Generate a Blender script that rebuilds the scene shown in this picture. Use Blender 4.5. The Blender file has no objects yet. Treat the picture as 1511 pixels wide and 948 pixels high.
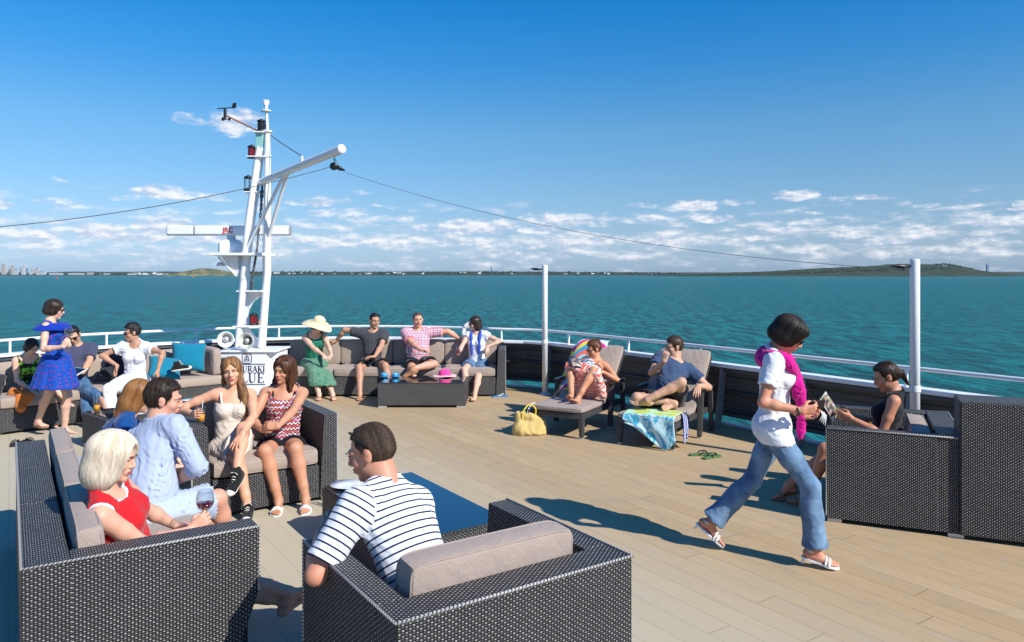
import bpy, bmesh, math, random
import numpy as np
from mathutils import Vector, Matrix
random.seed(4); rng = np.random.default_rng(4)
PI = math.pi
scene = bpy.context.scene
COL = scene.collection
def link(o, parent=None):
    COL.objects.link(o)
    if parent is not None:
        o.parent = parent
    return o
CAMZ, FOC, CX, CY = 1.9, 1100.0, 755.5, 404.0
def Q(px, py, D):                       # a photo pixel at a known distance -> metres
    return np.array([(px-CX)/FOC*D, D, CAMZ-(py-CY)/FOC*D])
def G(px, py, z=0.0):                   # a photo pixel on a level plane
    D = (CAMZ-z)*FOC/(py-CY)
    return np.array([(px-CX)/FOC*D, D, z])
UN = np.array([.56, -.83]); UN = UN/np.linalg.norm(UN)   # fore-and-aft axis of the ship (towards camera)
VN = np.array([-UN[1], UN[0]])
def UV2(u, v, z=0.0):
    p = UN*u+VN*v
    return np.array([p[0], p[1], z])
def tag(o, label=None, cat=None, group=None, kind=None):
    if label: o['label'] = label
    if cat: o['category'] = cat
    if group: o['group'] = group
    if kind: o['kind'] = kind
    return o
def thing(name, label, cat, loc=(0,0,0), rz=0.0, group=None):
    o = bpy.data.objects.new(name, None); o.empty_display_size = .1
    link(o); o.location = loc; o.rotation_euler = (0,0,rz)
    return tag(o, label, cat, group)
# ------------------------------------------------------------ materials
def srgb(r, g, b):
    f = lambda c: (c/255/12.92) if c/255 <= .04045 else ((c/255+.055)/1.055)**2.4
    return (f(r), f(g), f(b), 1)
class NT:
    def __init__(s, name):
        s.m = bpy.data.materials.new(name); s.m.use_nodes = True
        s.t = s.m.node_tree; s.t.nodes.clear()
        s.out = s.n('ShaderNodeOutputMaterial')
    def n(s, typ, **kw):
        nd = s.t.nodes.new(typ)
        for k, v in kw.items():
            if k.startswith('i_'):
                key = k[2:]
                key = int(key) if key.isdigit() else key.replace('_', ' ')
                nd.inputs[key].default_value = v
            else: setattr(nd, k, v)
        return nd
    def l(s, a, b): s.t.links.new(a, b)
    def math(s, op, a, b=None, c=None):
        nd = s.n('ShaderNodeMath', operation=op)
        for i, x in enumerate((a, b, c)):
            if x is None: continue
            if isinstance(x, (int, float)): nd.inputs[i].default_value = x
            else: s.l(x, nd.inputs[i])
        return nd.outputs[0]
    def vmath(s, op, a, b=None):
        nd = s.n('ShaderNodeVectorMath', operation=op)
        for i, x in enumerate((a, b)):
            if x is None: continue
            if isinstance(x, tuple): nd.inputs[i].default_value = x
            else: s.l(x, nd.inputs[i])
        return nd.outputs['Value'] if op in ('LENGTH','DOT_PRODUCT','DISTANCE') else nd.outputs[0]
    def mix(s, fac, a, b, mode='MIX'):
        nd = s.n('ShaderNodeMix', data_type='RGBA', blend_type=mode)
        for i, x in ((0, fac), (6, a), (7, b)):
            if isinstance(x, (int, float, tuple)): nd.inputs[i].default_value = x
            else: s.l(x, nd.inputs[i])
        return nd.outputs[2]
    def ramp(s, fac, stops, interp='LINEAR'):
        nd = s.n('ShaderNodeValToRGB'); cr = nd.color_ramp; cr.interpolation = interp
        while len(cr.elements) < len(stops): cr.elements.new(.5)
        for e, (p, c) in zip(cr.elements, stops):
            e.position = p; e.color = c if len(c) == 4 else (*c, 1)
        s.l(fac, nd.inputs[0]); return nd.outputs[0]
    def noise(s, vec, scale, detail=3, rough=.5, dist=0, out='Fac'):
        nd = s.n('ShaderNodeTexNoise'); nd.inputs['Scale'].default_value = scale
        nd.inputs['Detail'].default_value = detail; nd.inputs['Roughness'].default_value = rough
        nd.inputs['Distortion'].default_value = dist
        if vec is not None: s.l(vec, nd.inputs['Vector'])
        return nd.outputs[out]
    def mapping(s, vec, scale=(1,1,1), rot=(0,0,0), loc=(0,0,0)):
        nd = s.n('ShaderNodeMapping'); nd.inputs['Scale'].default_value = scale
        nd.inputs['Rotation'].default_value = rot; nd.inputs['Location'].default_value = loc
        s.l(vec, nd.inputs['Vector']); return nd.outputs[0]
    def coord(s, which='Object'): return s.n('ShaderNodeTexCoord').outputs[which]
    def attr(s, name, out='Vector'): return s.n('ShaderNodeAttribute', attribute_name=name).outputs[out]
    def sep(s, v):
        nd = s.n('ShaderNodeSeparateXYZ'); s.l(v, nd.inputs[0]); return nd.outputs
    def comb(s, x, y, z):
        nd = s.n('ShaderNodeCombineXYZ')
        for i, q in enumerate((x, y, z)):
            if isinstance(q, (int, float)): nd.inputs[i].default_value = q
            else: s.l(q, nd.inputs[i])
        return nd.outputs[0]
    def bump(s, h, strength=.5, dist=.002, normal=None):
        nd = s.n('ShaderNodeBump'); nd.inputs['Strength'].default_value = strength
        nd.inputs['Distance'].default_value = dist; s.l(h, nd.inputs['Height'])
        if normal is not None: s.l(normal, nd.inputs['Normal'])
        return nd.outputs[0]
    def bsdf(s, color, rough=.6, spec=.5, metal=0.0, normal=None, **kw):
        b = s.n('ShaderNodeBsdfPrincipled')
        for key, v in (('Base Color', color), ('Roughness', rough), ('Specular IOR Level', spec), ('Metallic', metal)):
            if isinstance(v, (int, float, tuple)): b.inputs[key].default_value = v
            else: s.l(v, b.inputs[key])
        for k, v in kw.items():
            key = k.replace('_', ' ')
            if isinstance(v, (int, float, tuple)): b.inputs[key].default_value = v
            else: s.l(v, b.inputs[key])
        if normal is not None: s.l(normal, b.inputs['Normal'])
        s.l(b.outputs[0], s.out.inputs['Surface']); return b
def simple(name, col, rough=.5, spec=.5, metal=0.0, var=.15, scale=12.0, bump=.0):
    m = NT(name); c = col if len(col) == 4 else (*col, 1)
    co = m.coord()
    n = m.noise(co, scale, 4)
    dk = tuple(x*(1-var) for x in c[:3])+(1,); lt = tuple(min(1, x*(1+var)) for x in c[:3])+(1,)
    colr = m.mix(n, dk, lt)
    nr = m.bump(m.noise(co, scale*9, 3), .6, bump) if bump else None
    m.bsdf(colr, rough, spec, metal, nr)
    return m.m
def glassy(name, col=(1,1,1,1), rough=.0, alpha=None):
    m = NT(name)
    tr = m.n('ShaderNodeBsdfTransparent'); tr.inputs[0].default_value = (.93,.95,.95,1)
    gl = m.n('ShaderNodeBsdfGlossy'); gl.inputs['Roughness'].default_value = .02
    lw = m.n('ShaderNodeLayerWeight'); lw.inputs['Blend'].default_value = .25
    mx = m.n('ShaderNodeMixShader'); m.l(m.math('ADD', m.math('MULTIPLY', lw.outputs['Facing'], .55), .05), mx.inputs[0]); m.l(tr.outputs[0], mx.inputs[1]); m.l(gl.outputs[0], mx.inputs[2])
    m.l(mx.outputs[0], m.out.inputs['Surface'])
    return m.m
def wicker(name='woven_rattan', pu=.0138, pv=.0100, base=.017, top=.55):
    m = NT(name)
    uv = m.coord('UV'); x, y, _ = m.sep(uv)
    wob = m.noise(uv, 7, 2); x = m.math('ADD', x, m.math('MULTIPLY', wob, .006)); y = m.math('ADD', y, m.math('MULTIPLY', wob, .004))
    cx = m.math('COSINE', m.math('MULTIPLY', x, PI/pu)); cy = m.math('COSINE', m.math('MULTIPLY', y, PI/pv))
    pr = m.math('MULTIPLY', cx, cy)
    h = m.math('ADD', m.math('MULTIPLY', m.math('MAXIMUM', pr, 0), 1.0), m.math('MULTIPLY', m.math('ABSOLUTE', m.math('MINIMUM', pr, 0)), .35))
    cell = m.n('ShaderNodeTexWhiteNoise', noise_dimensions='2D')
    m.l(m.comb(m.math('ROUND', m.math('DIVIDE', x, pu)), m.math('ROUND', m.math('DIVIDE', y, pv)), 0), cell.inputs['Vector'])
    big = m.noise(uv, 3, 3)
    k = m.ramp(h, [(.0, (.0,)*3), (.38, (.07,)*3), (.80, (.75,)*3), (1, (1,)*3)])
    k2 = m.math('MULTIPLY', k, m.math('ADD', .62, m.math('MULTIPLY', cell.outputs['Value'], .5)))
    k3 = m.math('MULTIPLY', k2, m.math('ADD', .6, m.math('MULTIPLY', big, .7)))
    c = m.mix(k3, (base, base, base*1.15, 1), (top, top*.97, top*.94, 1))  # strand highlights put into the colour: raised strands pale, gaps near black
    m.bsdf(c, .45, .25, 0, m.bump(h, 1.0, .008))
    return m.m
def fabric(name, col, var=.12, rough=.95, weave=900, fold=.004):
    m = NT(name); co = m.coord('Object')
    c = col if len(col) == 4 else (*col, 1)
    n = m.noise(co, 9, 4, .6)
    dk = tuple(x*(1-var) for x in c[:3])+(1,); lt = tuple(min(1, x*(1+var)) for x in c[:3])+(1,)
    w = m.noise(co, weave*.35, 2)
    colr = m.mix(m.math('ADD', m.math('MULTIPLY', n, .6), m.math('MULTIPLY', w, .4)), dk, lt)
    h = m.math('ADD', m.math('MULTIPLY', m.math('ADD', m.noise(co, 14, 3, .5, .6), m.math('MULTIPLY', m.noise(m.mapping(co,(1,1,1)), 5, 4, .6, 1.8), 1.5)), fold), m.math('MULTIPLY', w, .0006))
    m.bsdf(colr, rough, .2, 0, m.bump(h, .7, 1.0), Sheen_Weight=.15)
    return m.m
M = {}
M['wicker'] = wicker()
M['cushion'] = fabric('taupe_cushion_canvas', (.33,.26,.222), .08, fold=.010)
M['cushion_pale'] = fabric('sand_cushion_canvas', (.345,.272,.225), .08, fold=.010)
M['teal_fabric'] = fabric('teal_fabric', (.006,.17,.27), .1)
M['dark_fabric'] = fabric('charcoal_fabric', (.03,.03,.038), .15)
M['panel_light'] = simple('grey_stanchion_paint', (.20,.20,.20), .5, .4, var=.25, scale=6)
m = NT('white_ship_paint'); co = m.coord('Object')
st_ = m.noise(m.mapping(co, (14,14,1.1)), 2.0, 5, .7); sp_ = m.noise(co, 30, 4, .7)
cw = m.mix(m.math('MULTIPLY', m.ramp(st_, [(.56,(0,)*3),(.74,(1,)*3)]), .45), (.80,.80,.81,1), (.50,.46,.40,1))
cw = m.mix(m.math('MULTIPLY', m.ramp(sp_, [(.70,(0,)*3),(.76,(1,)*3)]), .5), cw, (.35,.20,.10,1))
m.bsdf(cw, .36, .5, 0, m.bump(m.noise(co, 25, 3), .15, .002)); M['white'] = m.m
m = NT('braided_edge'); x_, y_, z_ = m.sep(m.coord('Object')); q_ = m.math('ABSOLUTE', m.math('SINE', m.math('MULTIPLY', m.math('ADD', m.math('ADD', x_, y_), z_), 190)))
m.bsdf(m.mix(m.ramp(q_, [(.35,(0,)*3),(.7,(1,)*3)]), (.01,.01,.012,1), (.42,.41,.40,1)), .45, .3); M['braid'] = m.m
M['white_plastic'] = simple('white_plastic', (.8,.8,.78), .35, .5, var=.03, scale=5)
M['offwhite'] = simple('cream_plastic', (.62,.62,.55), .5, .4, var=.06)
M['grey_metal'] = simple('brushed_aluminium', (.55,.55,.55), .4, .5, .6, .1)
M['steel'] = simple('stainless_steel', (.6,.6,.6), .25, .5, .9, .05)
M['black'] = simple('black_plastic', (.012,.012,.014), .35, .5, var=.2)
M['dark_frame'] = simple('dark_brown_frame', (.018,.015,.014), .35, .5, var=.2)
M['rubber'] = simple('black_rubber', (.02,.02,.02), .7, .3, var=.2)
M['navy'] = simple('navy_print', (.01,.022,.09), .5, .3, var=.1)
M['red'] = simple('red_print', (.55,.02,.03), .4, .4, var=.1)
M['orange_mark'] = simple('orange_print', (.8,.2,.03), .4, .4, var=.1)
M['red_lens'] = simple('red_lamp_glass', (.22,.006,.012), .12, .7, var=.3)
M['green_lens'] = simple('pale_green_lamp_box', (.25,.5,.48), .25, .5, var=.1)
M['rope'] = simple('wire_rope', (.12,.12,.13), .5, .5, .4, .2)
M['glass'] = glassy('clear_glass', (.97,.99,1,1))
M['wine'] = simple('red_wine', (.12,.006,.03), .05, .6, var=.05)
M['juice'] = simple('orange_juice', (.95,.38,.01), .25, .4, var=.05)
M['table_glass'] = None
m = NT('dark_table_glass')
m.bsdf((.012,.02,.03,1), .04, .9, 0, None, Coat_Weight=.6, Coat_Roughness=.02); M['table_glass'] = m.m
# ------------------------------------------------------------ mesh builder
class MB:
    def __init__(s): s.v = []; s.f = []; s.m = []; s.uv = {}; s.sm = []
    def add(s, verts, faces, mi=0, smooth=False, uvs=None):
        b = len(s.v); s.v += [tuple(map(float, p)) for p in verts]
        for k, f in enumerate(faces):
            if uvs is not None: s.uv[len(s.f)] = [uvs[i] for i in f]
            s.f.append([i+b for i in f]); s.m.append(mi); s.sm.append(smooth)
        return s
    def box(s, lo, hi, mi=0):
        x0,y0,z0 = lo; x1,y1,z1 = hi
        return s.hexa([(x0,y0,z0),(x1,y0,z0),(x1,y1,z0),(x0,y1,z0),(x0,y0,z1),(x1,y0,z1),(x1,y1,z1),(x0,y1,z1)], mi)
    def hexa(s, p, mi=0):
        return s.add(p, [(0,3,2,1),(4,5,6,7),(0,1,5,4),(1,2,6,5),(2,3,7,6),(3,0,4,7)], mi)
    def prism(s, poly, z0, z1, mi=0):
        n = len(poly)
        v = [(x,y,z0) for x,y in poly]+[(x,y,z1) for x,y in poly]
        f = [tuple(range(n-1,-1,-1)), tuple(range(n,2*n))]+[(i,(i+1)%n,n+(i+1)%n,n+i) for i in range(n)]
        return s.add(v, f, mi)
    def extrude(s, poly3, vec, mi=0):
        n = len(poly3); vec = np.array(vec)
        v = [tuple(p) for p in poly3]+[tuple(np.array(p)+vec) for p in poly3]
        f = [tuple(range(n-1,-1,-1)), tuple(range(n,2*n))]+[(i,(i+1)%n,n+(i+1)%n,n+i) for i in range(n)]
        return s.add(v, f, mi)
    def tube(s, pts, r, mi=0, seg=10, caps=True, closed=False):
        pts = [np.array(p, float) for p in pts]; n = len(pts)
        rr = r if isinstance(r, (list, tuple, np.ndarray)) else [r]*n
        ring = []; prev = None
        for i, p in enumerate(pts):
            if closed: t = pts[(i+1)%n]-pts[i-1]
            else: t = pts[min(i+1,n-1)]-pts[max(i-1,0)]
            t = t/(np.linalg.norm(t)+1e-9)
            if prev is None:
                a = np.array([0,0,1.]) if abs(t[2]) < .9 else np.array([1.,0,0])
                e = np.cross(t, a)
            else: e = prev-t*np.dot(prev, t)
            e /= (np.linalg.norm(e)+1e-9); prev = e; g = np.cross(t, e)
            ring += [p+rr[i]*(math.cos(2*PI*k/seg)*e+math.sin(2*PI*k/seg)*g) for k in range(seg)]
        f = []
        for i in range(n if closed else n-1):
            j = (i+1) % n
            f += [(i*seg+k, i*seg+(k+1)%seg, j*seg+(k+1)%seg, j*seg+k) for k in range(seg)]
        s.add(ring, f, mi, True)
        if caps and not closed:
            s.add(ring[:seg], [tuple(range(seg-1,-1,-1))], mi); s.add(ring[-seg:], [tuple(range(seg))], mi)
        return s
    def lathe(s, prof, c=(0,0,0), axis=(0,0,1), seg=24, mi=0):
        ax = np.array(axis, float); ax /= np.linalg.norm(ax)
        a = np.array([1.,0,0]) if abs(ax[0]) < .9 else np.array([0,1.,0])
        e = np.cross(ax, a); e /= np.linalg.norm(e); g = np.cross(ax, e); c = np.array(c, float)
        v = []
        for r, h in prof:
            v += [c+ax*h+r*(math.cos(2*PI*k/seg)*e+math.sin(2*PI*k/seg)*g) for k in range(seg)]
        f = []
        for i in range(len(prof)-1):
            f += [(i*seg+k, i*seg+(k+1)%seg, (i+1)*seg+(k+1)%seg, (i+1)*seg+k) for k in range(seg)]
        return s.add(v, f, mi, True)
    def rbox(s, c, size, r, mi=0, n=6, M3=None, bulge=0.0, sag=0.0):
        # rounded cushion-like box
        h = np.array(size)/2; r = min(r, *h*.98); M3 = np.eye(3) if M3 is None else np.array(M3); c = np.array(c, float)
        vs = []; fs = []; idx = {}
        def t(u): return math.copysign(abs(u)**.6, u)
        for ax in range(3):
            for sg in (-1, 1):
                base = len(vs)
                for i in range(n+1):
                    for j in range(n+1):
                        a, b = t(-1+2*i/n), t(-1+2*j/n)
                        p = np.zeros(3); p[ax] = sg; p[(ax+1)%3] = a; p[(ax+2)%3] = b
                        q = p*h; inner = np.clip(q, -(h-r), h-r); d = q-inner; L = np.linalg.norm(d)
                        q2 = inner+(d/L*r if L > 1e-9 else 0)
                        bl = bulge*(1-a*a)*(1-b*b); q2[ax] += sg*bl
                        q2[2] -= sag*(1-(q2[0]/h[0])**2)*(1 if q2[2] > 0 else 0)
                        vs.append(q2)
                for i in range(n):
                    for j in range(n):
                        q = (base+i*(n+1)+j, base+(i+1)*(n+1)+j, base+(i+1)*(n+1)+j+1, base+i*(n+1)+j+1)
                        fs.append(q if sg > 0 else q[::-1])
        return s.add([c+M3.T@v for v in vs], fs, mi, True)
    def piping(s, c, size, r, mi=0, M3=None, pr=.0045, ax=2, lo=True):
        M3 = np.eye(3) if M3 is None else np.array(M3); h = np.array(size)/2; a, b_ = [k for k in range(3) if k != ax]
        for sg in ((1,-1) if lo else (1,)):
            pts = []
            for k in range(40):
                t = 2*PI*k/40; ct, st = math.cos(t), math.sin(t); rr = r*.9
                q = np.zeros(3); q[a] = math.copysign(h[a]-rr, ct)+rr*ct if abs(ct) > .01 else 0; q[b_] = math.copysign(h[b_]-rr, st)+rr*st if abs(st) > .01 else 0
                q[a] = (h[a])*math.copysign(abs(ct)**.18, ct); q[b_] = (h[b_])*math.copysign(abs(st)**.18, st); q[ax] = sg*(h[ax]-r*.55)
                pts.append(np.array(c)+M3.T@q)
            s.tube(pts, pr, mi, 6, closed=True)
        return s
    def ball(s, c, r, mi=0, seg=12, M3=None):
        r = np.array([r]*3 if isinstance(r, (int, float)) else r); M3 = np.eye(3) if M3 is None else np.array(M3)
        v = []; n = seg//2
        for i in range(n+1):
            th = PI*i/n
            for k in range(seg):
                q = np.array([math.sin(th)*math.cos(2*PI*k/seg), math.sin(th)*math.sin(2*PI*k/seg), math.cos(th)])*r
                v.append(np.array(c)+M3.T@q)
        f = []
        for i in range(n):
            f += [(i*seg+k, (i+1)*seg+k, (i+1)*seg+(k+1)%seg, i*seg+(k+1)%seg) for k in range(seg)]
        return s.add(v, f, mi, True)
    def build(s, name, mats, parent=None, bevel=0.0, weld=False):
        me = bpy.data.meshes.new(name); me.from_pydata(s.v, [], s.f)
        if not isinstance(mats, (list, tuple)): mats = [mats]
        for mt in mats: me.materials.append(mt)
        me.polygons.foreach_set('material_index', s.m); me.polygons.foreach_set('use_smooth', s.sm)
        uvl = me.uv_layers.new(name='UVMap')
        co = s.v; uvs = []
        for fi, f in enumerate(s.f):
            if fi in s.uv: uvs += [c for q in s.uv[fi] for c in q]; continue
            p = [np.array(co[i]) for i in f]
            nr = np.zeros(3)
            for i in range(len(p)): nr += np.cross(p[i]-p[0], p[(i+1)%len(p)]-p[0])
            L = np.linalg.norm(nr)
            if L < 1e-12: uvs += [0,0]*len(f); continue
            nr /= L
            if abs(nr[2]) > .8:
                for q in p: uvs += [q[0], q[1]]
            else:
                e = np.array([-nr[1], nr[0]]); e /= (np.linalg.norm(e)+1e-9)
                for q in p: uvs += [q[0]*e[0]+q[1]*e[1], q[2]]
        uvl.data.foreach_set('uv', uvs)
        me.validate(); me.update()
        if weld or bevel:
            bm = bmesh.new(); bm.from_mesh(me); bmesh.ops.remove_doubles(bm, verts=bm.verts, dist=1e-5)
            bm.to_mesh(me); bm.free()
        o = bpy.data.objects.new(name, me); link(o, parent)
        if bevel:
            b = o.modifiers.new('bevel', 'BEVEL'); b.width = bevel; b.segments = 3; b.limit_method = 'ANGLE'
            b.angle_limit = math.radians(40)
        return o
def rotz(a):
    c, s_ = math.cos(a), math.sin(a); return np.array([[c, s_, 0], [-s_, c, 0], [0, 0, 1]])   # rows = local axes
# ------------------------------------------------------------ world, light, camera
W = bpy.data.worlds.new('World'); scene.world = W; W.use_nodes = True
SUN = np.array([1.6, -1.25, 1.55]); SUN = SUN/np.linalg.norm(SUN)
elev = math.asin(SUN[2]); azim = math.atan2(SUN[0], SUN[1])
def build_world():
    t = W.node_tree; t.nodes.clear()
    m = NT.__new__(NT); m.t = t
    out = m.n('ShaderNodeOutputWorld'); bg = m.n('ShaderNodeBackground')
    sky = m.n('ShaderNodeTexSky', sky_type='NISHITA'); sky.sun_disc = False
    sky.sun_elevation = elev; sky.sun_rotation = azim; sky.altitude = 0
    sky.air_density = 1.0; sky.dust_density = .35; sky.ozone_density = 3.0
    d = m.coord('Generated'); x, y, z = m.sep(d)
    az = m.math('ARCTAN2', x, y)
    el = m.math('ARCSINE', m.math('MINIMUM', m.math('MAXIMUM', z, -1), 1))
    P = m.comb(az, m.math('MULTIPLY', el, 2.2), 0)
    warp = m.noise(P, 16, 5, .62, 0, 'Color')
    fine = m.noise(P, 46, 6, .6)
    wx, wy, _ = m.sep(warp)
    az2 = m.math('ADD', az, m.math('MULTIPLY', m.math('SUBTRACT', wx, .5), .07))
    el2 = m.math('ADD', el, m.math('MULTIPLY', m.math('SUBTRACT', wy, .5), .022))
    # cumulus puffs: (px, py, half width px, half height px, density)
    puffs = [(352,180,44,28,.85),(290,176,34,12,.34),(232,283,50,17,.95),(300,290,38,10,.6),(92,268,26,6,.45),(100,300,46,12,.45),(4,296,18,14,.6),
        (472,296,48,10,.7),(497,314,52,9,.6),(598,320,22,7,.45),(526,283,24,5,.35),(700,334,66,16,.95),(815,322,52,15,.85),(800,360,40,12,.8),(790,338,42,10,.8),(598,335,36,9,.5),
        (960,324,26,9,.9),(1030,303,36,11,.95),(1080,300,34,7,.5),(1030,320,36,10,.85),(1076,322,18,7,.6),(1170,289,42,11,1.0),(1265,294,44,7,.5),
        (1360,303,34,6,.42),(1196,313,34,5,.45),(943,302,34,6,.45),(1497,302,22,11,.95),(1438,300,16,6,.5),(1441,322,20,8,.8),(1500,320,30,10,.9),
        (40,345,60,13,.8),(150,340,66,17,.9),(240,334,62,17,.9),(230,352,120,12,.7),(60,360,80,10,.6),(420,352,56,10,.7),(500,356,50,9,.7),(560,358,60,8,.6),(690,360,56,10,.7),
        (1240,342,34,12,.8),(1360,341,44,11,.85),(1115,351,26,7,.7),(1210,325,40,7,.5),(900,355,60,10,.6),(1000,358,70,9,.55),(1460,352,40,9,.7),
        (330,350,30,14,.8),(384,300,24,14,.7),(1180,366,90,7,.5),(300,372,160,8,.5),(1400,372,120,8,.45),(780,378,150,7,.45),(560,305,30,5,.35),(880,330,20,6,.45),(1310,352,40,8,.7)]
    tot = None
    for (px, py, sx, sy, a) in puffs:
        ca = math.atan((px-CX)/FOC); k = math.cos(ca)
        ce = math.atan((CY-py)/FOC*k)
        sx_, sy_ = sx/FOC*k*k, sy/FOC*k
        dx = m.math('DIVIDE', m.math('SUBTRACT', az2, ca), sx_)
        dyv = m.math('DIVIDE', m.math('SUBTRACT', el2, ce-sy_*.25), sy_)
        # flat base: fall off faster below
        low = m.math('MINIMUM', dyv, 0)
        dyv = m.math('ADD', dyv, m.math('MULTIPLY', low, .9))
        r2 = m.math('ADD', m.math('MULTIPLY', dx, dx), m.math('MULTIPLY', dyv, dyv))
        g = m.math('MULTIPLY', m.math('MAXIMUM', m.math('SUBTRACT', 1.35, r2), 0), a*1.25)
        tot = g if tot is None else m.math('MAXIMUM', tot, g)
    dens = m.math('ADD', tot, m.math('MULTIPLY', m.math('SUBTRACT', fine, .50), 3.4))
    mask = m.n('ShaderNodeMapRange', interpolation_type='SMOOTHSTEP')
    mask.inputs['From Min'].default_value = 0.0; mask.inputs['From Max'].default_value = 1.5
    m.l(m.math('MULTIPLY', dens, m.math('MINIMUM', m.math('MULTIPLY', tot, 3), 1)), mask.inputs['Value'])
    # thin bank of far cloud low over the water
    Pb = m.comb(m.math('MULTIPLY', az, 1), m.math('MULTIPLY', el, 3.6), 3)
    bn = m.noise(Pb, 17, 7, .60)
    band = m.math('MULTIPLY', m.math('MAXIMUM', m.math('SUBTRACT', 1, m.math('ABSOLUTE', m.math('DIVIDE', m.math('SUBTRACT', el, .045), .065))), 0), 1)
    bm_ = m.n('ShaderNodeMapRange', interpolation_type='SMOOTHSTEP')
    bm_.inputs['From Min'].default_value = .455; bm_.inputs['From Max'].default_value = .74
    bm_.inputs['To Max'].default_value = .8
    m.l(m.math('ADD', bn, m.math('MULTIPLY', m.math('SUBTRACT', band, .6), .22)), bm_.inputs['Value'])
    bmask = m.math('MULTIPLY', bm_.outputs[0], m.math('MINIMUM', m.math('MULTIPLY', band, 2), 1))
    allm = m.math('MINIMUM', m.math('MAXIMUM', m.math('MULTIPLY', mask.outputs[0], .8), bmask), 1)
    P2 = m.comb(m.math('ADD', az, .004), m.math('MULTIPLY', m.math('ADD', el, .0045), 2.2), 0)
    fine2 = m.noise(P2, 46, 6, .6); Pb2 = m.comb(m.math('ADD', az, .004), m.math('MULTIPLY', m.math('ADD', el, .006), 3.6), 3); bn2 = m.noise(Pb2, 17, 7, .60)
    cshade = m.math('ADD', .5, m.math('MULTIPLY', m.math('ADD', m.math('SUBTRACT', fine, fine2), m.math('SUBTRACT', bn, bn2)), 3.2))
    cshade = m.math('MINIMUM', m.math('MAXIMUM', cshade, 0), 1)
    cc = m.mix(cshade, (7.6,8.6,11.0,1), (14.5,14.2,14.4,1))
    # deepen the blue with height
    up = m.n('ShaderNodeMapRange'); up.inputs['From Min'].default_value = 0.0; up.inputs['From Max'].default_value = .38
    m.l(el, up.inputs['Value'])
    tint = m.ramp(up.outputs[0], [(p, tuple(q/2.2 for q in c)) for p, c in SKYTINT])
    skyc = m.mix(1.0, m.mix(1.0, sky.outputs[0], tint, 'MULTIPLY'), (2.2,2.2,2.2,1), 'MULTIPLY')
    m.l(m.mix(allm, skyc, cc), bg.inputs['Color'])
    bg.inputs['Strength'].default_value = .055
    m.l(bg.outputs[0], out.inputs['Surface'])
SKYTINT = [(0,(.72,1.10,1.95)), (.06,(.84,1.13,1.8)), (.13,(.93,1.17,1.64)), (.25,(.96,1.27,1.61)), (.49,(.80,1.41,1.73)), (.71,(.36,1.35,1.97)), (.905,(.14,1.30,2.1)), (1,(.12,1.2,2.1))]
build_world()
sd = bpy.data.lights.new('sun', 'SUN'); sd.energy = 4.6; sd.angle = math.radians(.53); sd.color = (1, .955, .88)
so = bpy.data.objects.new('sun', sd); link(so); so.location = (6, -6, 12)
so.rotation_euler = Vector(tuple(SUN)).to_track_quat('Z', 'Y').to_euler()
cd = bpy.data.cameras.new('camera'); cam = bpy.data.objects.new('camera', cd); link(cam)
cam.location = (0, 0, CAMZ); cam.rotation_euler = (PI/2, 0, 0)
cd.sensor_width = 36; cd.lens = FOC/1511*36; cd.shift_y = -(474-CY)/1511; cd.clip_end = 60000; cd.clip_start = .05
scene.camera = cam
scene.view_settings.view_transform = 'Standard'; scene.view_settings.look = 'None'
scene.view_settings.exposure = 0.45; scene.view_settings.gamma = 1
scene.render.engine = 'CYCLES'
scene.cycles.use_denoising = True
scene.cycles.max_bounces = 8; scene.cycles.transparent_max_bounces = 12
scene.cycles.sample_clamp_indirect = 6
scene.cycles.caustics_reflective = False; scene.cycles.caustics_refractive = False
# ------------------------------------------------------------ water
WZ = -12.0
m = NT('sea_water'); co = m.coord('Object')
far = m.noise(m.mapping(co, (1,.25,1)), .03, 5, .6)
chop = m.noise(m.mapping(co, (1,.22,1), (0,0,.05)), .42, 6, .72, .6)
c1 = m.mix(m.ramp(chop, [(.42,(0,0,0)),(.60,(1,1,1))]), (.0001,.040,.047,1), (.003,.20,.195,1))  # wave shading put into the colour: pale crests, dark troughs
c2 = m.mix(m.ramp(far, [(.35,(0,)*3),(.7,(1,)*3)]), c1, m.mix(.45, c1, (.003,.105,.110,1)))
big = m.noise(co, .22, 6, .68, .4); sml = m.noise(co, 1.3, 5, .65, .3)
h = m.math('ADD', m.math('MULTIPLY', big, 1.6), m.math('MULTIPLY', sml, .30))
m.bsdf(c2, .30, .02, 0, m.bump(h, .8, 1.0))
b = MB(); R_ = 8200
n = 72
b.add([(0,0,WZ)]+[(R_*math.cos(2*PI*i/n), R_*math.sin(2*PI*i/n), WZ) for i in range(n)], [(0,i+1,(i+1)%n+1) for i in range(n)])
tag(b.build('water', m.m), 'teal choppy sea stretching to the horizon', None, kind='structure')
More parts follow.
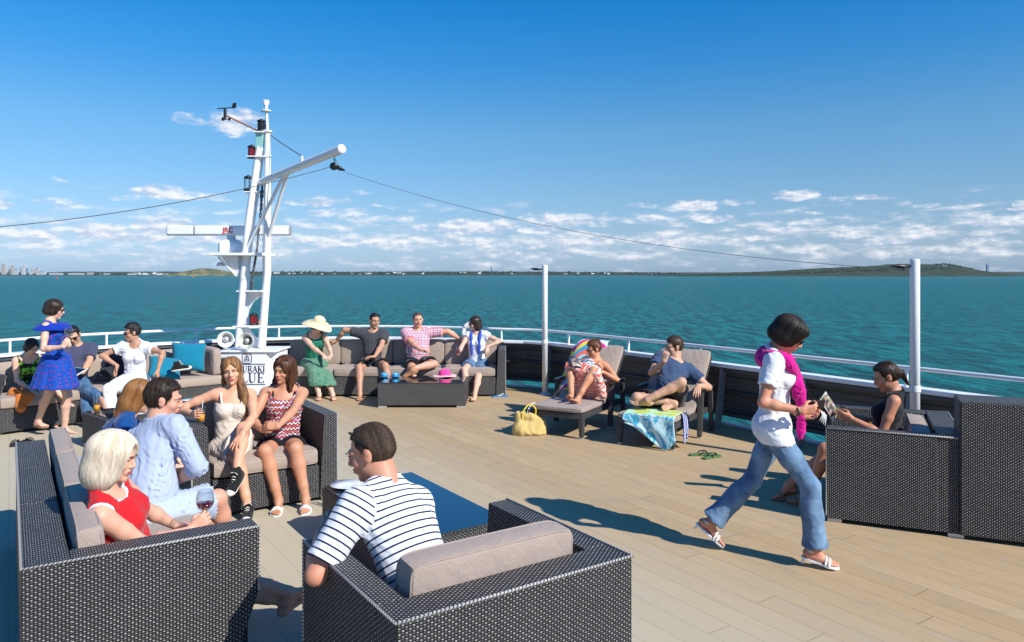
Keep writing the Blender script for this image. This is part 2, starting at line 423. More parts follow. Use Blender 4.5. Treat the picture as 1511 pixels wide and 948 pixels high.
# ------------------------------------------------------------ deck
RAIL = [(5.0,5.40),(4.42,6.29),(3.92,7.03),(2.74,8.78),(.53,12.05),(-.12,12.35),(-1.3,12.85),(-2.6,13.05),(-4.0,12.9),(-5.2,12.3),(-6.4,11.25),(-7.1,10.1),(-7.9,8.7),(-8.4,7.6)]
b1 = UV2(-1.0, 7.27)[:2]; b2 = UV2(7, 7.27)[:2]
RAIL = [tuple(b2), tuple(b1)] + [tuple(UV2(u, 7.27)[:2]) for u in (-3.0,-5.0,-7.5)] + RAIL[4:]
RL = [np.array(p) for p in RAIL]
def arclen(pts):
    L = [0]
    for i in range(1, len(pts)): L.append(L[-1]+np.linalg.norm(pts[i]-pts[i-1]))
    return L
def smooth_path(pts, step=.25):       # Catmull-Rom
    out = []
    for i in range(len(pts)-1):
        p0, p1, p2, p3 = pts[max(i-1,0)], pts[i], pts[i+1], pts[min(i+2,len(pts)-1)]
        n = max(1, int(np.linalg.norm(p2-p1)/step))
        for k in range(n):
            t = k/n
            out.append(.5*((2*p1)+(-p0+p2)*t+(2*p0-5*p1+4*p2-p3)*t*t+(-p0+3*p1-3*p2+p3)*t**3))
    out.append(pts[-1]); return out
straight = [RL[0]+(RL[4]-RL[0])*t for t in np.linspace(0, 1, 60)]
corner = smooth_path([RL[4]]+RL[5:], .25)
PATH = straight+corner
def offs(pts, d):                      # + = outboard
    out = []
    for i, p in enumerate(pts):
        t = pts[min(i+1,len(pts)-1)]-pts[max(i-1,0)]; t /= np.linalg.norm(t)
        out.append(p+np.array([t[1], -t[0]])*d)
    return out
edge = offs(PATH, .22)
m = NT('deck_planks')
g = m.coord('Object'); gx, gy, _ = m.sep(g)
pu = m.math('ADD', m.math('MULTIPLY', gx, float(UN[0])), m.math('MULTIPLY', gy, float(UN[1])))
pv = m.math('ADD', m.math('MULTIPLY', gx, float(VN[0])), m.math('MULTIPLY', gy, float(VN[1])))
rv = m.math('DIVIDE', pv, .17); row = m.math('FLOOR', rv); fv = m.math('FRACT', rv)
wn = m.n('ShaderNodeTexWhiteNoise', noise_dimensions='1D'); m.l(row, wn.inputs['W'])
ru = m.math('ADD', m.math('DIVIDE', pu, 2.3), m.math('MULTIPLY', wn.outputs['Value'], 7)); seg_ = m.math('FLOOR', ru); fu = m.math('FRACT', ru)
wn2 = m.n('ShaderNodeTexWhiteNoise', noise_dimensions='2D'); m.l(m.comb(row, seg_, 0), wn2.inputs['Vector'])
e1 = m.math('MINIMUM', fv, m.math('SUBTRACT', 1, fv)); gl = m.math('LESS_THAN', e1, .012)
e2 = m.math('MINIMUM', fu, m.math('SUBTRACT', 1, fu)); gj = m.math('LESS_THAN', e2, .0014)
gap = m.math('MAXIMUM', gl, gj)
grain = m.noise(m.mapping(m.comb(pu, pv, 0), (2, 26, 1)), 1.6, 6, .65, .4)
blot = m.noise(g, .9, 5, .6, .5); speck = m.noise(g, 55, 3, .8)
base = m.mix(wn2.outputs['Value'], (.44,.30,.155,1), (.52,.37,.21,1))
base = m.mix(m.ramp(blot, [(.35,(0,)*3),(.68,(.75,)*3)]), base, (.42,.305,.175,1))
base = m.mix(m.math('MULTIPLY', m.ramp(grain, [(.3,(1,)*3),(.62,(0,)*3)]), .35), base, (.28,.21,.135,1))
base = m.mix(m.math('MULTIPLY', m.ramp(speck, [(.45,(0,)*3),(.75,(1,)*3)]), .3), base, (.55,.40,.235,1))
stain = m.noise(g, 2.3, 6, .7, 1.2)
base = m.mix(m.math('MULTIPLY', m.ramp(stain, [(.54,(0,)*3),(.66,(1,)*3)]), .32), base, (.29,.245,.18,1))
sm_ = m.noise(m.mapping(m.comb(pu, pv, 0), (.5, 3, 1)), 3.1, 5, .7, .8)
base = m.mix(m.math('MULTIPLY', m.ramp(sm_, [(.56,(0,)*3),(.64,(1,)*3)]), .28), base, (.36,.335,.29,1))
# the forward part of the deck is a paler, greener coated sheet
fw = m.n('ShaderNodeMapRange', interpolation_type='SMOOTHSTEP'); fw.inputs['From Min'].default_value = 4.4; fw.inputs['From Max'].default_value = 2.4
m.l(pv, fw.inputs['Value'])
base = m.mix(m.math('MULTIPLY', fw.outputs[0], .8), base, m.mix(blot, (.44,.395,.29,1), (.55,.50,.385,1)))
gapc = m.math('MULTIPLY', gap, m.math('SUBTRACT', .55, m.math('MULTIPLY', fw.outputs[0], .30)))
col_ = m.mix(gapc, base, (.07,.058,.042,1))
hh = m.math('SUBTRACT', m.math('MULTIPLY', grain, .25), gap)
m.bsdf(col_, .72, .28, 0, m.bump(hh, .5, .004))
M['deck'] = m.m
b = MB()
poly = [tuple(p) for p in edge]+[(-8.4,-7),(8,-7)]
b.prism([tuple(p) for p in poly], -.35, 0, 0)
tag(b.build('deck', M['deck']), 'sun-bleached plank deck of the ship', kind='structure')
# coaming: thin white lip along deck edge
def strip(pts_in, pts_out, z0, z1, name, mat, parent=None):
    b = MB()
    for i in range(len(pts_in)-1):
        a, c, d, e = pts_in[i], pts_in[i+1], pts_out[i+1], pts_out[i]
        b.hexa([(*a,z0),(*e,z0),(*d,z0),(*c,z0),(*a,z1),(*e,z1),(*d,z1),(*c,z1)])
    return b
bul = thing('bulwark', 'slanted ship bulwark with dark ribbed inner panels and white capping around the deck edge', 'bulwark')
strip(offs(PATH,.20), offs(PATH,.235), .001, .03, 'c', None).build('coaming', M['white'], bul)
m = NT('weathered_dark_panel'); co = m.coord('Object'); _, _, zz = m.sep(co)
st = m.noise(m.mapping(co, (1.2,1.2,30)), 1.2, 5, .6)
ln = m.math('LESS_THAN', m.math('FRACT', m.math('DIVIDE', zz, .21)), .06)
cc = m.mix(m.ramp(st, [(.3,(0,)*3),(.7,(1,)*3)]), (.032,.038,.045,1), (.10,.115,.13,1))
cc = m.mix(ln, cc, (.012,.012,.013,1))
m.bsdf(cc, .5, .4, 0, m.bump(m.math('SUBTRACT', st, m.math('MULTIPLY', ln, 2)), .5, .006)); M['panel'] = m.m
b = MB()
lo_, hi_ = offs(PATH,.24), offs(PATH,.06); lo2, hi2 = offs(PATH,.27), offs(PATH,.09)
for i in range(len(PATH)-1):
    b.hexa([(*lo_[i],.10),(*lo2[i],.10),(*lo2[i+1],.10),(*lo_[i+1],.10),(*hi_[i],.745),(*hi2[i],.745),(*hi2[i+1],.745),(*hi_[i+1],.745)])
b.build('panel', M['panel'], bul)
for k, (za, zb, oa, ob) in enumerate([(.70,.742,.0,.075),(.42,.45,.10,.165),(.13,.16,.17,.235)]):
    strip(offs(PATH,oa), offs(PATH,ob), za, zb, '', None).build('stringer', M['panel'], bul)
strip(offs(PATH,-.03), offs(PATH,.16), .748, .79, '', None).build('capping', M['white'], bul, bevel=.008)
AL = arclen(PATH)
def along(s):
    for i in range(1, len(PATH)):
        if AL[i] >= s:
            t = (s-AL[i-1])/(AL[i]-AL[i-1]+1e-9); p = PATH[i-1]*(1-t)+PATH[i]*t
            d = PATH[i]-PATH[i-1]; d /= np.linalg.norm(d); return p, d
    d = PATH[-1]-PATH[-2]; return PATH[-1], d/np.linalg.norm(d)
s = .5
while s < AL[-1]-.2:
    p, d = along(s); o_ = np.array([d[1], -d[0]])
    b = MB()
    prof = [(.055,.742),(-.02,.742),(-.12,.0),(.06,.0),(.045,.25),(.0,.5)]
    prof = [(-.02,.735),(.05,.735),(.0,.36),(-.05,.0),(-.14,.0),(-.09,.30)]
    b.extrude([(*(p+o_*a-d*.02), z) for a, z in prof], (*(d*.04), 0))
    b.build('stanchion', M['panel_light'], bul); s += 1.15
rl = thing('guard_rail', 'white tubular guard rail on short posts along the bulwark top', 'railing')
MB().tube([(*p,.975) for p in offs(PATH,.05)], .021, seg=10).build('top_rail', M['white'], rl)
s = .35
while s < AL[-1]:
    p, d = along(s); o_ = np.array([d[1], -d[0]]); q = p+o_*.05
    b = MB(); b.tube([(*q,.79),(*q,.962)], .017, seg=8); b.lathe([(.035,.79),(.035,.796),(.0,.796)], (*q,0), seg=10)
    b.build('post', M['white'], rl); s += 1.32
# awning posts
def awn(px, py_top, D, label):
    t = thing('awning_post', label, 'post', (*Q(px,CY,D)[:2],0), group=None)
    b = MB(); b.lathe([(0,.02),(.043,.02),(.043,2.02),(.04,2.035),(0,2.035)], seg=20); b.build('pole', M['white'], t)
    b = MB(); b.lathe([(.0,.012),(.085,.012),(.085,.0)], seg=20); b.build('base_plate', M['white'], t)
    b = MB(); b.tube([(-.04,0,1.97),(-.10,0,1.965)], .012); b.tube([(-.10,0,1.965),(-.15,0,1.97),(-.22,0,1.975)], [.018,.022,.008]); b.build('shackle', M['black'], t)
    b = MB(); b.lathe([(.05,.80),(.052,.83),(.05,.86)], seg=18); b.build('collar', M['white_plastic'], t)
    return t
awn(804, 394, 11.75, 'slim white pole standing by the deck corner beside the lounge chairs')
awn(1350, 390, 6.95, 'thick white pole standing behind the woman in black')
# ------------------------------------------------------------ mast and its white housing
DM = 11.35
def mq(px, py, dd=0.0): return Q(px, py, DM+dd)
hb = thing('mast_housing', 'white steel housing with a blue crest and lettering at the foot of the mast', 'housing', (0,0,0))
x0, x1 = -4.32, -3.50; yf = 11.02
b = MB(); b.prism([(x0,yf),(x1-.14,yf),(x1,yf+.16),(x1,yf+.62),(x0,yf+.62)], 0, .735)
b.build('cabinet', M['white'], hb, bevel=.015)
b = MB(); b.prism([(x0-.03,yf-.03),(x1+.03,yf-.03),(x1+.03,yf+.66),(x0-.03,yf+.66)], .738, .765); b.build('lid', M['white'], hb, bevel=.006)
def ribbon(b, pts, w, y, th=.004):      # flat stroke facing -Y
    pts = [np.array(p, float) for p in pts]
    L, R = [], []
    for i, p in enumerate(pts):
        t = pts[min(i+1,len(pts)-1)]-pts[max(i-1,0)]; t /= np.linalg.norm(t)+1e-9
        nrm = np.array([-t[1], t[0]]); ww = w if not isinstance(w, (list,)) else w[i]
        L.append(p+nrm*ww/2); R.append(p-nrm*ww/2)
    v = [(p[0], y, p[1]) for p in L]+[(p[0], y, p[1]) for p in R]; n = len(pts)
    v2 = [(a, c-th, d) for a, c, d in v]
    f = [(i, i+1, n+i+1, n+i) for i in range(n-1)]
    b.add(v2, f); b.add(v+v2, [(i, 2*n+i, 2*n+i+1, i+1) for i in range(n-1)]+[(n+i, n+i+1, 3*n+i+1, 3*n+i) for i in range(n-1)])
def arc(cx, cy, rx, ry, a0, a1, n=12):
    return [(cx+rx*math.cos(math.radians(a0+(a1-a0)*i/n)), cy+ry*math.sin(math.radians(a0+(a1-a0)*i/n))) for i in range(n+1)]
T, S_ = .15, .055
GL = {  # serif capitals in a 1-high box: width, strokes
 'H': (.86, [([(.18,0),(.18,1)],T),([(.68,0),(.68,1)],T),([(.18,.52),(.68,.52)],S_),([(.04,.02),(.32,.02)],S_),([(.04,.98),(.32,.98)],S_),([(.54,.02),(.82,.02)],S_),([(.54,.98),(.82,.98)],S_)]),
 'A': (.82, [([(.08,0),(.40,.98)],S_),([(.40,.98),(.72,0)],T),([(.2,.34),(.62,.34)],S_),([(.0,.02),(.2,.02)],S_),([(.58,.02),(.84,.02)],S_)]),
 'U': (.84, [([(.2,1),(.2,.34)]+arc(.43,.3,.23,.28,180,360)[1:-1]+[(.66,.34),(.66,1)],[T]*6+[S_*1.5]*3+[S_]*6),([(.06,.98),(.34,.98)],S_),([(.54,.98),(.78,.98)],S_)]),
 'R': (.82, [([(.2,0),(.2,1)],T),(arc(.42,.74,.22,.24,90,-90),T*.8),([(.2,.98),(.42,.98)],S_),([(.2,.5),(.42,.5)],S_),([(.42,.5),(.74,.0)],T*.85),([(.06,.02),(.34,.02)],S_),([(.06,.98),(.2,.98)],S_),([(.66,.02),(.82,.02)],S_)]),
 'K': (.84, [([(.2,0),(.2,1)],T),([(.2,.42),(.68,.98)],S_),([(.36,.58),(.72,.02)],T),([(.06,.02),(.34,.02)],S_),([(.06,.98),(.34,.98)],S_),([(.56,.98),(.8,.98)],S_),([(.6,.02),(.84,.02)],S_)]),
 'I': (.42, [([(.2,0),(.2,1)],T),([(.06,.02),(.34,.02)],S_),([(.06,.98),(.34,.98)],S_)]),
 'B': (.74, [([(.2,0),(.2,1)],T),(arc(.38,.75,.2,.23,90,-90),T*.8),(arc(.38,.26,.26,.25,90,-90),T*.8),([(.06,.98),(.4,.98)],S_),([(.06,.02),(.4,.02)],S_),([(.2,.52),(.4,.52)],S_)]),
 'L': (.68, [([(.2,0),(.2,1)],T),([(.06,.98),(.34,.98)],S_),([(.06,.02),(.62,.02)],S_),([(.61,.02),(.63,.24)],S_)]),
 'E': (.72, [([(.2,0),(.2,1)],T),([(.06,.98),(.62,.98)],S_),([(.06,.02),(.64,.02)],S_),([(.2,.52),(.5,.52)],S_),([(.62,.98),(.62,.8)],S_),([(.64,.02),(.66,.22)],S_),([(.5,.62),(.5,.42)],S_)]),
}
def letters(word, cx, z, h, y, width):
    tot = sum(GL[c][0] for c in word); sx = width/tot; b = MB(); x = cx-width/2
    for c in word:
        w, st = GL[c]
        for pts, wd in st:
            ribbon(b, [(x+p[0]*sx, z+p[1]*h) for p in pts], [q*h*.9 for q in wd] if isinstance(wd, list) else wd*h*.9, y)
        x += w*sx
    return b
tx = (367-CX)/FOC*yf
zz = lambda py: CAMZ-(py-CY)/FOC*yf
letters('HAURAKI', tx, zz(549.5), .095, yf-.002, .49).build('lettering_upper', M['navy'], hb)
letters('BLUE', tx, zz(565), .145, yf-.002, .47).build('lettering_lower', M['navy'], hb)
b = MB()
for py in (537.6, 567.5): ribbon(b, [(tx-.25, zz(py)), (tx+.25, zz(py))], .009, yf-.002)
b.build('rule', M['navy'], hb)
b = MB(); ex, ez = (364.5-CX)/FOC*yf, zz(529.5); R0 = .068
rr = []
for (sx, sz, a0) in ((1,1,0),(-1,1,90),(-1,-1,180),(1,-1,270)): rr += arc(ex+sx*.038, ez+sz*.038, .03, .03, a0, a0+90, 5)
ribbon(b, rr+[rr[0]], .008, yf-.002); 
ribbon(b, [(ex-.03,ez-.032),(ex-.03,ez+.01)]+arc(ex-.015,ez+.012,.013,.02,170,10,6)+[(ex,ez-.005)]+arc(ex+.015,ez+.012,.013,.02,170,10,6)+[(ex+.03,ez-.032)], .007, yf-.002)
ribbon(b, arc(ex-.02,ez-.018,.012,.008,0,180,5), .006, yf-.002); ribbon(b, arc(ex+.008,ez-.018,.012,.008,0,180,5), .006, yf-.002)
ribbon(b, [(ex-.045,ez-.035),(ex+.045,ez-.035)], .006, yf-.002); ribbon(b, [(ex-.02,ez+.045),(ex+.02,ez+.045)], .006, yf-.002)
b.build('crest', M['navy'], hb)
b = MB(); ribbon(b, arc(ex-.035,zz(521),.012,.008,0,300,8), .007, yf-.002); ribbon(b, arc(ex-.005,zz(521),.012,.008,0,300,8), .007, yf-.002); b.build('small_mark', M['orange_mark'], hb)

ms = thing('mast', 'tall white ship mast with radar platform, boom and signal lamps above the housing', 'mast', (0,0,0))
def tube_part(name, pts, r, mat, parent=None, seg=12):
    return MB().tube(pts, r, seg=seg).build(name, M[mat], ms if parent is None else parent)
tube_part('front_leg', [mq(351,513,-.15), mq(366,330,-.1), mq(383,217,0)], .052, 'white')
tube_part('rear_leg', [mq(362,513,.35), mq(364,400,.3), mq(372,330,.2), mq(386,222,.05)], .045, 'white')
tube_part('main_pole', [mq(386,513,0), mq(394.5,400,0), mq(394.8,262,0), mq(394.8,196,0)], [.062,.056,.05,.045], 'white', seg=16)
tube_part('top_pole', [mq(394.8,196), mq(392.8,155)], .022, 'white')
for (px, py, r1, h) in ((392.7,165,.072,.02),(392.4,151,.05,.025),(394.6,196,.07,.03),(394.6,232,.065,.02)):
    b = MB(); b.lathe([(0,0),(r1,0),(r1,h),(0,h)], mq(px,py), seg=16); b.build('pole_collar', M['white'], ms)
b = MB(); b.lathe([(.02,0),(.05,.07),(0,.07)], mq(392.6,158), seg=16); b.build('pole_cap', M['white'], ms)
b = MB()
for (x0p,x1p,py) in ((376,392,196),(367,396,232),(363,384,284)):
    p, q = mq(x0p,py), mq(x1p,py); b.box((p[0],DM-.10,p[2]-.012),(q[0],DM+.10,p[2]+.006))
b.build('lamp_bracket', M['white'], ms, bevel=.004)
# radar platform
p0, p1 = mq(319,377), mq(392,373)
b = MB(); b.box((p0[0],DM-.30,p0[2]-.01),(p1[0]+.02,DM+.42,p0[2]+.03)); b.build('platform', M['white'], ms, bevel=.006)
b = MB(); zt, zb = p0[2]-.012, mq(340,406)[2]
b.hexa([(mq(350,0)[0],DM-.1,zb),(mq(356,0)[0],DM-.1,zb),(mq(356,0)[0],DM+.25,zb),(mq(350,0)[0],DM+.25,zb),(mq(333,0)[0],DM-.2,zt),(mq(357,0)[0],DM-.2,zt),(mq(357,0)[0],DM+.35,zt),(mq(333,0)[0],DM+.35,zt)])
b.build('pedestal_bracket', M['white'], ms, bevel=.01)
tube_part('platform_brace', [mq(322,379,-.2), mq(349,408,-.12)], .016, 'white')
# boom
B0, B1 = Q(379,271,DM+.05), Q(503.5,220.5,9.9)
tube_part('boom', [B0, B0*.5+B1*.5, B1], [.05,.055,.060], 'white', seg=20)
bd = (B1-B0)/np.linalg.norm(B1-B0)
MB().lathe([(0,0),(.064,0),(.064,.02),(0,.022)], B1, bd, 20).build('boom_cap', M['white'], ms)
s1 = B0+(B1-B0)*.36
tube_part('strut', [s1+(0,0,-.03), mq(363,369,-.12)], .026, 'white'); tube_part('strut', [s1+(.04,0,-.03), mq(391,366,.06)], .026, 'white')
# lower gussets and shelves
b = MB(); zA, zB = mq(0,430)[2], mq(0,480)[2]
xa, xb = mq(354,0)[0], mq(389,0)[0]
arcp = [(xb-.02,zA-.09)]+[(xb-.02-(xb-xa-.12)*math.sin(t), zA-.09-(zA-zB-.1)*(1-math.cos(t))) for t in np.linspace(.15,PI/2,9)]
b.extrude([(xa,DM+.02,zB+.01),(xa,DM+.02,zA),(xb,DM+.02,zA)]+[(x,DM+.02,z) for x,z in arcp]+[(xa+.10,DM+.02,zB+.01)], (0,.02,0))
b.build('gusset', M['white'], ms)
b = MB(); b.box((xa,DM-.16,zA-.006),(xb,DM+.18,zA+.014)); b.box((mq(350,0)[0],DM-.2,zB-.02),(mq(386,0)[0],DM+.2,zB)); 
b.build('shelf', M['white'], ms)
b = MB(); b.extrude([(mq(353,0)[0],DM+.08,.768),(mq(353,0)[0],DM+.08,zB-.02),(mq(362,0)[0],DM+.08,zB-.02),(mq(384,0)[0],DM+.08,.80),(mq(384,0)[0],DM+.08,.768)], (0,.02,0)); b.build('gusset', M['white'], ms)
# signal lamps
def lamp(px, py0, py1, lens, label, dx=0.0):
    p = mq(px, py1); h = mq(px, py0)[2]-p[2]; r = .058
    t = thing('signal_lamp', label, 'signal lamp', (p[0]+dx, p[1], p[2]), group=None)
    b = MB(); b.lathe([(0,0),(r*1.15,0),(r*1.15,h*.14),(0,h*.14)], seg=16); b.build('base', M['black'], t)
    b = MB(); b.lathe([(r*.85,h*.145),(r*.95,h*.45),(r*.85,h*.78)], seg=16); b.build('lens', M[lens], t)
    b = MB(); b.lathe([(0,h*.79),(r*1.1,h*.79),(r*1.0,h*.9),(r*.5,h*.95),(r*.3,h),(0,h)], seg=16); b.build('cap', M['black'], t)
    b = MB()
    for k in range(5):
        a = 2*PI*k/5+.3; b.tube([(r*1.02*math.cos(a), r*1.02*math.sin(a), h*.1),(r*1.02*math.cos(a), r*1.02*math.sin(a), h*.85)], .005, seg=6)
    b.build('guard', M['black'], t); return t
lamp(385.5,176,195,'black','black all-round lamp beside the mast top below the thin pole')
lamp(371.5,214,234,'red_lens','red lamp high on the mast under the pale green box', 0)
lamp(366,259,282,'glass','clear glass lamp with black frame halfway up the mast')
lamp(374,462,480,'red_lens','dark red lamp on the low shelf of the mast')
t = thing('lamp_box', 'pale green lamp box near the mast top', 'lamp box', (*mq(382,219),)); c = mq(382,219)
b = MB(); b.hexa([(-.05,-.05,0),(.055,-.05,0),(.055,.06,0),(-.05,.06,0),(-.03,-.05,.21),(.085,-.05,.21),(.085,.06,.21),(-.03,.06,.21)]); b.build('box', M['green_lens'], t, bevel=.008)
b = MB(); b.box((-.045,-.055,.213),(.09,.065,.225)); b.build('lid', M['white'], t)
# radar
rz_ = mq(0,339)[2]
rd = thing('radar', 'long white radar scanner bar with red lettering on its round motor housing', 'radar', (*mq(341,374,.3)[:2], p0[2]+.03))
ro = np.array(rd.location); hz = rz_-ro[2]
b = MB(); b.lathe([(.17,0),(.19,.04),(.19,.15),(.14,.21),(.07,.225),(.06,hz-.07),(0,hz-.07)], seg=28); b.build('motor_housing', M['white'], rd)
Lx = (429-249.5)/FOC*(DM+.3); xc = (339.2-341)/FOC*(DM+.3)
def barpart(xa, xb_, name, mat):
    b = MB(); prof = [(-.075,-.055),(-.06,-.075),(.05,-.075),(.075,-.05),(.075,.05),(.05,.075),(-.06,.075),(-.075,.055)]
    b.extrude([(xa, y, hz+z) for y, z in prof], (xb_-xa, 0, 0)); return b.build(name, mat, rd, bevel=.01)
barpart(xc-Lx/2, xc-Lx/2+.40, 'scanner_bar', M['white']); barpart(xc-Lx/2+.402, xc-Lx/2+.43, 'joint_band', M['grey_metal']); barpart(xc-Lx/2+.432, xc+Lx/2-.012, 'scanner_bar', M['white']); 
for q in (xc-Lx/2-.012, xc+Lx/2-.012): barpart(q, q+.011, 'end_cap', M['grey_metal'])
def textmesh(s, size, loc, mat, parent, name, bold=0.0):
    cu = bpy.data.curves.new('txt', 'FONT'); cu.body = s; cu.size = size; cu.extrude = .001; cu.offset = bold; cu.align_x = 'CENTER'
    o = bpy.data.objects.new('txt', cu); COL.objects.link(o)
    dg = bpy.context.evaluated_depsgraph_get(); me = bpy.data.meshes.new_from_object(o.evaluated_get(dg))
    bpy.data.objects.remove(o); bpy.data.curves.remove(cu)
    me.materials.clear(); me.materials.append(mat)
    o = bpy.data.objects.new(name, me); link(o, parent); o.location = loc; o.rotation_euler = (PI/2,0,0); return o
textmesh('JRC', .105, (-.02,-.078,hz-.03), M['red'], rd, 'lettering', .003)
b = MB(); b.box((-.11,-.0785,hz-.052),(.07,-.076,hz-.045)); b.build('lettering_rule', M['red'], rd)
# small domes under platform
t = thing('gps_dome', 'small white antenna dome on an arm under the radar platform', 'antenna', (*mq(325,391,-.1),))
b = MB(); b.lathe([(0,-.02),(.05,-.02),(.055,0),(.04,.03),(0,.045)], seg=14); b.build('dome', M['white_plastic'], t); b = MB(); b.tube([(.03,0,-.01),(.2,.05,-.03)], .01); b.build('arm', M['white'], t)
t = thing('gps_dome', 'white cylinder antenna perched left of the radar housing', 'antenna', (*mq(327,374,.1)[:2], p0[2]+.03))
b = MB(); b.lathe([(.03,0),(.045,.02),(.045,.16),(.03,.19),(0,.195)], seg=14); b.build('body', M['white_plastic'], t)
# anemometer
A0, A1 = mq(380,193), mq(334,171)
an = thing('wind_sensor', 'black wind vane and cup anemometer on a thin brown arm at the mast top', 'wind sensor', tuple(A0))
b = MB(); b.tube([(0,0,0), A1-A0], .013); b.build('arm', simple('brown_arm', (.28,.12,.06), .5), an)
a = A1-A0
b = MB(); b.tube([a+(-.02,0,-.06), a+(-.02,0,.10)], .022); b.tube([a+(-.14,0,.11), a+(.12,0,.12)], .008); 
b.extrude([a+(.08,-.004,.115), a+(.10,-.004,.19), a+(.15,-.004,.20), a+(.15,-.004,.12)], (0,.008,0)); b.build('vane', M['black'], an)
b = MB()
for k in range(3):
    q = a+np.array([-.02+.06*math.cos(k*2.1+.4), .06*math.sin(k*2.1+.4), -.05]); b.tube([a+(-.02,0,-.05), q], .004); b.ball(q, .022, seg=10)
b.build('cups', M['black'], an)
# hanging block, chain, wires
bl = thing('pulley_block', 'black pulley block with shackle hanging from the boom end', 'pulley', tuple(Q(495,228,10.0)))
b = MB(); b.tube([(0,0,.02),(-.01,0,-.07)], .012, seg=8); b.tube([(-.02,0,-.06),(.01,0,-.12),(-.03,0,-.16)], .02, seg=8); b.build('shackle', M['steel'], bl)
b = MB(); b.ball((-.02,0,-.16),(.06,.03,.055)); b.tube([(.0,0,-.16),(.07,0,-.2),(.13,-.05,-.22)], [.03,.022,.012], seg=8); b.ball((.06,-.02,-.19),.032); b.build('sheave', M['black'], bl)
ch = thing('chain', 'dark chain with shackles hanging down inside the mast legs', 'chain')
b = MB(); pts = [mq(387,274,-.05), mq(385,310,-.05), mq(379,370,-.05), mq(373,405,-.05), mq(371,428,-.02)]
def lerp_path(pts, t):
    n = len(pts)-1; k = min(int(t*n), n-1); f = t*n-k; return pts[k]*(1-f)+pts[k+1]*f
for k in range(46):
    c = lerp_path(pts, k/46); d = lerp_path(pts, (k+1)/46)-c; d /= np.linalg.norm(d)
    side = np.array([1,0,0]) if k % 2 else np.array([0,1,0]); r = .03
    fat = 1.5 if k in (3,4,5,40,41,42) else 1
    b.tube([c+d*r*math.sin(a)*1.2+side*r*.45*fat*math.cos(a) for a in np.linspace(0,2*PI,9)[:-1]], .0075*fat, seg=6, closed=True)
b.build('links', M['rope'], ch)
def wire(p, q, sag, label, r=.007, cat='wire'):
    p, q = np.array(p), np.array(q); pts = [p+(q-p)*t-np.array([0,0,sag*4*t*(1-t)]) for t in np.linspace(0,1,25)]
    tag(MB().tube(pts, r, seg=6).build('wire_rope', M['rope']), label, cat); return pts
BE = Q(490,246,10.0)
wire(BE, Q(-60,340,8.5), .12, 'dark wire running from the boom pulley past the mast to the left edge', .0055)
wire(Q(508,254,9.95), Q(1338,398,6.95), .22, 'long thin wire from the boom pulley to the right white pole', .0030)
wire(mq(398,199), Q(448,232,DM-.6), .01, 'short taut wire from mast top down to the boom', .007)
tag(MB().tube([mq(388,300,.1), mq(388,428,.1)], .006, seg=6).build('stay_rod', M['white']), 'thin white vertical rod inside the mast legs', 'rod')
b = MB(); q = B0+(B1-B0)*.57; b.tube([q+(0,0,.04), q+(0,0,.13)], .018, seg=8); b.build('pad_eye', M['white'], ms)
# loud hailers
def horn(px, py, dd, rz, rad, label, mat):
    t = thing('loudspeaker', label, 'loudspeaker', tuple(mq(px,py,dd)), rz)
    b = MB(); b.lathe([(.0,.16),(.035,.16),(.04,.08),(.05,.05),(rad*.7,-.02),(rad,-.05),(rad*1.04,-.05),(rad*1.04,-.035)], (0,0,0), (0,1,0), 26); b.build('horn', M[mat], t)
    b = MB(); b.lathe([(.0,-.04),(.03,-.035),(.045,.0),(.045,.02)], (0,0,0), (0,1,0), 18); b.build('core', M['grey_metal'], t)
    b = MB(); b.tube([(0,.06,-.02),(0,.08,-rad-.02)], .014, seg=8); b.build('bracket', M['grey_metal'], t)
horn(333.5,501,-.3,.25,.115,'round white loudspeaker horn on the left of the mast foot','white_plastic')
horn(364.5,503,-.35,-.1,.115,'cream loudspeaker horn between the mast legs above the crest','offwhite')
tag(MB().ball((0,0,0), .02).build('cable_gland', simple('orange_plastic',(.8,.25,.02))), 'small orange fitting beside the low red mast lamp', 'fitting').location = tuple(mq(383,476,-.05))
# life ring seen behind the right-hand woman
lb = thing('life_ring', 'white life ring on the guard rail behind the woman with the blue scarf', 'life ring', tuple(Q(694.5,492,12.42)))
b = MB(); b.tube([(.125*math.cos(a), 0, .155*math.sin(a)) for a in np.linspace(0,2*PI,33)[:-1]], .038, seg=12, closed=True); b.build('ring', M['white_plastic'], lb)
b = MB()
for k in range(4):
    a = PI/4+k*PI/2; b.tube([(.125*math.cos(a)+.042*math.cos(x)*math.cos(a), .042*math.sin(x), .155*math.sin(a)+.042*math.cos(x)*math.sin(a)) for x in np.linspace(0,2*PI,13)[:-1]], .006, seg=6, closed=True)
b.build('band', M['grey_metal'], lb)
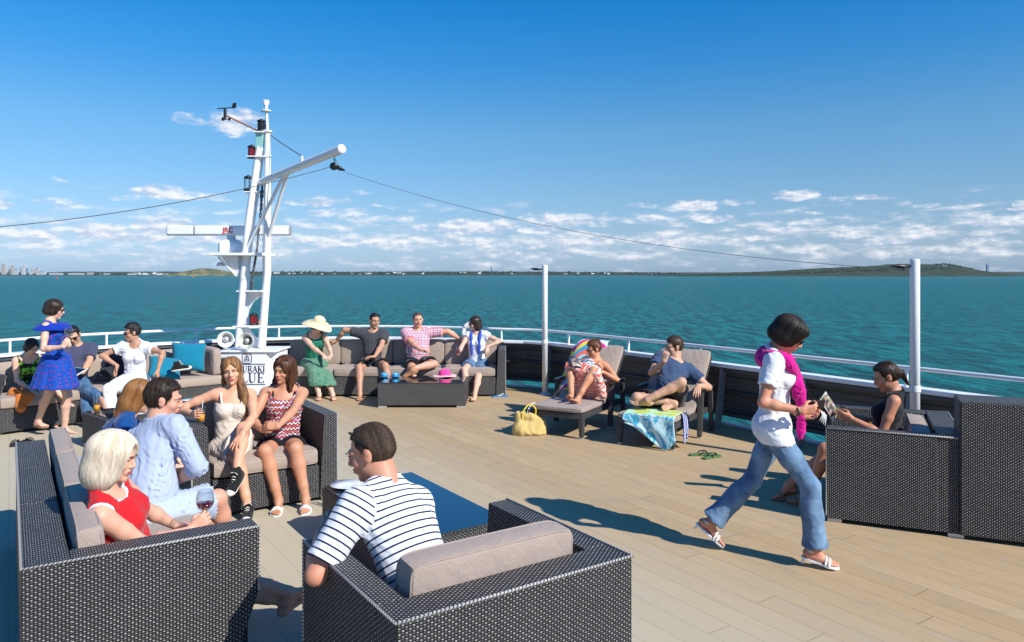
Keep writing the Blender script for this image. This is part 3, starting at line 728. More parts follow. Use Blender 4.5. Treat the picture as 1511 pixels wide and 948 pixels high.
# ------------------------------------------------------------ rattan furniture
def face_rz(f): return math.atan2(f[0], -f[1])
def wick(b, name, root, bevel=.006): return b.build(name, M['wicker'], root, bevel=bevel, weld=True)
HA = .72
def edge_braid(t, pts, r=.0065): MB().tube(smooth_corner(pts), r, 0, 6).build('edge_braid', M['braid'], t)
def smooth_corner(pts):
    return [np.array(p, float) for p in pts]
def sofa(label, cat, c, rz, W, D, nm=1, arm=(True,True), hb=HA, name='rattan_sofa', group=None, bc=True, cm='cushion', bt=.17, cut=False, seatcush=True, bctop=.82, bcdrop=(), bth=.15):
    t = thing(name, label, cat, (c[0], c[1], 0), rz, group)
    x0, x1, y0, y1 = -W/2, W/2, -D/2, D/2
    at = .15; g = .003
    xl = x0+(at if arm[0] else 0); xr = x1-(at if arm[1] else 0)
    mw = (xr-xl)/nm
    for i in range(nm):
        a, e = xl+i*mw+(g if i or not arm[0] else .001), xl+(i+1)*mw-(g if i < nm-1 or not arm[1] else .001)
        b = MB(); b.box((a,y0+.012,.03),(e,y1-bt-.09,.30)); wick(b, 'base', t)
        ba, be = (x0+.003 if (i == 0 and arm[0]) else a), (x1-.003 if (i == nm-1 and arm[1]) else e)
        b = MB(); b.hexa([(ba,y1-bt-.087,.03),(be,y1-bt-.087,.03),(be,y1,.03),(ba,y1,.03),(ba,y1-bt,hb-.001),(be,y1-bt,hb-.001),(be,y1,hb),(ba,y1,hb)]); wick(b, 'backrest', t)
        if seatcush:
            b = MB(); b.rbox(((a+e)/2,(y0+y1-bt)/2-.02,.372), (e-a-.006, D-bt-.05, .14), .035, bulge=.012); b.piping(((a+e)/2,(y0+y1-bt)/2-.02,.372), (e-a-.006, D-bt-.05, .14), .035); b.build('seat_cushion', M[cm], t)
        if bc:
            if i in bcdrop: continue
            b = MB(); th = .07; R3 = np.array([[1,0,0],[0,math.cos(th),-math.sin(th)],[0,math.sin(th),math.cos(th)]])
            b.rbox(((a+e)/2,y1-bt-.03-bth/2,(.44+bctop)/2), (e-a-.012, bth, bctop-.44), .03, bulge=.008, M3=R3); b.piping(((a+e)/2,y1-bt-.03-bth/2,(.44+bctop)/2), (e-a-.012, bth, bctop-.44), .03, M3=R3, ax=1); b.build('back_cushion', M[cm], t)
    for k, (xa, xb, on) in enumerate(((x0,x0+at,arm[0]),(x1-at,x1,arm[1]))):
        if not on: continue
        sl = .035; ye = y1-bt-.003
        ia, ib = (xa, xb+ (0)) , (xa, xb)
        if k == 0: p = [(xa,y0,.03),(xb,y0,.03),(xb,ye,.03),(xa,ye,.03),(xa,y0,HA),(xb-sl,y0,HA),(xb-sl,ye,HA),(xa,ye,HA)]
        else: p = [(xa,y0,.03),(xb,y0,.03),(xb,ye,.03),(xa,ye,.03),(xa+sl,y0,HA),(xb,y0,HA),(xb,ye,HA),(xa+sl,ye,HA)]
        if cut: b = MB(); b.extrude([(xa,y0+.14,.03),(xa,ye,.03),(xa,ye,HA),(xa,y0,HA),(xa,y0,.42)][::-1], (xb-xa,0,0))
        else: b = MB(); b.hexa(p)
        wick(b, 'armrest', t)
    if hb == HA:
        pts = []
        if arm[0]: pts += [(x0,y0,.42 if cut else .05),(x0,y0,HA)]
        else: pts += [(x0,y1-.02,HA)]
        pts += [(x0,y1,HA),(x1,y1,HA)]
        if arm[1]: pts += [(x1,y0,HA),(x1,y0,.05)]
        edge_braid(t, pts)
    for sx in (x0+.07, x1-.07):
        for sy in (y0+.06, y1-.06):
            b = MB(); b.box((sx-.06,sy-.05,.0),(sx+.06,sy+.05,.028)); b.build('foot', M['grey_metal'], t)
    return t
def uvc(u0, u1, v0, v1): return UV2((u0+u1)/2, (v0+v1)/2)
K_ = 1.0
# left sofa (faces +v), three modules with the near armrest
sofa('three-module dark rattan sofa on the left seating the blonde woman', 'sofa',
     uvc(-6.27,-3.55,.04,.97), face_rz(VN), 2.72, .93, 3, (True,False), bctop=.80, bt=.17, bth=.12, cut=True)
sofa('dark rattan two-seat armchair in the foreground under the man in the striped shirt', 'armchair', uvc(-3.25,-2.30,1.08,2.16), face_rz(-UN), 1.08, .95, 1, name='rattan_armchair', bctop=.815)
sofa('dark rattan love seat under the two young women facing the camera', 'love seat', uvc(-6.98,-6.05,1.15,2.30), face_rz(UN), 1.15, .93, 1, name='rattan_love_seat', cm='cushion_pale')
fR = np.array([-.908, .419]); aR = -fR; nR = np.array([.419, .908])
pR = G(1219, 770)[:2]
cR = pR+nR*.56+aR*.46
tR = sofa('dark rattan sofa with a high end on the right holding the woman in black', 'armchair', cR, face_rz(fR), 1.12, .92, 1, name='rattan_armchair', cm='cushion_pale', bctop=.72)
b = MB(); b.box((.22,.42,.028),(.575,2.7,.99)); wick(b, 'high_back', tR, .012)
# far sofa along the bow rail
sofa('long rattan sofa along the bow rail seating four guests', 'sofa', (-1.85, 11.93), 0.0, 3.5, .86, 4, (False,True), cm='cushion_pale', bctop=.83, bt=.16)
# left far sofa following the curved rail
FP = [np.array(p) for p in [(-7.35,7.25),(-6.0,8.72),(-5.42,9.38),(-4.85,10.1),(-4.15,10.75)]]
lf = thing('rattan_sofa', 'curved run of rattan sofa modules along the left rail with the man in jeans reading', 'sofa')
def nrm2(v): return v/np.linalg.norm(v)
segn = [nrm2(np.array([-(FP[i+1]-FP[i])[1], (FP[i+1]-FP[i])[0]])) for i in range(4)]
vn = [segn[0]]+[nrm2(segn[i]+segn[i+1]) for i in range(3)]+[segn[3]]
for i in range(4):
    a, c = FP[i], FP[i+1]; na, nc = vn[i], vn[i+1]; d = nrm2(c-a); a_ = a+d*.006; c_ = c-d*.006
    b = MB(); b.prism([tuple(p) for p in (a_, c_, c_+nc*.60, a_+na*.60)], .03, .30); wick(b, 'base', lf)
    b = MB(); b.prism([tuple(p) for p in (a_+na*.602, c_+nc*.602, c_+nc*.80, a_+na*.80)], .03, .68); wick(b, 'backrest', lf)
    mid = (a+c)/2; n_ = segn[i]; L = np.linalg.norm(c-a); ang = math.atan2(d[1], d[0])
    b = MB(); b.rbox((*(mid+n_*.30),.37), (L-.01,.62,.14), .035, bulge=.012, M3=rotz(ang)); b.build('seat_cushion', M['cushion_pale'], lf)
    b = MB(); b.rbox((*(mid+n_*.52),.62), (L-.02,.15,.36), .045, bulge=.015, M3=rotz(ang)); b.build('back_cushion', M['cushion_pale'], lf)
d = nrm2(FP[4]-FP[3]); n_ = segn[3]; ang = math.atan2(n_[1], n_[0])
b = MB(); b.prism([tuple(p) for p in (FP[4], FP[4]+d*.16, FP[4]+d*.16+n_*.8, FP[4]+n_*.8)], .03, .66); wick(b, 'armrest', lf)
b = MB(); b.rbox((*(FP[4]-d*.09+n_*.30),.63), (.56,.14,.38), .045, bulge=.015, M3=rotz(ang)); b.build('back_cushion', M['cushion'], lf)
for p in (FP[0]+segn[0]*.1, FP[1]+segn[1]*.1, FP[2]+segn[1]*.1, FP[3]+segn[2]*.1): b = MB(); b.box((p[0]-.06,p[1]-.05,0),(p[0]+.06,p[1]+.05,.028)); b.build('foot', M['grey_metal'], lf)
def ltable(label, c, rz, w, d, h=.35, group=None, lip=.03):
    t = thing('coffee_table', label, 'coffee table', (c[0], c[1], 0), rz, group)
    b = MB(); b.box((-w/2,-d/2,.03),(w/2,d/2,h-.012)); wick(b, 'body', t, .01)
    b = MB(); b.box((-w/2+lip,-d/2+lip,h-.010),(w/2-lip,d/2-lip,h)); b.build('glass_top', M['table_glass'], t, bevel=.002)
    for sx in (-w/2+.07, w/2-.07):
        for sy in (-d/2+.06, d/2-.06): b = MB(); b.box((sx-.06,sy-.05,0),(sx+.06,sy+.05,.028)); b.build('foot', M['grey_metal'], t)
    return t
ltable('low rattan coffee table with blue-reflecting glass top beside the man in the striped shirt', uvc(-5.28,-3.91,1.89,2.62), face_rz(-UN), .73, 1.37, .35, lip=.012)
ltable('rattan coffee table with blue cups and a pink hat before the bow sofa', (-1.28,10.95), 0, 1.25, .80, .35)
La = nrm2(np.array([.65,.76])); Lb = nrm2(np.array([.76,-.65])); L0 = G(121,607,.38)[:2]
ltable('small dark rattan table with a glass of orange juice beside the reading man', L0+La*.68+Lb*.36, math.atan2(La[1], La[0]), 1.36, .72, .38)
# pillows
def pillow(c, size, rot, mat, label, name='cushion_pillow', cat='pillow'):
    b = MB(); R3 = np.array(rot) if rot is not None else np.eye(3)
    w, h, th = size; n = 14; v = []; f = []
    for sg in (1,-1):
        base = len(v)
        for i in range(n+1):
            for j in range(n+1):
                x, y = -1+2*i/n, -1+2*j/n
                k = (max(0,1-x**4)*max(0,1-y**4))**.55
                pin = 1-.07*(x*x)*(1-abs(y))-.0; pin2 = 1-.07*(y*y)*(1-abs(x))
                v.append(np.array([x*w/2*(1-.08*(1-y*y)*abs(x)), sg*th/2*k, y*h/2*(1-.08*(1-x*x)*abs(y))]))
        for i in range(n):
            for j in range(n):
                q = (base+i*(n+1)+j, base+(i+1)*(n+1)+j, base+(i+1)*(n+1)+j+1, base+i*(n+1)+j+1); f.append(q[::-1] if sg < 0 else q)
    b.add([R3.T@p for p in v], f, 0, True); o = b.build(name, M[mat], weld=True); o.location = tuple(c); tag(o, label, cat); return o
def rot_yx(yaw, tilt, roll=0):
    a = Matrix.Rotation(yaw,3,'Z')@Matrix.Rotation(tilt,3,'X')@Matrix.Rotation(roll,3,'Y'); return np.array(a).T
pillow(Q(278,527,10.55), (.46,.42,.15), rot_yx(.35,-.25,.05), 'teal_fabric', 'bright teal pillow standing at the end of the curved sofa')
pillow(Q(243,543,10.15), (.42,.40,.14), rot_yx(.75,-.9,.3), 'teal_fabric', 'teal pillow lying flat on the curved sofa behind the woman in white')
pillow(Q(176,545,9.85), (.40,.40,.16), rot_yx(.7,-.5,.5), 'dark_fabric', 'charcoal pillow slumped against the curved sofa back')
pillow(Q(-22,572,8.9), (.40,.40,.16), rot_yx(.9,-.3,.3), 'dark_fabric', 'black pillow at the left end of the curved sofa')
# ------------------------------------------------------------ loungers
def lounger(c, dirv, label):
    t = thing('sun_lounger', label, 'sun lounger', (c[0], c[1], 0), math.atan2(-dirv[0], dirv[1]), 'sun loungers beside the bulwark')
    w = .67; fm = M['wicker']
    b = MB(); b.box((-w/2,0,.225),(w/2,.05,.29)); b.box((-w/2,.05,.225),(-w/2+.05,1.25,.29)); b.box((w/2-.05,.05,.225),(w/2,1.25,.29)); b.box((-w/2+.05,1.2,.225),(w/2-.05,1.25,.29)); b.build('frame', fm, t, bevel=.006, weld=True)
    b = MB()
    for k in range(9): b.box((-w/2+.052,.1+k*.085,.255),(w/2-.052,.145+k*.085,.27))
    b.build('slats', M['dark_frame'], t)
    for sx in (-1, 1):
        xx = sx*(w/2-.03)
        b = MB(); b.hexa([(xx-.022,.01,.02),(xx+.022,.01,.02),(xx+.022,.055,.02),(xx-.022,.055,.02),(xx-.03,-.002,.224),(xx+.03,-.002,.224),(xx+.03,.075,.224),(xx-.03,.075,.224)]); l_ = b.build('leg', fm, t, bevel=.004)
        b = MB(); b.box((xx-.02,.012,0),(xx+.02,.053,.019)); b.build('foot_cap', M['grey_metal'], l_)
        xo = sx*(w/2+.032)
        b = MB(); b.hexa([(xo-.025,.74,.02),(xo+.025,.74,.02),(xo+.025,.79,.02),(xo-.025,.79,.02),(xo-.03,.80,.52),(xo+.03,.80,.52),(xo+.03,.86,.52),(xo-.03,.86,.52)]); l_ = b.build('leg', fm, t, bevel=.004)
        b = MB(); b.box((xo-.022,.742,0),(xo+.022,.788,.019)); b.build('foot_cap', M['grey_metal'], l_)
        b = MB(); b.hexa([(xo-.025,1.22,.0),(xo+.025,1.22,.0),(xo+.025,1.27,.0),(xo-.025,1.27,.0),(xo-.025,1.17,.50),(xo+.025,1.17,.50),(xo+.025,1.22,.50),(xo-.025,1.22,.50)]); b.build('leg', fm, t, bevel=.004)
        b = MB(); b.rbox((xo,1.0,.545),(.075,.50,.04),.015); b.build('armrest', M['dark_frame'], t)
    h0, h1 = np.array([.78,.30]), np.array([1.40,.90])
    dv = (h1-h0)/np.linalg.norm(h1-h0); nv = np.array([-dv[1], dv[0]])
    b = MB(); e = h0-nv*0; pl = []
    for sx0, sx1 in ((-w/2+.01,-w/2+.05),(w/2-.05,w/2-.01)):
        q = [h0-nv*.045, h1-nv*.045, h1-nv*.005, h0-nv*.005]; b.extrude([(sx0, p[0], p[1]) for p in q], (sx1-sx0,0,0))
    q = [h1-nv*.045-dv*.05, h1-nv*.045, h1-nv*.004, h1-nv*.004-dv*.05]; b.extrude([(-w/2+.05, p[0], p[1]) for p in q], (w-.1,0,0)); b.build('back_frame', fm, t)
    b = MB(); b.tube([(-w/2+.06,*(h0*.4+h1*.6-nv*.045)),(-w/2+.06,1.15,.26)], .01); b.tube([(w/2-.06,*(h0*.4+h1*.6-nv*.045)),(w/2-.06,1.15,.26)], .01); b.build('back_stay', M['steel'], t)
    b = MB(); b.rbox((0,.39,.325),(w-.02,.80,.07),.03,bulge=.008,n=8); b.piping((0,.39,.325),(w-.02,.80,.07),.03); b.build('seat_cushion', M['cushion'], t)
    mid = (h0+h1)/2+nv*.04; th = math.atan2(dv[1], dv[0])
    R3 = np.array([[1,0,0],[0,dv[0],dv[1]],[0,nv[0],nv[1]]])
    b = MB(); b.rbox((0,mid[0],mid[1]),(w-.02,np.linalg.norm(h1-h0)+.04,.075),.035,bulge=.01,n=8,M3=R3); b.piping((0,mid[0],mid[1]),(w-.02,np.linalg.norm(h1-h0)+.04,.075),.035,M3=R3); b.build('back_cushion', M['cushion_pale'], t)
    return t
L1 = lounger((.515,8.675), (.48,.877), 'left sun lounger holding the reading woman, colourful zigzag towel over its back')
L2 = lounger((1.45,8.135), (.52,.854), 'right sun lounger holding the man in the blue t-shirt, turquoise towel over its side')
# ------------------------------------------------------------ implicit-surface figures
A = lambda *a: np.array(a, float)
def un(v): v = np.array(v, float); return v/(np.linalg.norm(v)+1e-12)
class Cone:
    def __init__(s, a, b, ra, rb=None, k=.02): s.a, s.b, s.ra, s.rb, s.k = np.array(a,float), np.array(b,float), ra, ra if rb is None else rb, k
    def box(s): r = max(s.ra, s.rb); return np.minimum(s.a,s.b)-r, np.maximum(s.a,s.b)+r
    def ev(s, X, Y, Z):
        ba = s.b-s.a; L = float(ba@ba)+1e-12
        t = np.clip(((X-s.a[0])*ba[0]+(Y-s.a[1])*ba[1]+(Z-s.a[2])*ba[2])/L, 0, 1)
        dx, dy, dz = X-s.a[0]-t*ba[0], Y-s.a[1]-t*ba[1], Z-s.a[2]-t*ba[2]
        return np.sqrt(dx*dx+dy*dy+dz*dz)-(s.ra+t*(s.rb-s.ra))
class Ell:
    def __init__(s, c, r, M3=None, k=.03): s.c, s.r, s.k = np.array(c,float), np.array(r,float), k; s.M = np.eye(3) if M3 is None else np.array(M3)
    def box(s): m = float(max(s.r)); return s.c-m, s.c+m
    def ev(s, X, Y, Z):
        x, y, z = X-s.c[0], Y-s.c[1], Z-s.c[2]
        q = [s.M[i,0]*x+s.M[i,1]*y+s.M[i,2]*z for i in range(3)]
        k0 = np.sqrt((q[0]/s.r[0])**2+(q[1]/s.r[1])**2+(q[2]/s.r[2])**2)+1e-9
        k1 = np.sqrt((q[0]/s.r[0]**2)**2+(q[1]/s.r[1]**2)**2+(q[2]/s.r[2]**2)**2)+1e-9
        return k0*(k0-1)/k1
class Fn:
    def __init__(s, lo, hi, f, k=.02): s.lo, s.hi, s.f, s.k = np.array(lo,float), np.array(hi,float), f, k
    def box(s): return s.lo, s.hi
    def ev(s, X, Y, Z): return s.f(X, Y, Z)
def smin(a, b, k):
    h = np.maximum(k-np.abs(a-b), 0)/k
    return np.minimum(a, b)-h*h*k*.25
class Grid:
    def __init__(s, lo, hi, res):
        s.lo = np.array(lo,float)-3*res; s.res = res
        s.n = np.ceil((np.array(hi,float)+3*res-s.lo)/res).astype(int)+1
        s.ax = [(s.lo[i]+res*np.arange(s.n[i])).astype(np.float32) for i in range(3)]
        s.X, s.Y, s.Z = s.ax[0][:,None,None], s.ax[1][None,:,None], s.ax[2][None,None,:]
    def new(s): return np.full(tuple(s.n), .3, np.float32)
    def put(s, F, p, t=0.0):
        lo, hi = p.box(); m = p.k+abs(t)+.03
        i0 = np.maximum(np.floor((lo-m-s.lo)/s.res).astype(int), 0); i1 = np.minimum(np.ceil((hi+m-s.lo)/s.res).astype(int)+1, s.n)
        if np.any(i1 <= i0): return
        sl = tuple(slice(a, b) for a, b in zip(i0, i1))
        d = p.ev(s.X[sl[0]], s.Y[:,sl[1]], s.Z[:,:,sl[2]])-t
        F[sl] = smin(F[sl], d, p.k)
def pbounds(prims, t=0.0):
    los, his = zip(*[p.box() for p in prims]); return np.min(los,0)-t, np.max(his,0)+t
def nets(F, g, relax=1):
    s = F < 0; nx, ny, nz = F.shape
    cnt = np.zeros((nx-1,ny-1,nz-1), np.uint8)
    for i in (0,1):
        for j in (0,1):
            for k in (0,1): cnt += s[i:nx-1+i, j:ny-1+j, k:nz-1+k]
    act = (cnt > 0) & (cnt < 8); ijk = np.argwhere(act)
    if len(ijk) == 0: return np.zeros((0,3)), np.zeros((0,4), int)
    idx = np.full(act.shape, -1, np.int64); idx[act] = np.arange(len(ijk))
    cor = [(0,0,0),(1,0,0),(0,1,0),(1,1,0),(0,0,1),(1,0,1),(0,1,1),(1,1,1)]
    val = [F[ijk[:,0]+c[0], ijk[:,1]+c[1], ijk[:,2]+c[2]] for c in cor]
    acc = np.zeros((len(ijk),3)); n = np.zeros(len(ijk))
    for a in range(8):
        for b in range(a+1, 8):
            if bin(a ^ b).count('1') != 1: continue
            m = (val[a] < 0) != (val[b] < 0)
            t = np.where(m, val[a]/(val[a]-val[b]+1e-12), 0)
            ca, cb = np.array(cor[a],float), np.array(cor[b],float)
            acc += np.where(m[:,None], ca+(cb-ca)*t[:,None], 0); n += m
    V = (ijk+acc/n[:,None])*g.res+g.lo
    quads = []
    for ax in range(3):
        o1, o2 = (ax+1)%3, (ax+2)%3
        a = [slice(None)]*3; b = [slice(None)]*3
        a[ax] = slice(0,-1); b[ax] = slice(1,None)
        d = s[tuple(a)] != s[tuple(b)]
        e = np.argwhere(d)
        e = e[(e[:,o1] > 0) & (e[:,o2] > 0) & (e[:,o1] < F.shape[o1]-1) & (e[:,o2] < F.shape[o2]-1)]
        def at(d1, d2):
            q = e.copy(); q[:,o1] -= d1; q[:,o2] -= d2; return idx[q[:,0],q[:,1],q[:,2]]
        Q4 = np.stack([at(1,1), at(0,1), at(0,0), at(1,0)], 1)
        inside = s[e[:,0],e[:,1],e[:,2]]
        Q4[~inside] = Q4[~inside][:, ::-1]
        quads.append(Q4)
    Qd = np.concatenate(quads)
    for _ in range(relax):
        acc = np.zeros_like(V); c = np.zeros(len(V))
        for k in range(4):
            np.add.at(acc, Qd[:,k], V[Qd[:,(k+1)%4]]); np.add.at(c, Qd[:,k], 1)
        V = V*.45+acc/np.maximum(c,1)[:,None]*.55
    return V, Qd
class Soup:
    def __init__(s): s.V = []; s.F = []; s.M = []; s.L = []; s.n = 0
    def add(s, V, F, mi=0, lc=None):
        if len(V) == 0: return
        s.V.append(V); s.F.append(F+s.n); s.M.append(np.full(len(F), mi) if np.isscalar(mi) else mi)
        s.L.append(np.zeros_like(V) if lc is None else lc); s.n += len(V)
    def mb(s, b, mi=0):       # add an MB builder
        V = np.array(b.v); F = np.array([list(f)+([f[-1]] if len(f) == 3 else []) for f in b.f if len(f) in (3,4)])
        s.add(V, F, mi if mi is not None else np.array([m for f, m in zip(b.f, b.m) if len(f) in (3,4)]))
    def build(s, name, mats, parent=None):
        V = np.concatenate(s.V); F = np.concatenate(s.F); Mi = np.concatenate(s.M); L = np.concatenate(s.L)
        tri = F[:,2] == F[:,3]
        me = bpy.data.meshes.new(name); me.vertices.add(len(V)); me.vertices.foreach_set('co', V.astype(np.float32).ravel())
        lens = np.where(tri, 3, 4); starts = np.concatenate([[0], np.cumsum(lens)[:-1]])
        mask = np.ones(F.shape, bool); mask[tri,3] = False
        me.loops.add(int(lens.sum())); me.loops.foreach_set('vertex_index', F[mask].astype(np.int32))
        me.polygons.add(len(F)); me.polygons.foreach_set('loop_start', starts.astype(np.int32))
        try: me.polygons.foreach_set('loop_total', lens.astype(np.int32))
        except Exception: pass
        for m_ in mats: me.materials.append(m_)
        me.polygons.foreach_set('material_index', Mi.astype(np.int32)); me.polygons.foreach_set('use_smooth', np.ones(len(F), bool))
        at = me.attributes.new('lc', 'FLOAT_VECTOR', 'POINT'); at.data.foreach_set('vector', L.astype(np.float32).ravel())
        me.update(calc_edges=True); me.validate()
        o = bpy.data.objects.new(name, me); return link(o, parent)
def sculpt(pieces, res, wr=0.0, seed=0.0, relax=1, freq=1.0, wdir=(0,0,1)):
    """pieces: list of (prims, t, clips, k)"""
    lo = np.min([pbounds(p[0], p[1])[0] for p in pieces], 0)-.01; hi = np.max([pbounds(p[0], p[1])[1] for p in pieces], 0)+.01
    g = Grid(lo, hi, res); F = None
    for prims, t, clips, k in pieces:
        f = g.new()
        for p in prims: g.put(f, p, t)
        for c in clips: f = np.maximum(f, c(g.X, g.Y, g.Z))
        F = f if F is None else smin(F, f, k)
    if wr:
        q_ = freq*(2.5 if res < .0095 else 1.8); X, Y, Z = g.X*q_, g.Y*q_, g.Z*q_
        w1 = np.sin(9*X+7*Y+5*Z+seed); w2 = np.sin(11*Y-8*Z+6*X+seed*2.1); 
        w3 = np.sin(17*X-13*Z+11*Y+seed*3)
        r1 = 1-2*np.abs(np.sin(23*Z+14*X+2.6*w1+1.2*w3+seed))**.75; r2 = 1-2*np.abs(np.sin(19*X-20*Y+17*Z+2.8*w2+seed))**.75; r3 = np.sin(80*Z-45*Y+30*X+2.5*w1)
        n = -(r1*(.55+.45*w2)+r2*(.5+.5*w3)*.8+r3*.22)
        F = F+(wr*n).astype(np.float32)
    return nets(F, g, relax)
def plane(p, n):       # keeps the side where (x-p).n < 0
    n = un(n); return lambda X, Y, Z: ((X-p[0])*n[0]+(Y-p[1])*n[1]+(Z-p[2])*n[2]).astype(np.float32)
def minus(pr, grow=0.0): return lambda X, Y, Z: -(pr.ev(X, Y, Z)-grow)
def frame(yaw, pitch=0.0, roll=0.0):    # rows R, F, U ; degrees
    y, p, r = map(math.radians, (yaw, pitch, roll))
    Fv = A(math.cos(y)*math.cos(p), math.sin(y)*math.cos(p), -math.sin(p)); U0 = A(0,0,1); Rv = un(np.cross(Fv, U0)); Uv = np.cross(Rv, Fv)
    R2 = Rv*math.cos(r)-Uv*math.sin(r); U2 = Uv*math.cos(r)+Rv*math.sin(r)
    return np.array([R2, Fv, U2])
def frame_up(up, yaw):
    up = un(up); f = A(math.cos(math.radians(yaw)), math.sin(math.radians(yaw)), 0); f = un(f-up*(f@up)); return np.array([np.cross(f, up), f, up])
def ik(a, t, l1, l2, pole):
    d = t-a; L = np.linalg.norm(d)
    if L > (l1+l2)*.995: t = a+d/L*(l1+l2)*.995; d = t-a; L = np.linalg.norm(d)
    if L < abs(l1-l2)+.02: L = abs(l1-l2)+.02
    d = un(d); x = (l1*l1-l2*l2+L*L)/(2*L); h = math.sqrt(max(l1*l1-x*x, 1e-6))
    pole = np.array(pole, float); pl = un(pole-d*(pole@d)); return a+d*x+pl*h, t
# ---- skin and hair materials
SKN = {}
def skin(tone):
    if tone in SKN: return SKN[tone]
    m = NT('skin'); co = m.coord('Object'); c = (min(.8,tone[0]*1.14), tone[1]*1.18, tone[2]*1.22)
    n = m.noise(co, 9, 5, .65); f = m.noise(co, 75, 4, .7)
    col = m.mix(m.ramp(n, [(.35,(0,)*3),(.7,(1,)*3)]), (*c, 1), (min(1,c[0]*1.03), c[1]*.86, c[2]*.82, 1))
    col = m.mix(m.math('MULTIPLY', f, .35), col, (c[0]*.82, c[1]*.70, c[2]*.62, 1))
    m.bsdf(col, .50, .35, 0, m.bump(m.noise(co, 240, 2), .25, .0012), Subsurface_Weight=.10, Subsurface_Scale=.012, Subsurface_Radius=(1,.35,.2))
    SKN[tone] = m.m; return m.m
FAIR, MED, TAN, RUDDY, DARKM = (.60,.38,.28), (.50,.30,.20), (.42,.235,.15), (.55,.29,.20), (.40,.24,.16)
HRM = {}
def hairmat(c, c2=None, rough=.38, dk=.3):
    key = (c, c2)
    if key in HRM: return HRM[key]
    m = NT('hair'); lc = m.attr('lc'); c2 = c2 or tuple(min(1, x*2.2+.01) for x in c)
    st = m.noise(m.mapping(lc, (1,1,.05)), 420, 3, .7); big = m.noise(m.mapping(lc, (1,1,.12)), 38, 3, .6)
    col = m.mix(m.ramp(big, [(.32,(0,)*3),(.7,(1,)*3)]), (*c,1), (*c2,1))
    col = m.mix(m.ramp(st, [(.30,(0,)*3),(.60,(1,)*3)]), m.mix(.4, col, (c[0]*dk,c[1]*dk,c[2]*dk,1)), col)
    m.bsdf(col, rough, .25, 0, m.bump(m.math('ADD', st, m.math('MULTIPLY', big, 1.5)), .6, .0022))
    HRM[key] = m.m; return m.m
M['lips'] = simple('lips', (.42,.10,.09), .35, .5, var=.1); M['lips_red'] = simple('red_lips', (.5,.03,.04), .3, .5, var=.1)
M['eye'] = simple('eye_white', (.45,.42,.40), .15, .5, var=.03); M['iris'] = simple('eye_iris', (.03,.018,.01), .1, .6, var=.2); M['teeth'] = simple('teeth', (.8,.77,.7), .25, .5, var=.03)
M['lens'] = simple('sunglass_lens', (.006,.006,.008), .06, .8, var=.1)
def head_prims(sex, jaw=1.0):
    f = sex == 'f'; w = .96 if f else 1.0
    P = [Ell((0,-.014,.030),(.075,.094,.086),k=.02), Ell((0,.024,-.028),(.057*w,.066,.080),k=.02), Ell((0,.012,-.060),(.050*w*jaw,.052,.042),k=.02),
         Ell((0,.070,-.092),(.021*(.85 if f else 1.15),.018,.018),k=.02), Cone((0,-.02,-.05),(0,.03,-.075),.045*w,.03,k=.02)]
    for sx in (-1,1):
        P += [Ell((sx*.036,.056,-.022),(.025,.024,.022),k=.02), Cone((sx*.012,.086,.029),(sx*.046,.066,.025),.009 if f else .012,.009,k=.012)]
    P += [Cone((0,.088,.022),(0,.104,-.016),.008,.0105,k=.012), Ell((0,.105,-.022),(.0105,.012,.009),k=.008), Ell((.012,.095,-.026),(.007,.010,.007),k=.006), Ell((-.012,.095,-.026),(.007,.010,.007),k=.006)]
    P += [Ell((0,.083,-.054),(.026,.014,.018),k=.010), Ell((0,.095,-.0475),(.021,.008,.0048),k=.003), Ell((0,.0935,-.0585),(.018,.009,.006),k=.003)]
    for sx in (-1,1):
        P += [Ell((sx*.077,-.006,.0),(.008,.020,.030),frame(90,0,sx*-8)@np.eye(3) if False else None,k=.006), Ell((sx*.083,-.012,.012),(.006,.014,.016),k=.004)]
    return P
GC = {}
def head_mesh(sex, res, Nl, jaw=1.0, smile=0):
    P = head_prims(sex, jaw)
    nr = .052 if sex == 'f' else .064
    neck = [Cone((0,-.018,-.06), Nl, nr*.93, nr*1.05, k=.02)]
    g = Grid((-.1,-.125,-.19),(.1,.13,.125),res); F = g.new()
    for p in P+neck: g.put(F, p)
    for sx in (-1,1):
        d = Ell((sx*.031,.0985,.010),(.0185,.013,.0125)).ev(g.X,g.Y,g.Z)
        F = -smin(-F, d, .008)
    d = Cone((-.019,.104,-.0525-.000),(.019,.104,-.0525),.0032 if not smile else .005).ev(g.X,g.Y,g.Z); F = -smin(-F, d, .003)
    V, Qd = nets(F, g, 1)
    C = V[Qd].mean(1); mi = np.zeros(len(Qd), int)
    lip = (np.abs(C[:,0]) < .0235-abs(0)) & (C[:,1] > .082) & (C[:,2] < -.0435) & (C[:,2] > -.0645) & ((np.abs(C[:,0])/.024)**2+((C[:,2]+.0535)/.0105)**2 < 1)
    mi[lip] = 1
    S = Soup(); S.add(V, Qd, mi)
    b = MB()
    for sx in (-1,1):
        b.ball((sx*.030,.0745,.0095),(.0112,.0106,.0052),3,14); b.ball((sx*.030,.0815,.0092),(.0058,.0046,.0058),4,10)
        # brow and upper lid
        b.tube([(sx*.014,.1025,.026),(sx*.030,.0995,.031),(sx*.046,.0865,.0265)],[.0028,.0032,.0018],2,6)
        b.tube([(sx*.018,.0890,.0135),(sx*.031,.0920,.0170),(sx*.044,.0835,.0125)],[.0018,.0032,.0018],5,6)
    if smile: b.ball((0,.0915,-.0527),(.015,.0065,.0042),6,10)
    S.mb(b, None); return S
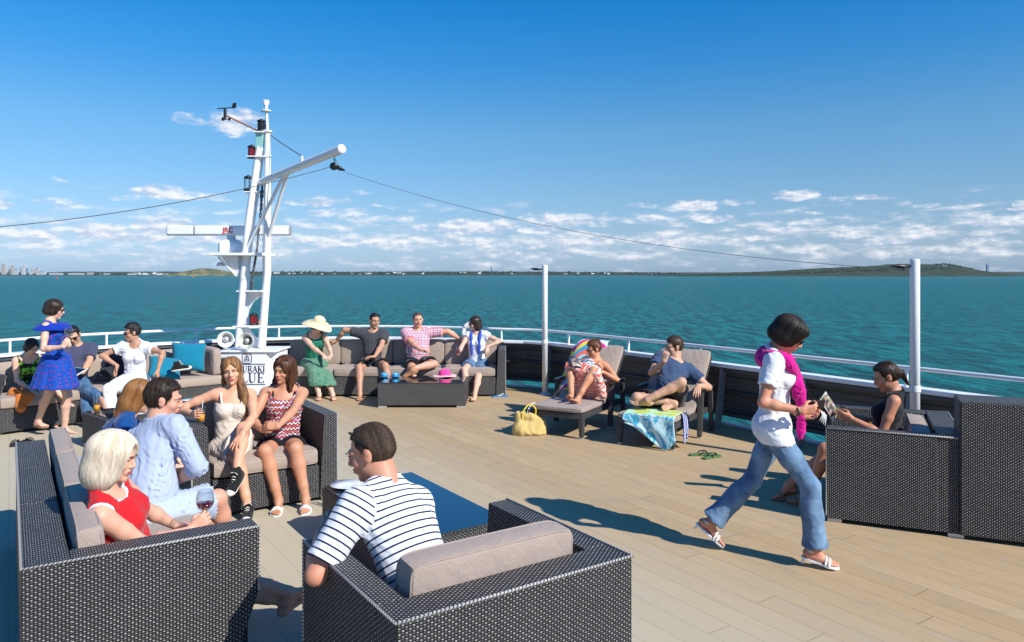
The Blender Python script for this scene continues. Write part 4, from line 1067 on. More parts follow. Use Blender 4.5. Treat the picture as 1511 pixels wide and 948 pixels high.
def hand_prims(side, curl=.5, spread=.12, thumb=.5, s=1.0):
    sx = -1 if side == 'R' else 1      # thumb x direction with palm facing -z, fingers +y
    P = []
    kx = [.030,.010,-.010,-.028]; ky = [.088,.092,.088,.080]; Ls = [.072,.080,.075,.058]
    for i in range(4):
        a = A(sx*kx[i]*.55, 0.008, 0); b = A(sx*kx[i], ky[i], .002)
        P.append(Cone(a, b, .0145, .0125, k=.012))
        ang = (spread*(1.5-i))*sx; th = 0; c = curl if np.isscalar(curl) else curl[i]; p = b; seg = [.45,.30,.25]
        for j in range(3):
            th += c*[.75,1.0,.7][j]
            d = A(math.sin(ang)*math.cos(th), math.cos(ang)*math.cos(th), -math.sin(th)); q = p+d*Ls[i]*seg[j]
            P.append(Cone(p, q, .0098-.0010*j, .0090-.0012*j, k=.003)); p = q
    b0 = A(sx*.020,.018,-.006); t1 = b0+A(sx*(.034-.012*thumb), .030, -.010-.018*thumb); t2 = t1+A(sx*(.012-.022*thumb), .028,-.006-.014*thumb); t3 = t2+A(sx*(.002-.018*thumb), .022, -.004-.006*thumb)
    P += [Cone(b0,t1,.0155,.0125,k=.01), Cone(t1,t2,.0115,.0100,k=.004), Cone(t2,t3,.0100,.0078,k=.003)]
    P += [Ell((0,.045,-.004),(.036,.046,.014),k=.012)]
    for p in P:
        if isinstance(p, Cone): p.a = p.a*s; p.b = p.b*s; p.ra *= s; p.rb *= s
        else: p.c = p.c*s; p.r = p.r*s
    return P
def foot_prims(side, s=1.0, pt=0.0):
    sx = 1 if side == 'R' else -1     # outer side
    P = [Ell((0,-.040,-.052),(.029,.036,.030),k=.02), Cone((0,0,-.012),(0,-.032,-.048),.034,.027,k=.02), Cone((0,.0,-.02),(-sx*.006,.085,-.060),.034,.022,k=.025),
         Cone((sx*.010,-.03,-.060),(sx*.020,.095,-.068),.020,.016,k=.02), Ell((-sx*.018,.105,-.064),(.024,.032,.019),k=.015), Ell((sx*.012,.100,-.068),(.028,.030,.016),k=.015)]
    tx = [-.030,-.011,.006,.020,.032]; ty = [.125,.132,.126,.115,.100]; tl = [.050,.044,.040,.036,.032]; tr = [.0135,.0095,.009,.0085,.0085]
    for i in range(5): P.append(Cone((sx*tx[i],ty[i],-.066),(sx*tx[i]*1.02,ty[i]+tl[i],-.073),tr[i],tr[i]*.85,k=.004))
    for p in P:
        if isinstance(p, Cone): p.a = p.a*s; p.b = p.b*s; p.ra *= s; p.rb *= s
        else: p.c = p.c*s; p.r = p.r*s
    return P
class Fig:
    def __init__(f, label, H=1.7, sex='m', P=(0,0,0), yaw=0, lean=(0,0,1), cyaw=None, mid=None, head=(0,0,0), hands=None, feet=None, tone=MED, res=.011, fat=1.0, hres=None, jaw=1.0, smile=0, lips='lips', brow=(.03,.02,.015), base=None, Pup=(0,0,1), fine=1.0, shoff=None):
        f.s = s = H/1.7; f.sex = sex; f.res = res; f.tone = tone; f.near = res < .0095
        f.root = thing('person', label, 'person', tuple(base) if base is not None else (P[0], P[1], 0.0))
        f.off = np.array(f.root.location); P = np.array(P, float); f.P = P
        f.Fp = frame_up(Pup, yaw); f.Fc = frame_up(lean, yaw if cyaw is None else cyaw)
        um = un(f.Fp[2]*.6+f.Fc[2]*.6)
        f.Mid = P+um*.17*s; f.N = f.Mid+f.Fc[2]*.35*s
        m = sex == 'm'; sh = (.182 if m else .155)*s*fat**.3; f.hipw = (.088 if m else .092)*s
        f.Fh = frame(*head); f.hs = s*(1.0 if m else .985)*1.0
        f.Hc = f.N+un(f.Fc[2]+f.Fh[2]+f.Fh[1]*.12)*.065*s+f.Fh[2]*.100*s+f.Fh[1]*.012
        j = f.j = {}
        for sd, sg in (('R',1),('L',-1)):
            j['sh'+sd] = f.N-f.Fc[2]*.040*s+f.Fc[0]*sh*sg+f.Fc.T@np.array((shoff or {}).get(sd, (0,0,0)), float)
            j['hip'+sd] = P+f.Fp[0]*f.hipw*sg
            hd = (hands or {}).get(sd) or {}
            tgt = hd.get('at', j['sh'+sd]-A(0,0,.5)); pole = hd.get('pole', -f.Fc[1]+f.Fc[0]*sg*.5)
            j['el'+sd], j['wr'+sd] = ik(j['sh'+sd], np.array(tgt,float), .285*s, .25*s, pole)
            if 'el' in hd: j['el'+sd] = j['sh'+sd]+un(np.array(hd['el'],float)-j['sh'+sd])*.285*s; j['wr'+sd] = j['el'+sd]+un(np.array(tgt,float)-j['el'+sd])*.25*s
            ft = (feet or {}).get(sd) or {}
            tgt = ft.get('at', j['hip'+sd]-A(0,0,.8)); pole = ft.get('pole', f.Fp[1]+A(0,0,.6))
            j['kn'+sd], j['an'+sd] = ik(j['hip'+sd], np.array(tgt,float), .425*s, .415*s, pole)
            if 'kn' in ft: j['kn'+sd] = j['hip'+sd]+un(np.array(ft['kn'],float)-j['hip'+sd])*.425*s; j['an'+sd] = j['kn'+sd]+un(np.array(tgt,float)-j['kn'+sd])*.415*s
        f.hands, f.feet = hands or {}, feet or {}
        R, Fv, U = f.Fc; g = fat
        T = []
        if m:
            T += [Ell(f.Mid+U*.18*s+Fv*.005,(.158*s*g**.5,.108*s*g,.175*s),f.Fc,k=.05), Ell(f.Mid+U*.02*s+Fv*.012*g,(.142*s*g,.108*s*g,.13*s),f.Fc,k=.05), Ell(P+f.Fp[2]*.03*s-f.Fp[1]*.012,(.158*s*g**.5,.118*s*g,.115*s),f.Fp,k=.05)]
        else:
            T += [Ell(f.Mid+U*.18*s,(.135*s*g**.5,.092*s*g,.165*s),f.Fc,k=.05), Ell(f.Mid+U*.01*s,(.118*s*g,.088*s*g,.12*s),f.Fc,k=.05), Ell(P+f.Fp[2]*.02*s-f.Fp[1]*.018,(.160*s*g**.5,.122*s*g,.112*s),f.Fp,k=.05)]
            for sg in (-1,1): T.append(Ell(f.Mid+U*.185*s+Fv*.076*s+R*sg*.062*s,(.056*s*g,.050*s*g,.056*s*g),f.Fc,k=.03))
        T += [Cone(j['shL']*.85+j['shR']*.15-U*.005, j['shR']*.85+j['shL']*.15-U*.005, (.060 if m else .048)*s, k=.035)]
        for sg, sd in ((1,'R'),(-1,'L')):
            T += [Cone(f.N+U*.035*s-Fv*.01, j['sh'+sd]*.75+f.N*.25, .040*s, .045*s, k=.03)]
        f.torso = T
        nr = (.064 if m else .052)*s
        f.neck = Cone(f.Hc+f.Fh.T@A(0,-.018,-.06)*f.hs, f.N-U*.01, nr*.93, nr*1.05, k=.02)
        ra = (1.0 if m else .80)*s*g**.6; rl = (1.0 if m else .97)*s*g**.6
        f.arm = {}; f.leg = {}
        for sd in 'RL':
            a, e, w = j['sh'+sd], j['el'+sd], j['wr'+sd]
            fa = un(w-e)
            f.arm[sd] = [Cone(a, a*.5+e*.5, .058*ra, .049*ra, k=.03), Cone(a*.5+e*.5, e, .049*ra, .040*ra, k=.02), Cone(e, e+fa*.08*s, .040*ra, .044*ra, k=.02), Cone(e+fa*.08*s, w, .044*ra, .0265*s*(1 if m else .88), k=.02)]
            h, kn, an = j['hip'+sd], j['kn'+sd], j['an'+sd]; cf = un(an-kn); back = un(un(kn-h)-cf*(un(kn-h)@cf)+f.Fp[1]*.01); back = -back if (un(kn-h)@back) < 0 else back
            # calf muscle sits opposite to where the knee points
            bk = un((h-kn)*.0+(h+an)/2-kn) if np.linalg.norm((h+an)/2-kn) > .03 else -f.Fp[1]
            bk = un(bk-cf*(bk@cf)) if np.linalg.norm(bk-cf*(bk@cf)) > .05 else -f.Fp[1]
            f.leg[sd] = [Cone(h, h*.5+kn*.5, .086*rl, .073*rl, k=.035), Cone(h*.5+kn*.5, kn, .073*rl, .054*rl, k=.02), Cone(kn, kn+cf*.13*s+bk*.014*s, .052*rl, .056*rl, k=.02), Cone(kn+cf*.13*s+bk*.014*s, kn*.25+an*.75, .056*rl, .038*rl, k=.02), Cone(kn*.25+an*.75, an, .038*rl, .033*s, k=.02)]
        # --- body mesh
        pr = f.torso+[f.neck]+sum(f.arm.values(), [])+sum(f.leg.values(), [])
        V, Qd = sculpt([(pr, 0, [], .02)], res, relax=1)
        S = Soup(); S.add(V, Qd, 0)
        hr = hres or (.0036 if f.near else .0052)
        Nl = (f.Fh@(f.N-f.Fc[2]*.01-f.Hc))/f.hs
        HS = head_mesh(sex, hr/f.hs, Nl, jaw, smile)
        for i in range(len(HS.V)): S.add(HS.V[i]*f.hs@f.Fh+f.Hc, HS.F[i]-sum(len(v) for v in HS.V[:i]), HS.M[i])
        f.hd = {}
        for sd in 'RL':
            hd = f.hands.get(sd) or {}
            if hd.get('skip'): continue
            w, e = j['wr'+sd], j['el'+sd]
            dr = un(hd.get('dir', w-e)); pn = np.array(hd.get('palm', (0,0,-1)), float); pn = un(pn-dr*(pn@dr))
            Rm = np.array([np.cross(dr, -pn), dr, -pn])
            hs = s*(1.0 if m else .90); PP = hand_prims(sd, hd.get('curl', .35), hd.get('spread', .10), hd.get('thumb', .5), hs)
            el = Rm@(e-w); PP.append(Cone(un(el)*.06, (0,0,0), .0265*s*(1 if m else .88)*1.15, .0245*s*(1 if m else .88), k=.018))
            g2 = Grid((-.07*hs,-.07,-.11*hs),(.07*hs,.19*hs,.045),hr); F2 = g2.new()
            for p in PP: g2.put(F2, p)
            V, Qd = nets(F2, g2, 1); S.add(V@Rm+w, Qd, 0); f.hd[sd] = (w, Rm, hs)
        f.ft = {}
        for sd in 'RL':
            ft = f.feet.get(sd) or {}
            if ft.get('skip'): continue
            an, kn = j['an'+sd], j['kn'+sd]
            dr = un(ft.get('dir', f.Fp[1])); up = np.array(ft.get('up', (0,0,1)), float); up = un(up-dr*(up@dr)); Rm = np.array([np.cross(dr, up), dr, up])
            fs = s*(1.0 if m else .92); f.ft[sd] = (an, Rm, fs)
            if ft.get('shoe'): continue
            PP = foot_prims(sd, fs); kl = Rm@(kn-an); PP.append(Cone(un(kl)*.09, (0,0,0), .040*s, .034*s, k=.018))
            g2 = Grid((-.06,-.09,-.1),(.06,.19,.09),hr*1.1); F2 = g2.new()
            for p in PP: g2.put(F2, p)
            V, Qd = nets(F2, g2, 1); S.add(V@Rm+an, Qd, 0)
        for i in range(len(S.V)): S.V[i] = S.V[i]-f.off
        bm_ = hairmat(brow)
        S.build('body', [skin(tone), M[lips], bm_, M['eye'], M['iris'], skin(tone), M['teeth']], f.root)
    def bones(f):
        j = f.j; B = [(f.P-f.Fp[2]*.05, f.N, f.Fc, .13)]
        for sd in 'RL':
            for a, b, r in (('sh','el',.05),('el','wr',.04),('hip','kn',.08),('kn','an',.05)):
                d = un(j[b+sd]-j[a+sd]); ref = f.Fc[1] if abs(d@f.Fc[1]) < .8 else f.Fc[2]; x = un(np.cross(d, ref)); B.append((j[a+sd], j[b+sd], np.array([x, np.cross(d, x), -d]), r))
        return B
    def local(f, V, only=None):
        B = f.bones(); best = np.full(len(V), 1e9); out = np.zeros((len(V),3))
        for i, (a, b, R3, r) in enumerate(B):
            if only is not None and i not in only: continue
            ba = b-a; t = np.clip((V-a)@ba/(ba@ba), 0, 1); d = np.linalg.norm(V-a-t[:,None]*ba, axis=1)-r
            q = (V-a)@R3.T+i*1.7; m = d < best; best[m] = d[m]; out[m] = q[m]
        return out
    def cloth(f, name, pieces, mat, wr=.003, res=None, seed=None, relax=1, label=None, freq=1.0, only=None):
        V, Qd = sculpt(pieces, res or f.res, wr, seed if seed is not None else rng.uniform(0,6), relax, freq)
        S = Soup(); S.add(V-f.off, Qd, 0, f.local(V, only)); o = S.build(name, [mat], f.root)
        if label: o['label'] = label
        return o
    # --- garments
    def top(f, mat, name='shirt', t=.013, hem=.0, sleeve=.6, ts=.016, neck=.075, nf=.03, nu=.03, arm=.085, wr=.003, extra=(), clips=(), label=None, flare=0.0, freq=1.0, only=None):
        s = f.s; U, Fv = f.Fc[2], f.Fc[1]
        cl = [plane(f.P+f.Fp[2]*hem*s, -f.Fp[2]), minus(Ell(f.N+U*nu*s+Fv*nf*s, (neck*s,)*3))]+list(clips)
        if sleeve <= 0:
            for sd, sg in (('R',1),('L',-1)): cl.append(minus(Ell(f.j['sh'+sd]+f.Fc[0]*sg*.035*s-U*.01, (arm*.75*s,arm*s,arm*1.15*s), f.Fc)))
        pieces = [(f.torso+list(extra), t, cl, .03)]
        if sleeve > 0:
            for sd in 'RL':
                a, e, w = f.j['sh'+sd], f.j['el'+sd], f.j['wr'+sd]; ar = f.arm[sd]
                if sleeve <= 1:
                    q = a+(e-a)*sleeve; rr_ = ar[0].ra*(1-.15*sleeve)+.004+flare; dd = un(e-a)
                    hol = [minus(Cone(q-dd*.018, q+dd*.05, rr_+ts-.014))] if f.near else []
                    pieces.append(([Cone(a, q, ar[0].ra+.004, rr_, k=.03), Cone(q, q+dd*.04, rr_, k=.02)], ts, [plane(q, e-a)]+hol, .055))
                else:
                    q = e+(w-e)*(sleeve-1); pieces.append(([Cone(a, e, ar[0].ra, ar[1].rb+.004, k=.03)], ts, [], .035))
                    pieces.append(([Cone(e, q, ar[2].rb, ar[2].rb*.8, k=.03), Cone(q, q+un(w-e)*.04, ar[2].rb*.8, k=.02)], ts*.9, [plane(q, w-e)], .02))
        return f.cloth(name, pieces, mat, wr, label=label, freq=freq, only=only)
    def pants(f, mat, name='trousers', t=.010, leg=2.0, waist=.10, loose=.008, flare=0.0, wr=.0035, label=None, lw=None):
        s = f.s; pieces = [(f.torso, t, [plane(f.P+f.Fp[2]*waist*s, f.Fp[2]), plane(f.P-f.Fp[2]*.15*s, -f.Fp[2])], .03)]
        for sd in 'RL':
            h, kn, an = f.j['hip'+sd], f.j['kn'+sd], f.j['an'+sd]; L = f.leg[sd]
            if leg <= 1:
                q = h+(kn-h)*leg; r = L[0].ra*(1-.25*leg)
                pieces.append(([Cone(h, q, L[0].ra, r+flare, k=.03), Cone(q, q+un(kn-h)*.05, r+flare, k=.03)], t+loose, [plane(q, kn-h)], .03))
            else:
                q = kn+(an-kn)*(leg-1); cf = un(an-kn)
                pieces.append((L[:2], t+loose, [], .03)); pieces.append((L[2:4], t*.8+.002, [plane(q, cf)], .02))
                pieces.append(([Cone(kn, kn*.5+q*.5, L[2].ra, L[2].rb*.98+flare*.3, k=.03), Cone(kn*.5+q*.5, q, L[2].rb*.98+flare*.3, L[3].rb+.012+flare, k=.03), Cone(q, q+cf*.05, L[3].rb+.012+flare, k=.03)], t+loose*.6, [plane(q, cf)], .03))
        return f.cloth(name, pieces, mat, wr, label=label)
    def hw(f, v): return f.Hc+f.Fh.T@(np.array(v, float)*f.hs)
    def hair(f, fn, mat, res=None, lo=(-.14,-.17,-.26), hi=(.14,.13,.155), strands=0, slen=.06, lift=.0, srad=.0009, label=None, relax=1):
        res = res or (.004 if f.near else .006)
        g = Grid(lo, hi, res); F = fn(g.X, g.Y, g.Z); F = np.broadcast_to(F, tuple(g.n)).astype(np.float32)
        V, Qd = nets(F, g, relax)
        th = np.arctan2(V[:,0], V[:,1]+.01); lc = np.stack([th*.1, np.linalg.norm(V[:,:2],axis=1)*.4, V[:,2]], 1)
        S = Soup(); S.add(V*f.hs@f.Fh+f.Hc-f.off, Qd, 0, lc)
        if strands:
            from mathutils.bvhtree import BVHTree
            bv = BVHTree.FromPolygons([tuple(v) for v in V], [tuple(q) for q in Qd])
            dn = f.Fh@A(0,0,-1); dn = un(dn*.6+A(0,0,-1)*.4); out = []; of = []; ol = []; n0 = 0
            pick = rng.integers(0, len(V), strands)
            for pi in pick:
                p = V[pi].copy()
                if p[2] < -.02 and p[1] > .075: continue
                pts = []; ns = 7; st = slen/ns*rng.uniform(.6,1.3); drift = A(*rng.normal(0,.25,3)); off = rng.uniform(.0003,.0022)+lift*rng.uniform(0,1)
                for k in range(ns):
                    r = bv.find_nearest(Vector(tuple(p)))
                    if r[0] is None: break
                    n_ = np.array(r[1]); p = np.array(r[0]); pts.append((p+n_*(off*(.3+k/ns*1.2)), n_))
                    rad = un(A(p[0], p[1]+.02, 0)+1e-6); d = dn+(rad*.6+A(0,-.3,0) if p[2] > .06 else 0)+drift; d = d-n_*(d@n_); p = p+un(d)*st
                if len(pts) < 3: continue
                m_ = len(pts)
                for k, (q, n_) in enumerate(pts):
                    t_ = un(pts[min(k+1,m_-1)][0]-pts[max(k-1,0)][0]); sdv = np.cross(t_, n_); w = srad*(1-.85*k/(m_-1))
                    out += [q-sdv*w, q+n_*w, q+sdv*w]
                for k in range(m_-1):
                    a = n0+k*3; of += [(a,a+3,a+4,a+1),(a+1,a+4,a+5,a+2)]
                n0 += m_*3
            if out:
                O = np.array(out); th = np.arctan2(O[:,0], O[:,1]+.01); lc = np.stack([th*.1, np.linalg.norm(O[:,:2],axis=1)*.4, O[:,2]], 1)
                S.add(O*f.hs@f.Fh+f.Hc-f.off, np.array(of), 0, lc)
        o = S.build('hair', [mat], f.root)
        if label: o['label'] = label
        return o
    def headparts(f, b, name, mat):     # MB in head-local metres
        b.v = [tuple(f.hw(v)-f.off) for v in b.v]; return b.build(name, mat, f.root)
    def sunglasses(f, up=False, clear=False, col='black'):
        b = MB(); z0, y0 = (.010, .104) if not up else (.098, .052)
        tl = 0 if not up else -.95
        c, s_ = math.cos(tl), math.sin(tl)
        def tr(x, y, z): return (x, y0+(y*c-z*s_) if up else y0+y, z0+(z*c+y*s_) if up else z0+z)
        mats = [M['lens'], M[col]]
        for sx in (-1,1):
            ring = [tr(sx*(.033+.026*math.cos(a)), -.004-.5*(.033+.026*math.cos(a))**2*8, -.002+.019*math.sin(a)*(1.0 if math.sin(a) < 0 else .85)) for a in np.linspace(0,2*PI,17)[:-1]]
            if not clear: b.add(ring+[tr(sx*.033,.001,-.002)], [(k,(k+1)%16,16) for k in range(16)], 0, True); b.add([(x,y-.002,z) for x,y,z in ring]+[tr(sx*.033,-.003,-.002)], [((k+1)%16,k,16) for k in range(16)], 0, True)
            b.tube(ring, .0022, 1, 6, closed=True)
            b.tube([tr(sx*.058,-.014,.006), tr(sx*.074,-.045,.008) if not up else (sx*.080,.0,.062), (sx*.080,-.012,.012) if not up else (sx*.082,-.028,.03)], [.003,.0028,.002], 1, 6)
        b.tube([tr(-.009,.0,.004), tr(0,.004,.006), tr(.009,.0,.004)], .0024, 1, 6)
        return f.headparts(b, 'sunglasses', mats)
    def hat(f): pass
    def sandals(f, mat, heel=0.0, kind='strap', label=None, sole=None):
        for sd in f.ft:
            an, Rm, fs = f.ft[sd]; b = MB(); sx = 1 if sd == 'R' else -1
            out = [(-.030,-.068),(.0,-.078),(.028,-.068),(.034,-.02),(.036,.03),(.050,.10),(.040,.155),(.008,.186),(-.030,.186),(-.044,.150),(-.046,.10),(-.036,.03),(-.034,-.02)]
            out = [(sx*x*1.02, y) for x, y in out]
            if sx < 0: out = out[::-1]
            b.prism(out, -.097, -.084, 1)
            if heel: b.add([], []); b.tube([(0,-.055,-.09),(0,-.062,-.085-heel)],[.012,.006],0,8)
            st = lambda y, h, w=.007: b.tube([(sx*-.045,y,-.08),(sx*-.040,y,-.06+h*.3),(sx*-.012,y,-.045+h),(sx*.02,y,-.05+h),(sx*.044,y,-.068),(sx*.046,y,-.082)], w, 0, 6)
            if kind == 'strap': st(.11,0,.010); st(.085,.008,.008); b.tube([(.036*math.cos(a),-.01+.044*math.sin(a),-.022+.006*math.sin(a)) for a in np.linspace(0,2*PI,17)[:-1]], .0065, 0, 6, closed=True); b.tube([(.0,-.052,-.03),(0,-.06,-.08)], .006, 0, 6)
            else: b.tube([(0,.13,-.082),(0,.115,-.052),(sx*-.03,.06,-.058),(sx*-.042,.03,-.084)], .006, 0, 6); b.tube([(0,.115,-.052),(sx*.034,.055,-.064),(sx*.042,.03,-.084)], .006, 0, 6)
            b.v = [tuple(Rm.T@(np.array(v)*fs)+an-f.off) for v in b.v]
            o = b.build('sandal', [mat, sole or mat], f.root)
            if label: o['label'] = label
    def sneakers(f, upper, white, only=None):
        for sd in f.ft:
            an, Rm, fs = f.ft[sd]; sx = 1 if sd == 'R' else -1
            P = [Ell((0,-.035,-.045),(.036,.044,.045)), Cone((0,-.005,-.01),(0,-.012,.045),.044,.042,k=.02), Cone((0,.01,-.03),(0,.12,-.06),.042,.032,k=.03), Ell((0,.125,-.064),(.046,.055,.028),k=.02), Ell((0,.04,-.07),(.042,.12,.024),k=.02)]
            for p in P:
                if isinstance(p, Cone): p.a = p.a*fs; p.b = p.b*fs; p.ra *= fs; p.rb *= fs
                else: p.c = p.c*fs; p.r = p.r*fs
            g = Grid((-.07,-.1,-.11),(.07,.2,.07),.005); F = g.new()
            for p in P: g.put(F, p)
            F = np.maximum(F, -(g.Z+.088*fs)+0*g.X); F = np.maximum(F, (g.Z-.045*fs)+0*g.X)
            V, Qd = nets(F, g, 1); C = V[Qd].mean(1); mi = ((C[:,2] < -.062*fs) | ((C[:,1] > .145*fs))).astype(int)
            S = Soup(); S.add(V, Qd, mi); b = MB()
            for k in range(6):
                y = .02+k*.017; z = .03-k*.0155
                b.tube([(-.022,y,z-.012),(0,y+.006,z+.004),(.022,y+.002,z-.012)], .0042, 1, 6)
            for sx2 in (-1,1): b.tube([(0,.02,.04),(sx2*.02,.03,.05),(sx2*.032,.03,.03)], .003, 1, 6)
            b.v = [tuple(np.array(v)*fs) for v in b.v]; S.mb(b, None)
            S.V = [V@Rm+an-f.off for V in S.V]; S.build('sneaker', [upper, white], f.root)
def hair_short(thick=.010, fringe=0.0, noise=.0025, side=.0, temple=1.0):
    def fn(X, Y, Z):
        d = Ell((0,-.012,.046),(.074+thick*.5,.092+thick*.8,.076+thick*1.1)).ev(X,Y,Z)
        d = d+.012*np.clip((.02-Z)/.09,0,1)
        d = smin(d, Ell((0,-.028,.006),(.0755+thick*.15,.0815+thick*.2,.078)).ev(X,Y,Z)+.010*np.clip((-.005-Z)/.06,0,1), .02)
        zz_ = np.clip((Z-(.068-fringe))/.026,0,1); g_ = Y-(.040+.062*zz_*zz_*(3-2*zz_)-.25*np.abs(X)*zz_)
        d = -smin(-(d+.004*np.clip(1+g_/.025,0,1)), -g_, .006)
        d = np.maximum(d, np.minimum(-.016-Z, Y+.010)); d = np.maximum(d, -(Z+.088+Y*.28))
        for sg in (-1,1): d = np.maximum(d, -Ell((sg*.083,-.008,-.004),(.022,.024,.034)).ev(X,Y,Z))
        th = np.arctan2(X, Y+.01)
        return d+noise*(np.sin(38*th+9*np.sin(40*Z))*.5+np.sin(150*X+40*Y)*np.sin(140*Y+60*Z)*.7)
    return fn
def hair_bob(length=-.10, thick=.022, wide=1.0, face=.062, noise=.003, flick=0.0, fringe=False, back=None):
    def fn(X, Y, Z):
        top = Ell((0,-.016,.036),(.076+thick,.096+thick*.9,.087+thick*.8)).ev(X,Y,Z)
        low = Ell((0,-.035,length*.42),((.078+thick)*wide,.082+thick*.8,abs(length)*.75)).ev(X,Y,Z)
        d = smin(top, low, .035)
        zcut = length+flick*Y*0
        d = np.maximum(d, -(Z-zcut-.25*(Y+.02)*(0 if not back else 1)))
        f_ = Ell((0,.125,-.024 if not fringe else -.066),(face,.088,.122)).ev(X,Y,Z); d = -smin(-d, f_, .012)
        neckc = Cone((0,.02,-.02),(0,.06,-.24),.052,.08).ev(X,Y,Z); d = np.maximum(d, -neckc)
        th = np.arctan2(X, Y+.01); d = d+.006*np.exp(-(X/.007)**2)*np.clip((Z-.05)/.03,0,1)
        return d+noise*.45*(np.sin(34*th+2.5*np.sin(25*Z))*.55+np.sin(71*th+3*np.sin(31*Z+1))*.35)
    return fn
def hair_add(base, prims, k=.02, noise=.003, freq=220, clips=()):
    def fn(X, Y, Z):
        d = base(X, Y, Z)
        for p in prims: 
            q = p.ev(X, Y, Z)+noise*np.sin(freq*X+60*Y+3*np.sin(30*Z)); d = smin(d, q, k)
        for c in clips: d = np.maximum(d, c(X,Y,Z))
        return d
    return fn
# ------------------------------------------------------------ clothes materials
def pat_fabric(name, fn, rough=.9, fold=.004, sheen=.1):
    m = NT(name); lc = m.attr('lc'); c = fn(m, lc); co = m.coord('Object')
    h = m.math('ADD', m.math('MULTIPLY', m.noise(co, 16, 4, .55, .9), fold), m.math('MULTIPLY', m.noise(co, 380, 2), .0006))
    m.bsdf(c, rough, .2, 0, m.bump(h, .8, 1.0), Sheen_Weight=sheen); return m.m
def stripes(m, lc, dark=(.008,.014,.06,1), light=(.70,.71,.76,1), p=.031, w=.24):
    _, _, z = m.sep(lc); fr = m.math('FRACT', m.math('DIVIDE', z, p)); return m.mix(m.math('LESS_THAN', fr, w), light, dark)
def dots(m, lc, base, dot, p=.045, r=.28):
    v = m.n('ShaderNodeTexVoronoi'); v.inputs['Scale'].default_value = 1/p; v.inputs['Randomness'].default_value = .35; m.l(lc, v.inputs['Vector'])
    return m.mix(m.math('LESS_THAN', v.outputs['Distance'], r), base, dot)
def plaid(m, lc, p=.055):
    x, y, z = m.sep(lc); c = (.82,.82,.84,1)
    fx = m.math('FRACT', m.math('DIVIDE', m.math('ADD', x, m.math('MULTIPLY', y, .5)), p)); fz = m.math('FRACT', m.math('DIVIDE', z, p))
    c = m.mix(m.math('MULTIPLY', m.math('LESS_THAN', fx, .42), .62), c, (.70,.03,.06,1)); c = m.mix(m.math('MULTIPLY', m.math('LESS_THAN', fz, .42), .62), c, (.70,.03,.07,1))
    c = m.mix(m.math('LESS_THAN', m.math('ABSOLUTE', m.math('SUBTRACT', fx, .7)), .07), c, (.05,.08,.25,1)); c = m.mix(m.math('LESS_THAN', m.math('ABSOLUTE', m.math('SUBTRACT', fz, .7)), .07), c, (.10,.10,.28,1)); return c
def zigzag(m, lc, cols, p=.10, amp=.02, zp=.05, ax=2, warp=0.0):
    s_ = m.sep(lc); a = s_[ax]; b = s_[0 if ax != 0 else 1]
    tri = m.math('PINGPONG', b, zp/2); v = m.math('DIVIDE', m.math('ADD', a, m.math('MULTIPLY', tri, amp/zp*2)), p)
    if warp: v = m.math('ADD', v, m.math('MULTIPLY', m.noise(lc, 14, 3), warp))
    n = len(cols); return m.ramp(m.math('FRACT', v), [(i/n, c) for i, c in enumerate(cols)], 'CONSTANT')
M['striped'] = pat_fabric('striped_jersey', stripes)
M['blue_dots'] = pat_fabric('blue_dotted_chiffon', lambda m, lc: dots(m, lc, (.004,.055,.34,1), (.28,.01,.14,1), .042, .23), .7)
M['plaid'] = pat_fabric('red_white_plaid', plaid)
M['chevron'] = pat_fabric('black_red_chevron', lambda m, lc: m.mix(m.ramp(m.noise(lc, 9, 2), [(.42,(0,)*3),(.52,(1,)*3)]), zigzag(m, lc, [(.75,.62,.62),(.015,.01,.02),(.55,.03,.09),(.75,.65,.66),(.02,.01,.02),(.50,.05,.30)], .062, .020, .035, 2, .5), zigzag(m, lc, [(.015,.01,.02),(.72,.62,.64),(.02,.01,.02),(.62,.08,.06)], .045, .018, .03, 2, .5)))
M['coral_zigzag'] = pat_fabric('coral_zigzag_wrap', lambda m, lc: zigzag(m, lc, [(.75,.12,.09),(.78,.60,.52),(.72,.16,.12),(.78,.62,.55)], .09, .025, .05, 2, .3))
M['green_gingham'] = pat_fabric('green_gingham', lambda m, lc: m.mix(.55, dots(m, lc, (.035,.17,.10,1), (.42,.46,.33,1), .016, .36), (.08,.2,.13,1)))
M['green_top'] = pat_fabric('green_pattern_top', lambda m, lc: dots(m, lc, (.01,.11,.07,1), (.04,.32,.22,1), .02, .3))
M['lime_top'] = pat_fabric('lime_black_top', lambda m, lc: dots(m, lc, (.02,.03,.01,1), (.2,.5,.04,1), .06, .45))
M['floral_pants'] = pat_fabric('white_floral_cotton', lambda m, lc: dots(m, lc, (.75,.75,.78,1), (.30,.32,.55,1), .03, .22))
M['denim'] = pat_fabric('pale_denim', lambda m, lc: m.mix(m.ramp(m.noise(lc, 6, 4, .6), [(.3,(0,)*3),(.7,(1,)*3)]), (.035,.085,.175,1), (.19,.30,.44,1)), .85, .005)
M['denim_mid'] = pat_fabric('blue_denim', lambda m, lc: m.mix(m.ramp(m.noise(lc, 9, 4, .6), [(.3,(0,)*3),(.72,(1,)*3)]), (.015,.06,.15,1), (.10,.21,.36,1)), .85, .005)
M['denim_short'] = pat_fabric('denim_shorts', lambda m, lc: m.mix(m.noise(lc, 20, 4), (.04,.09,.18,1), (.14,.24,.38,1)), .85)
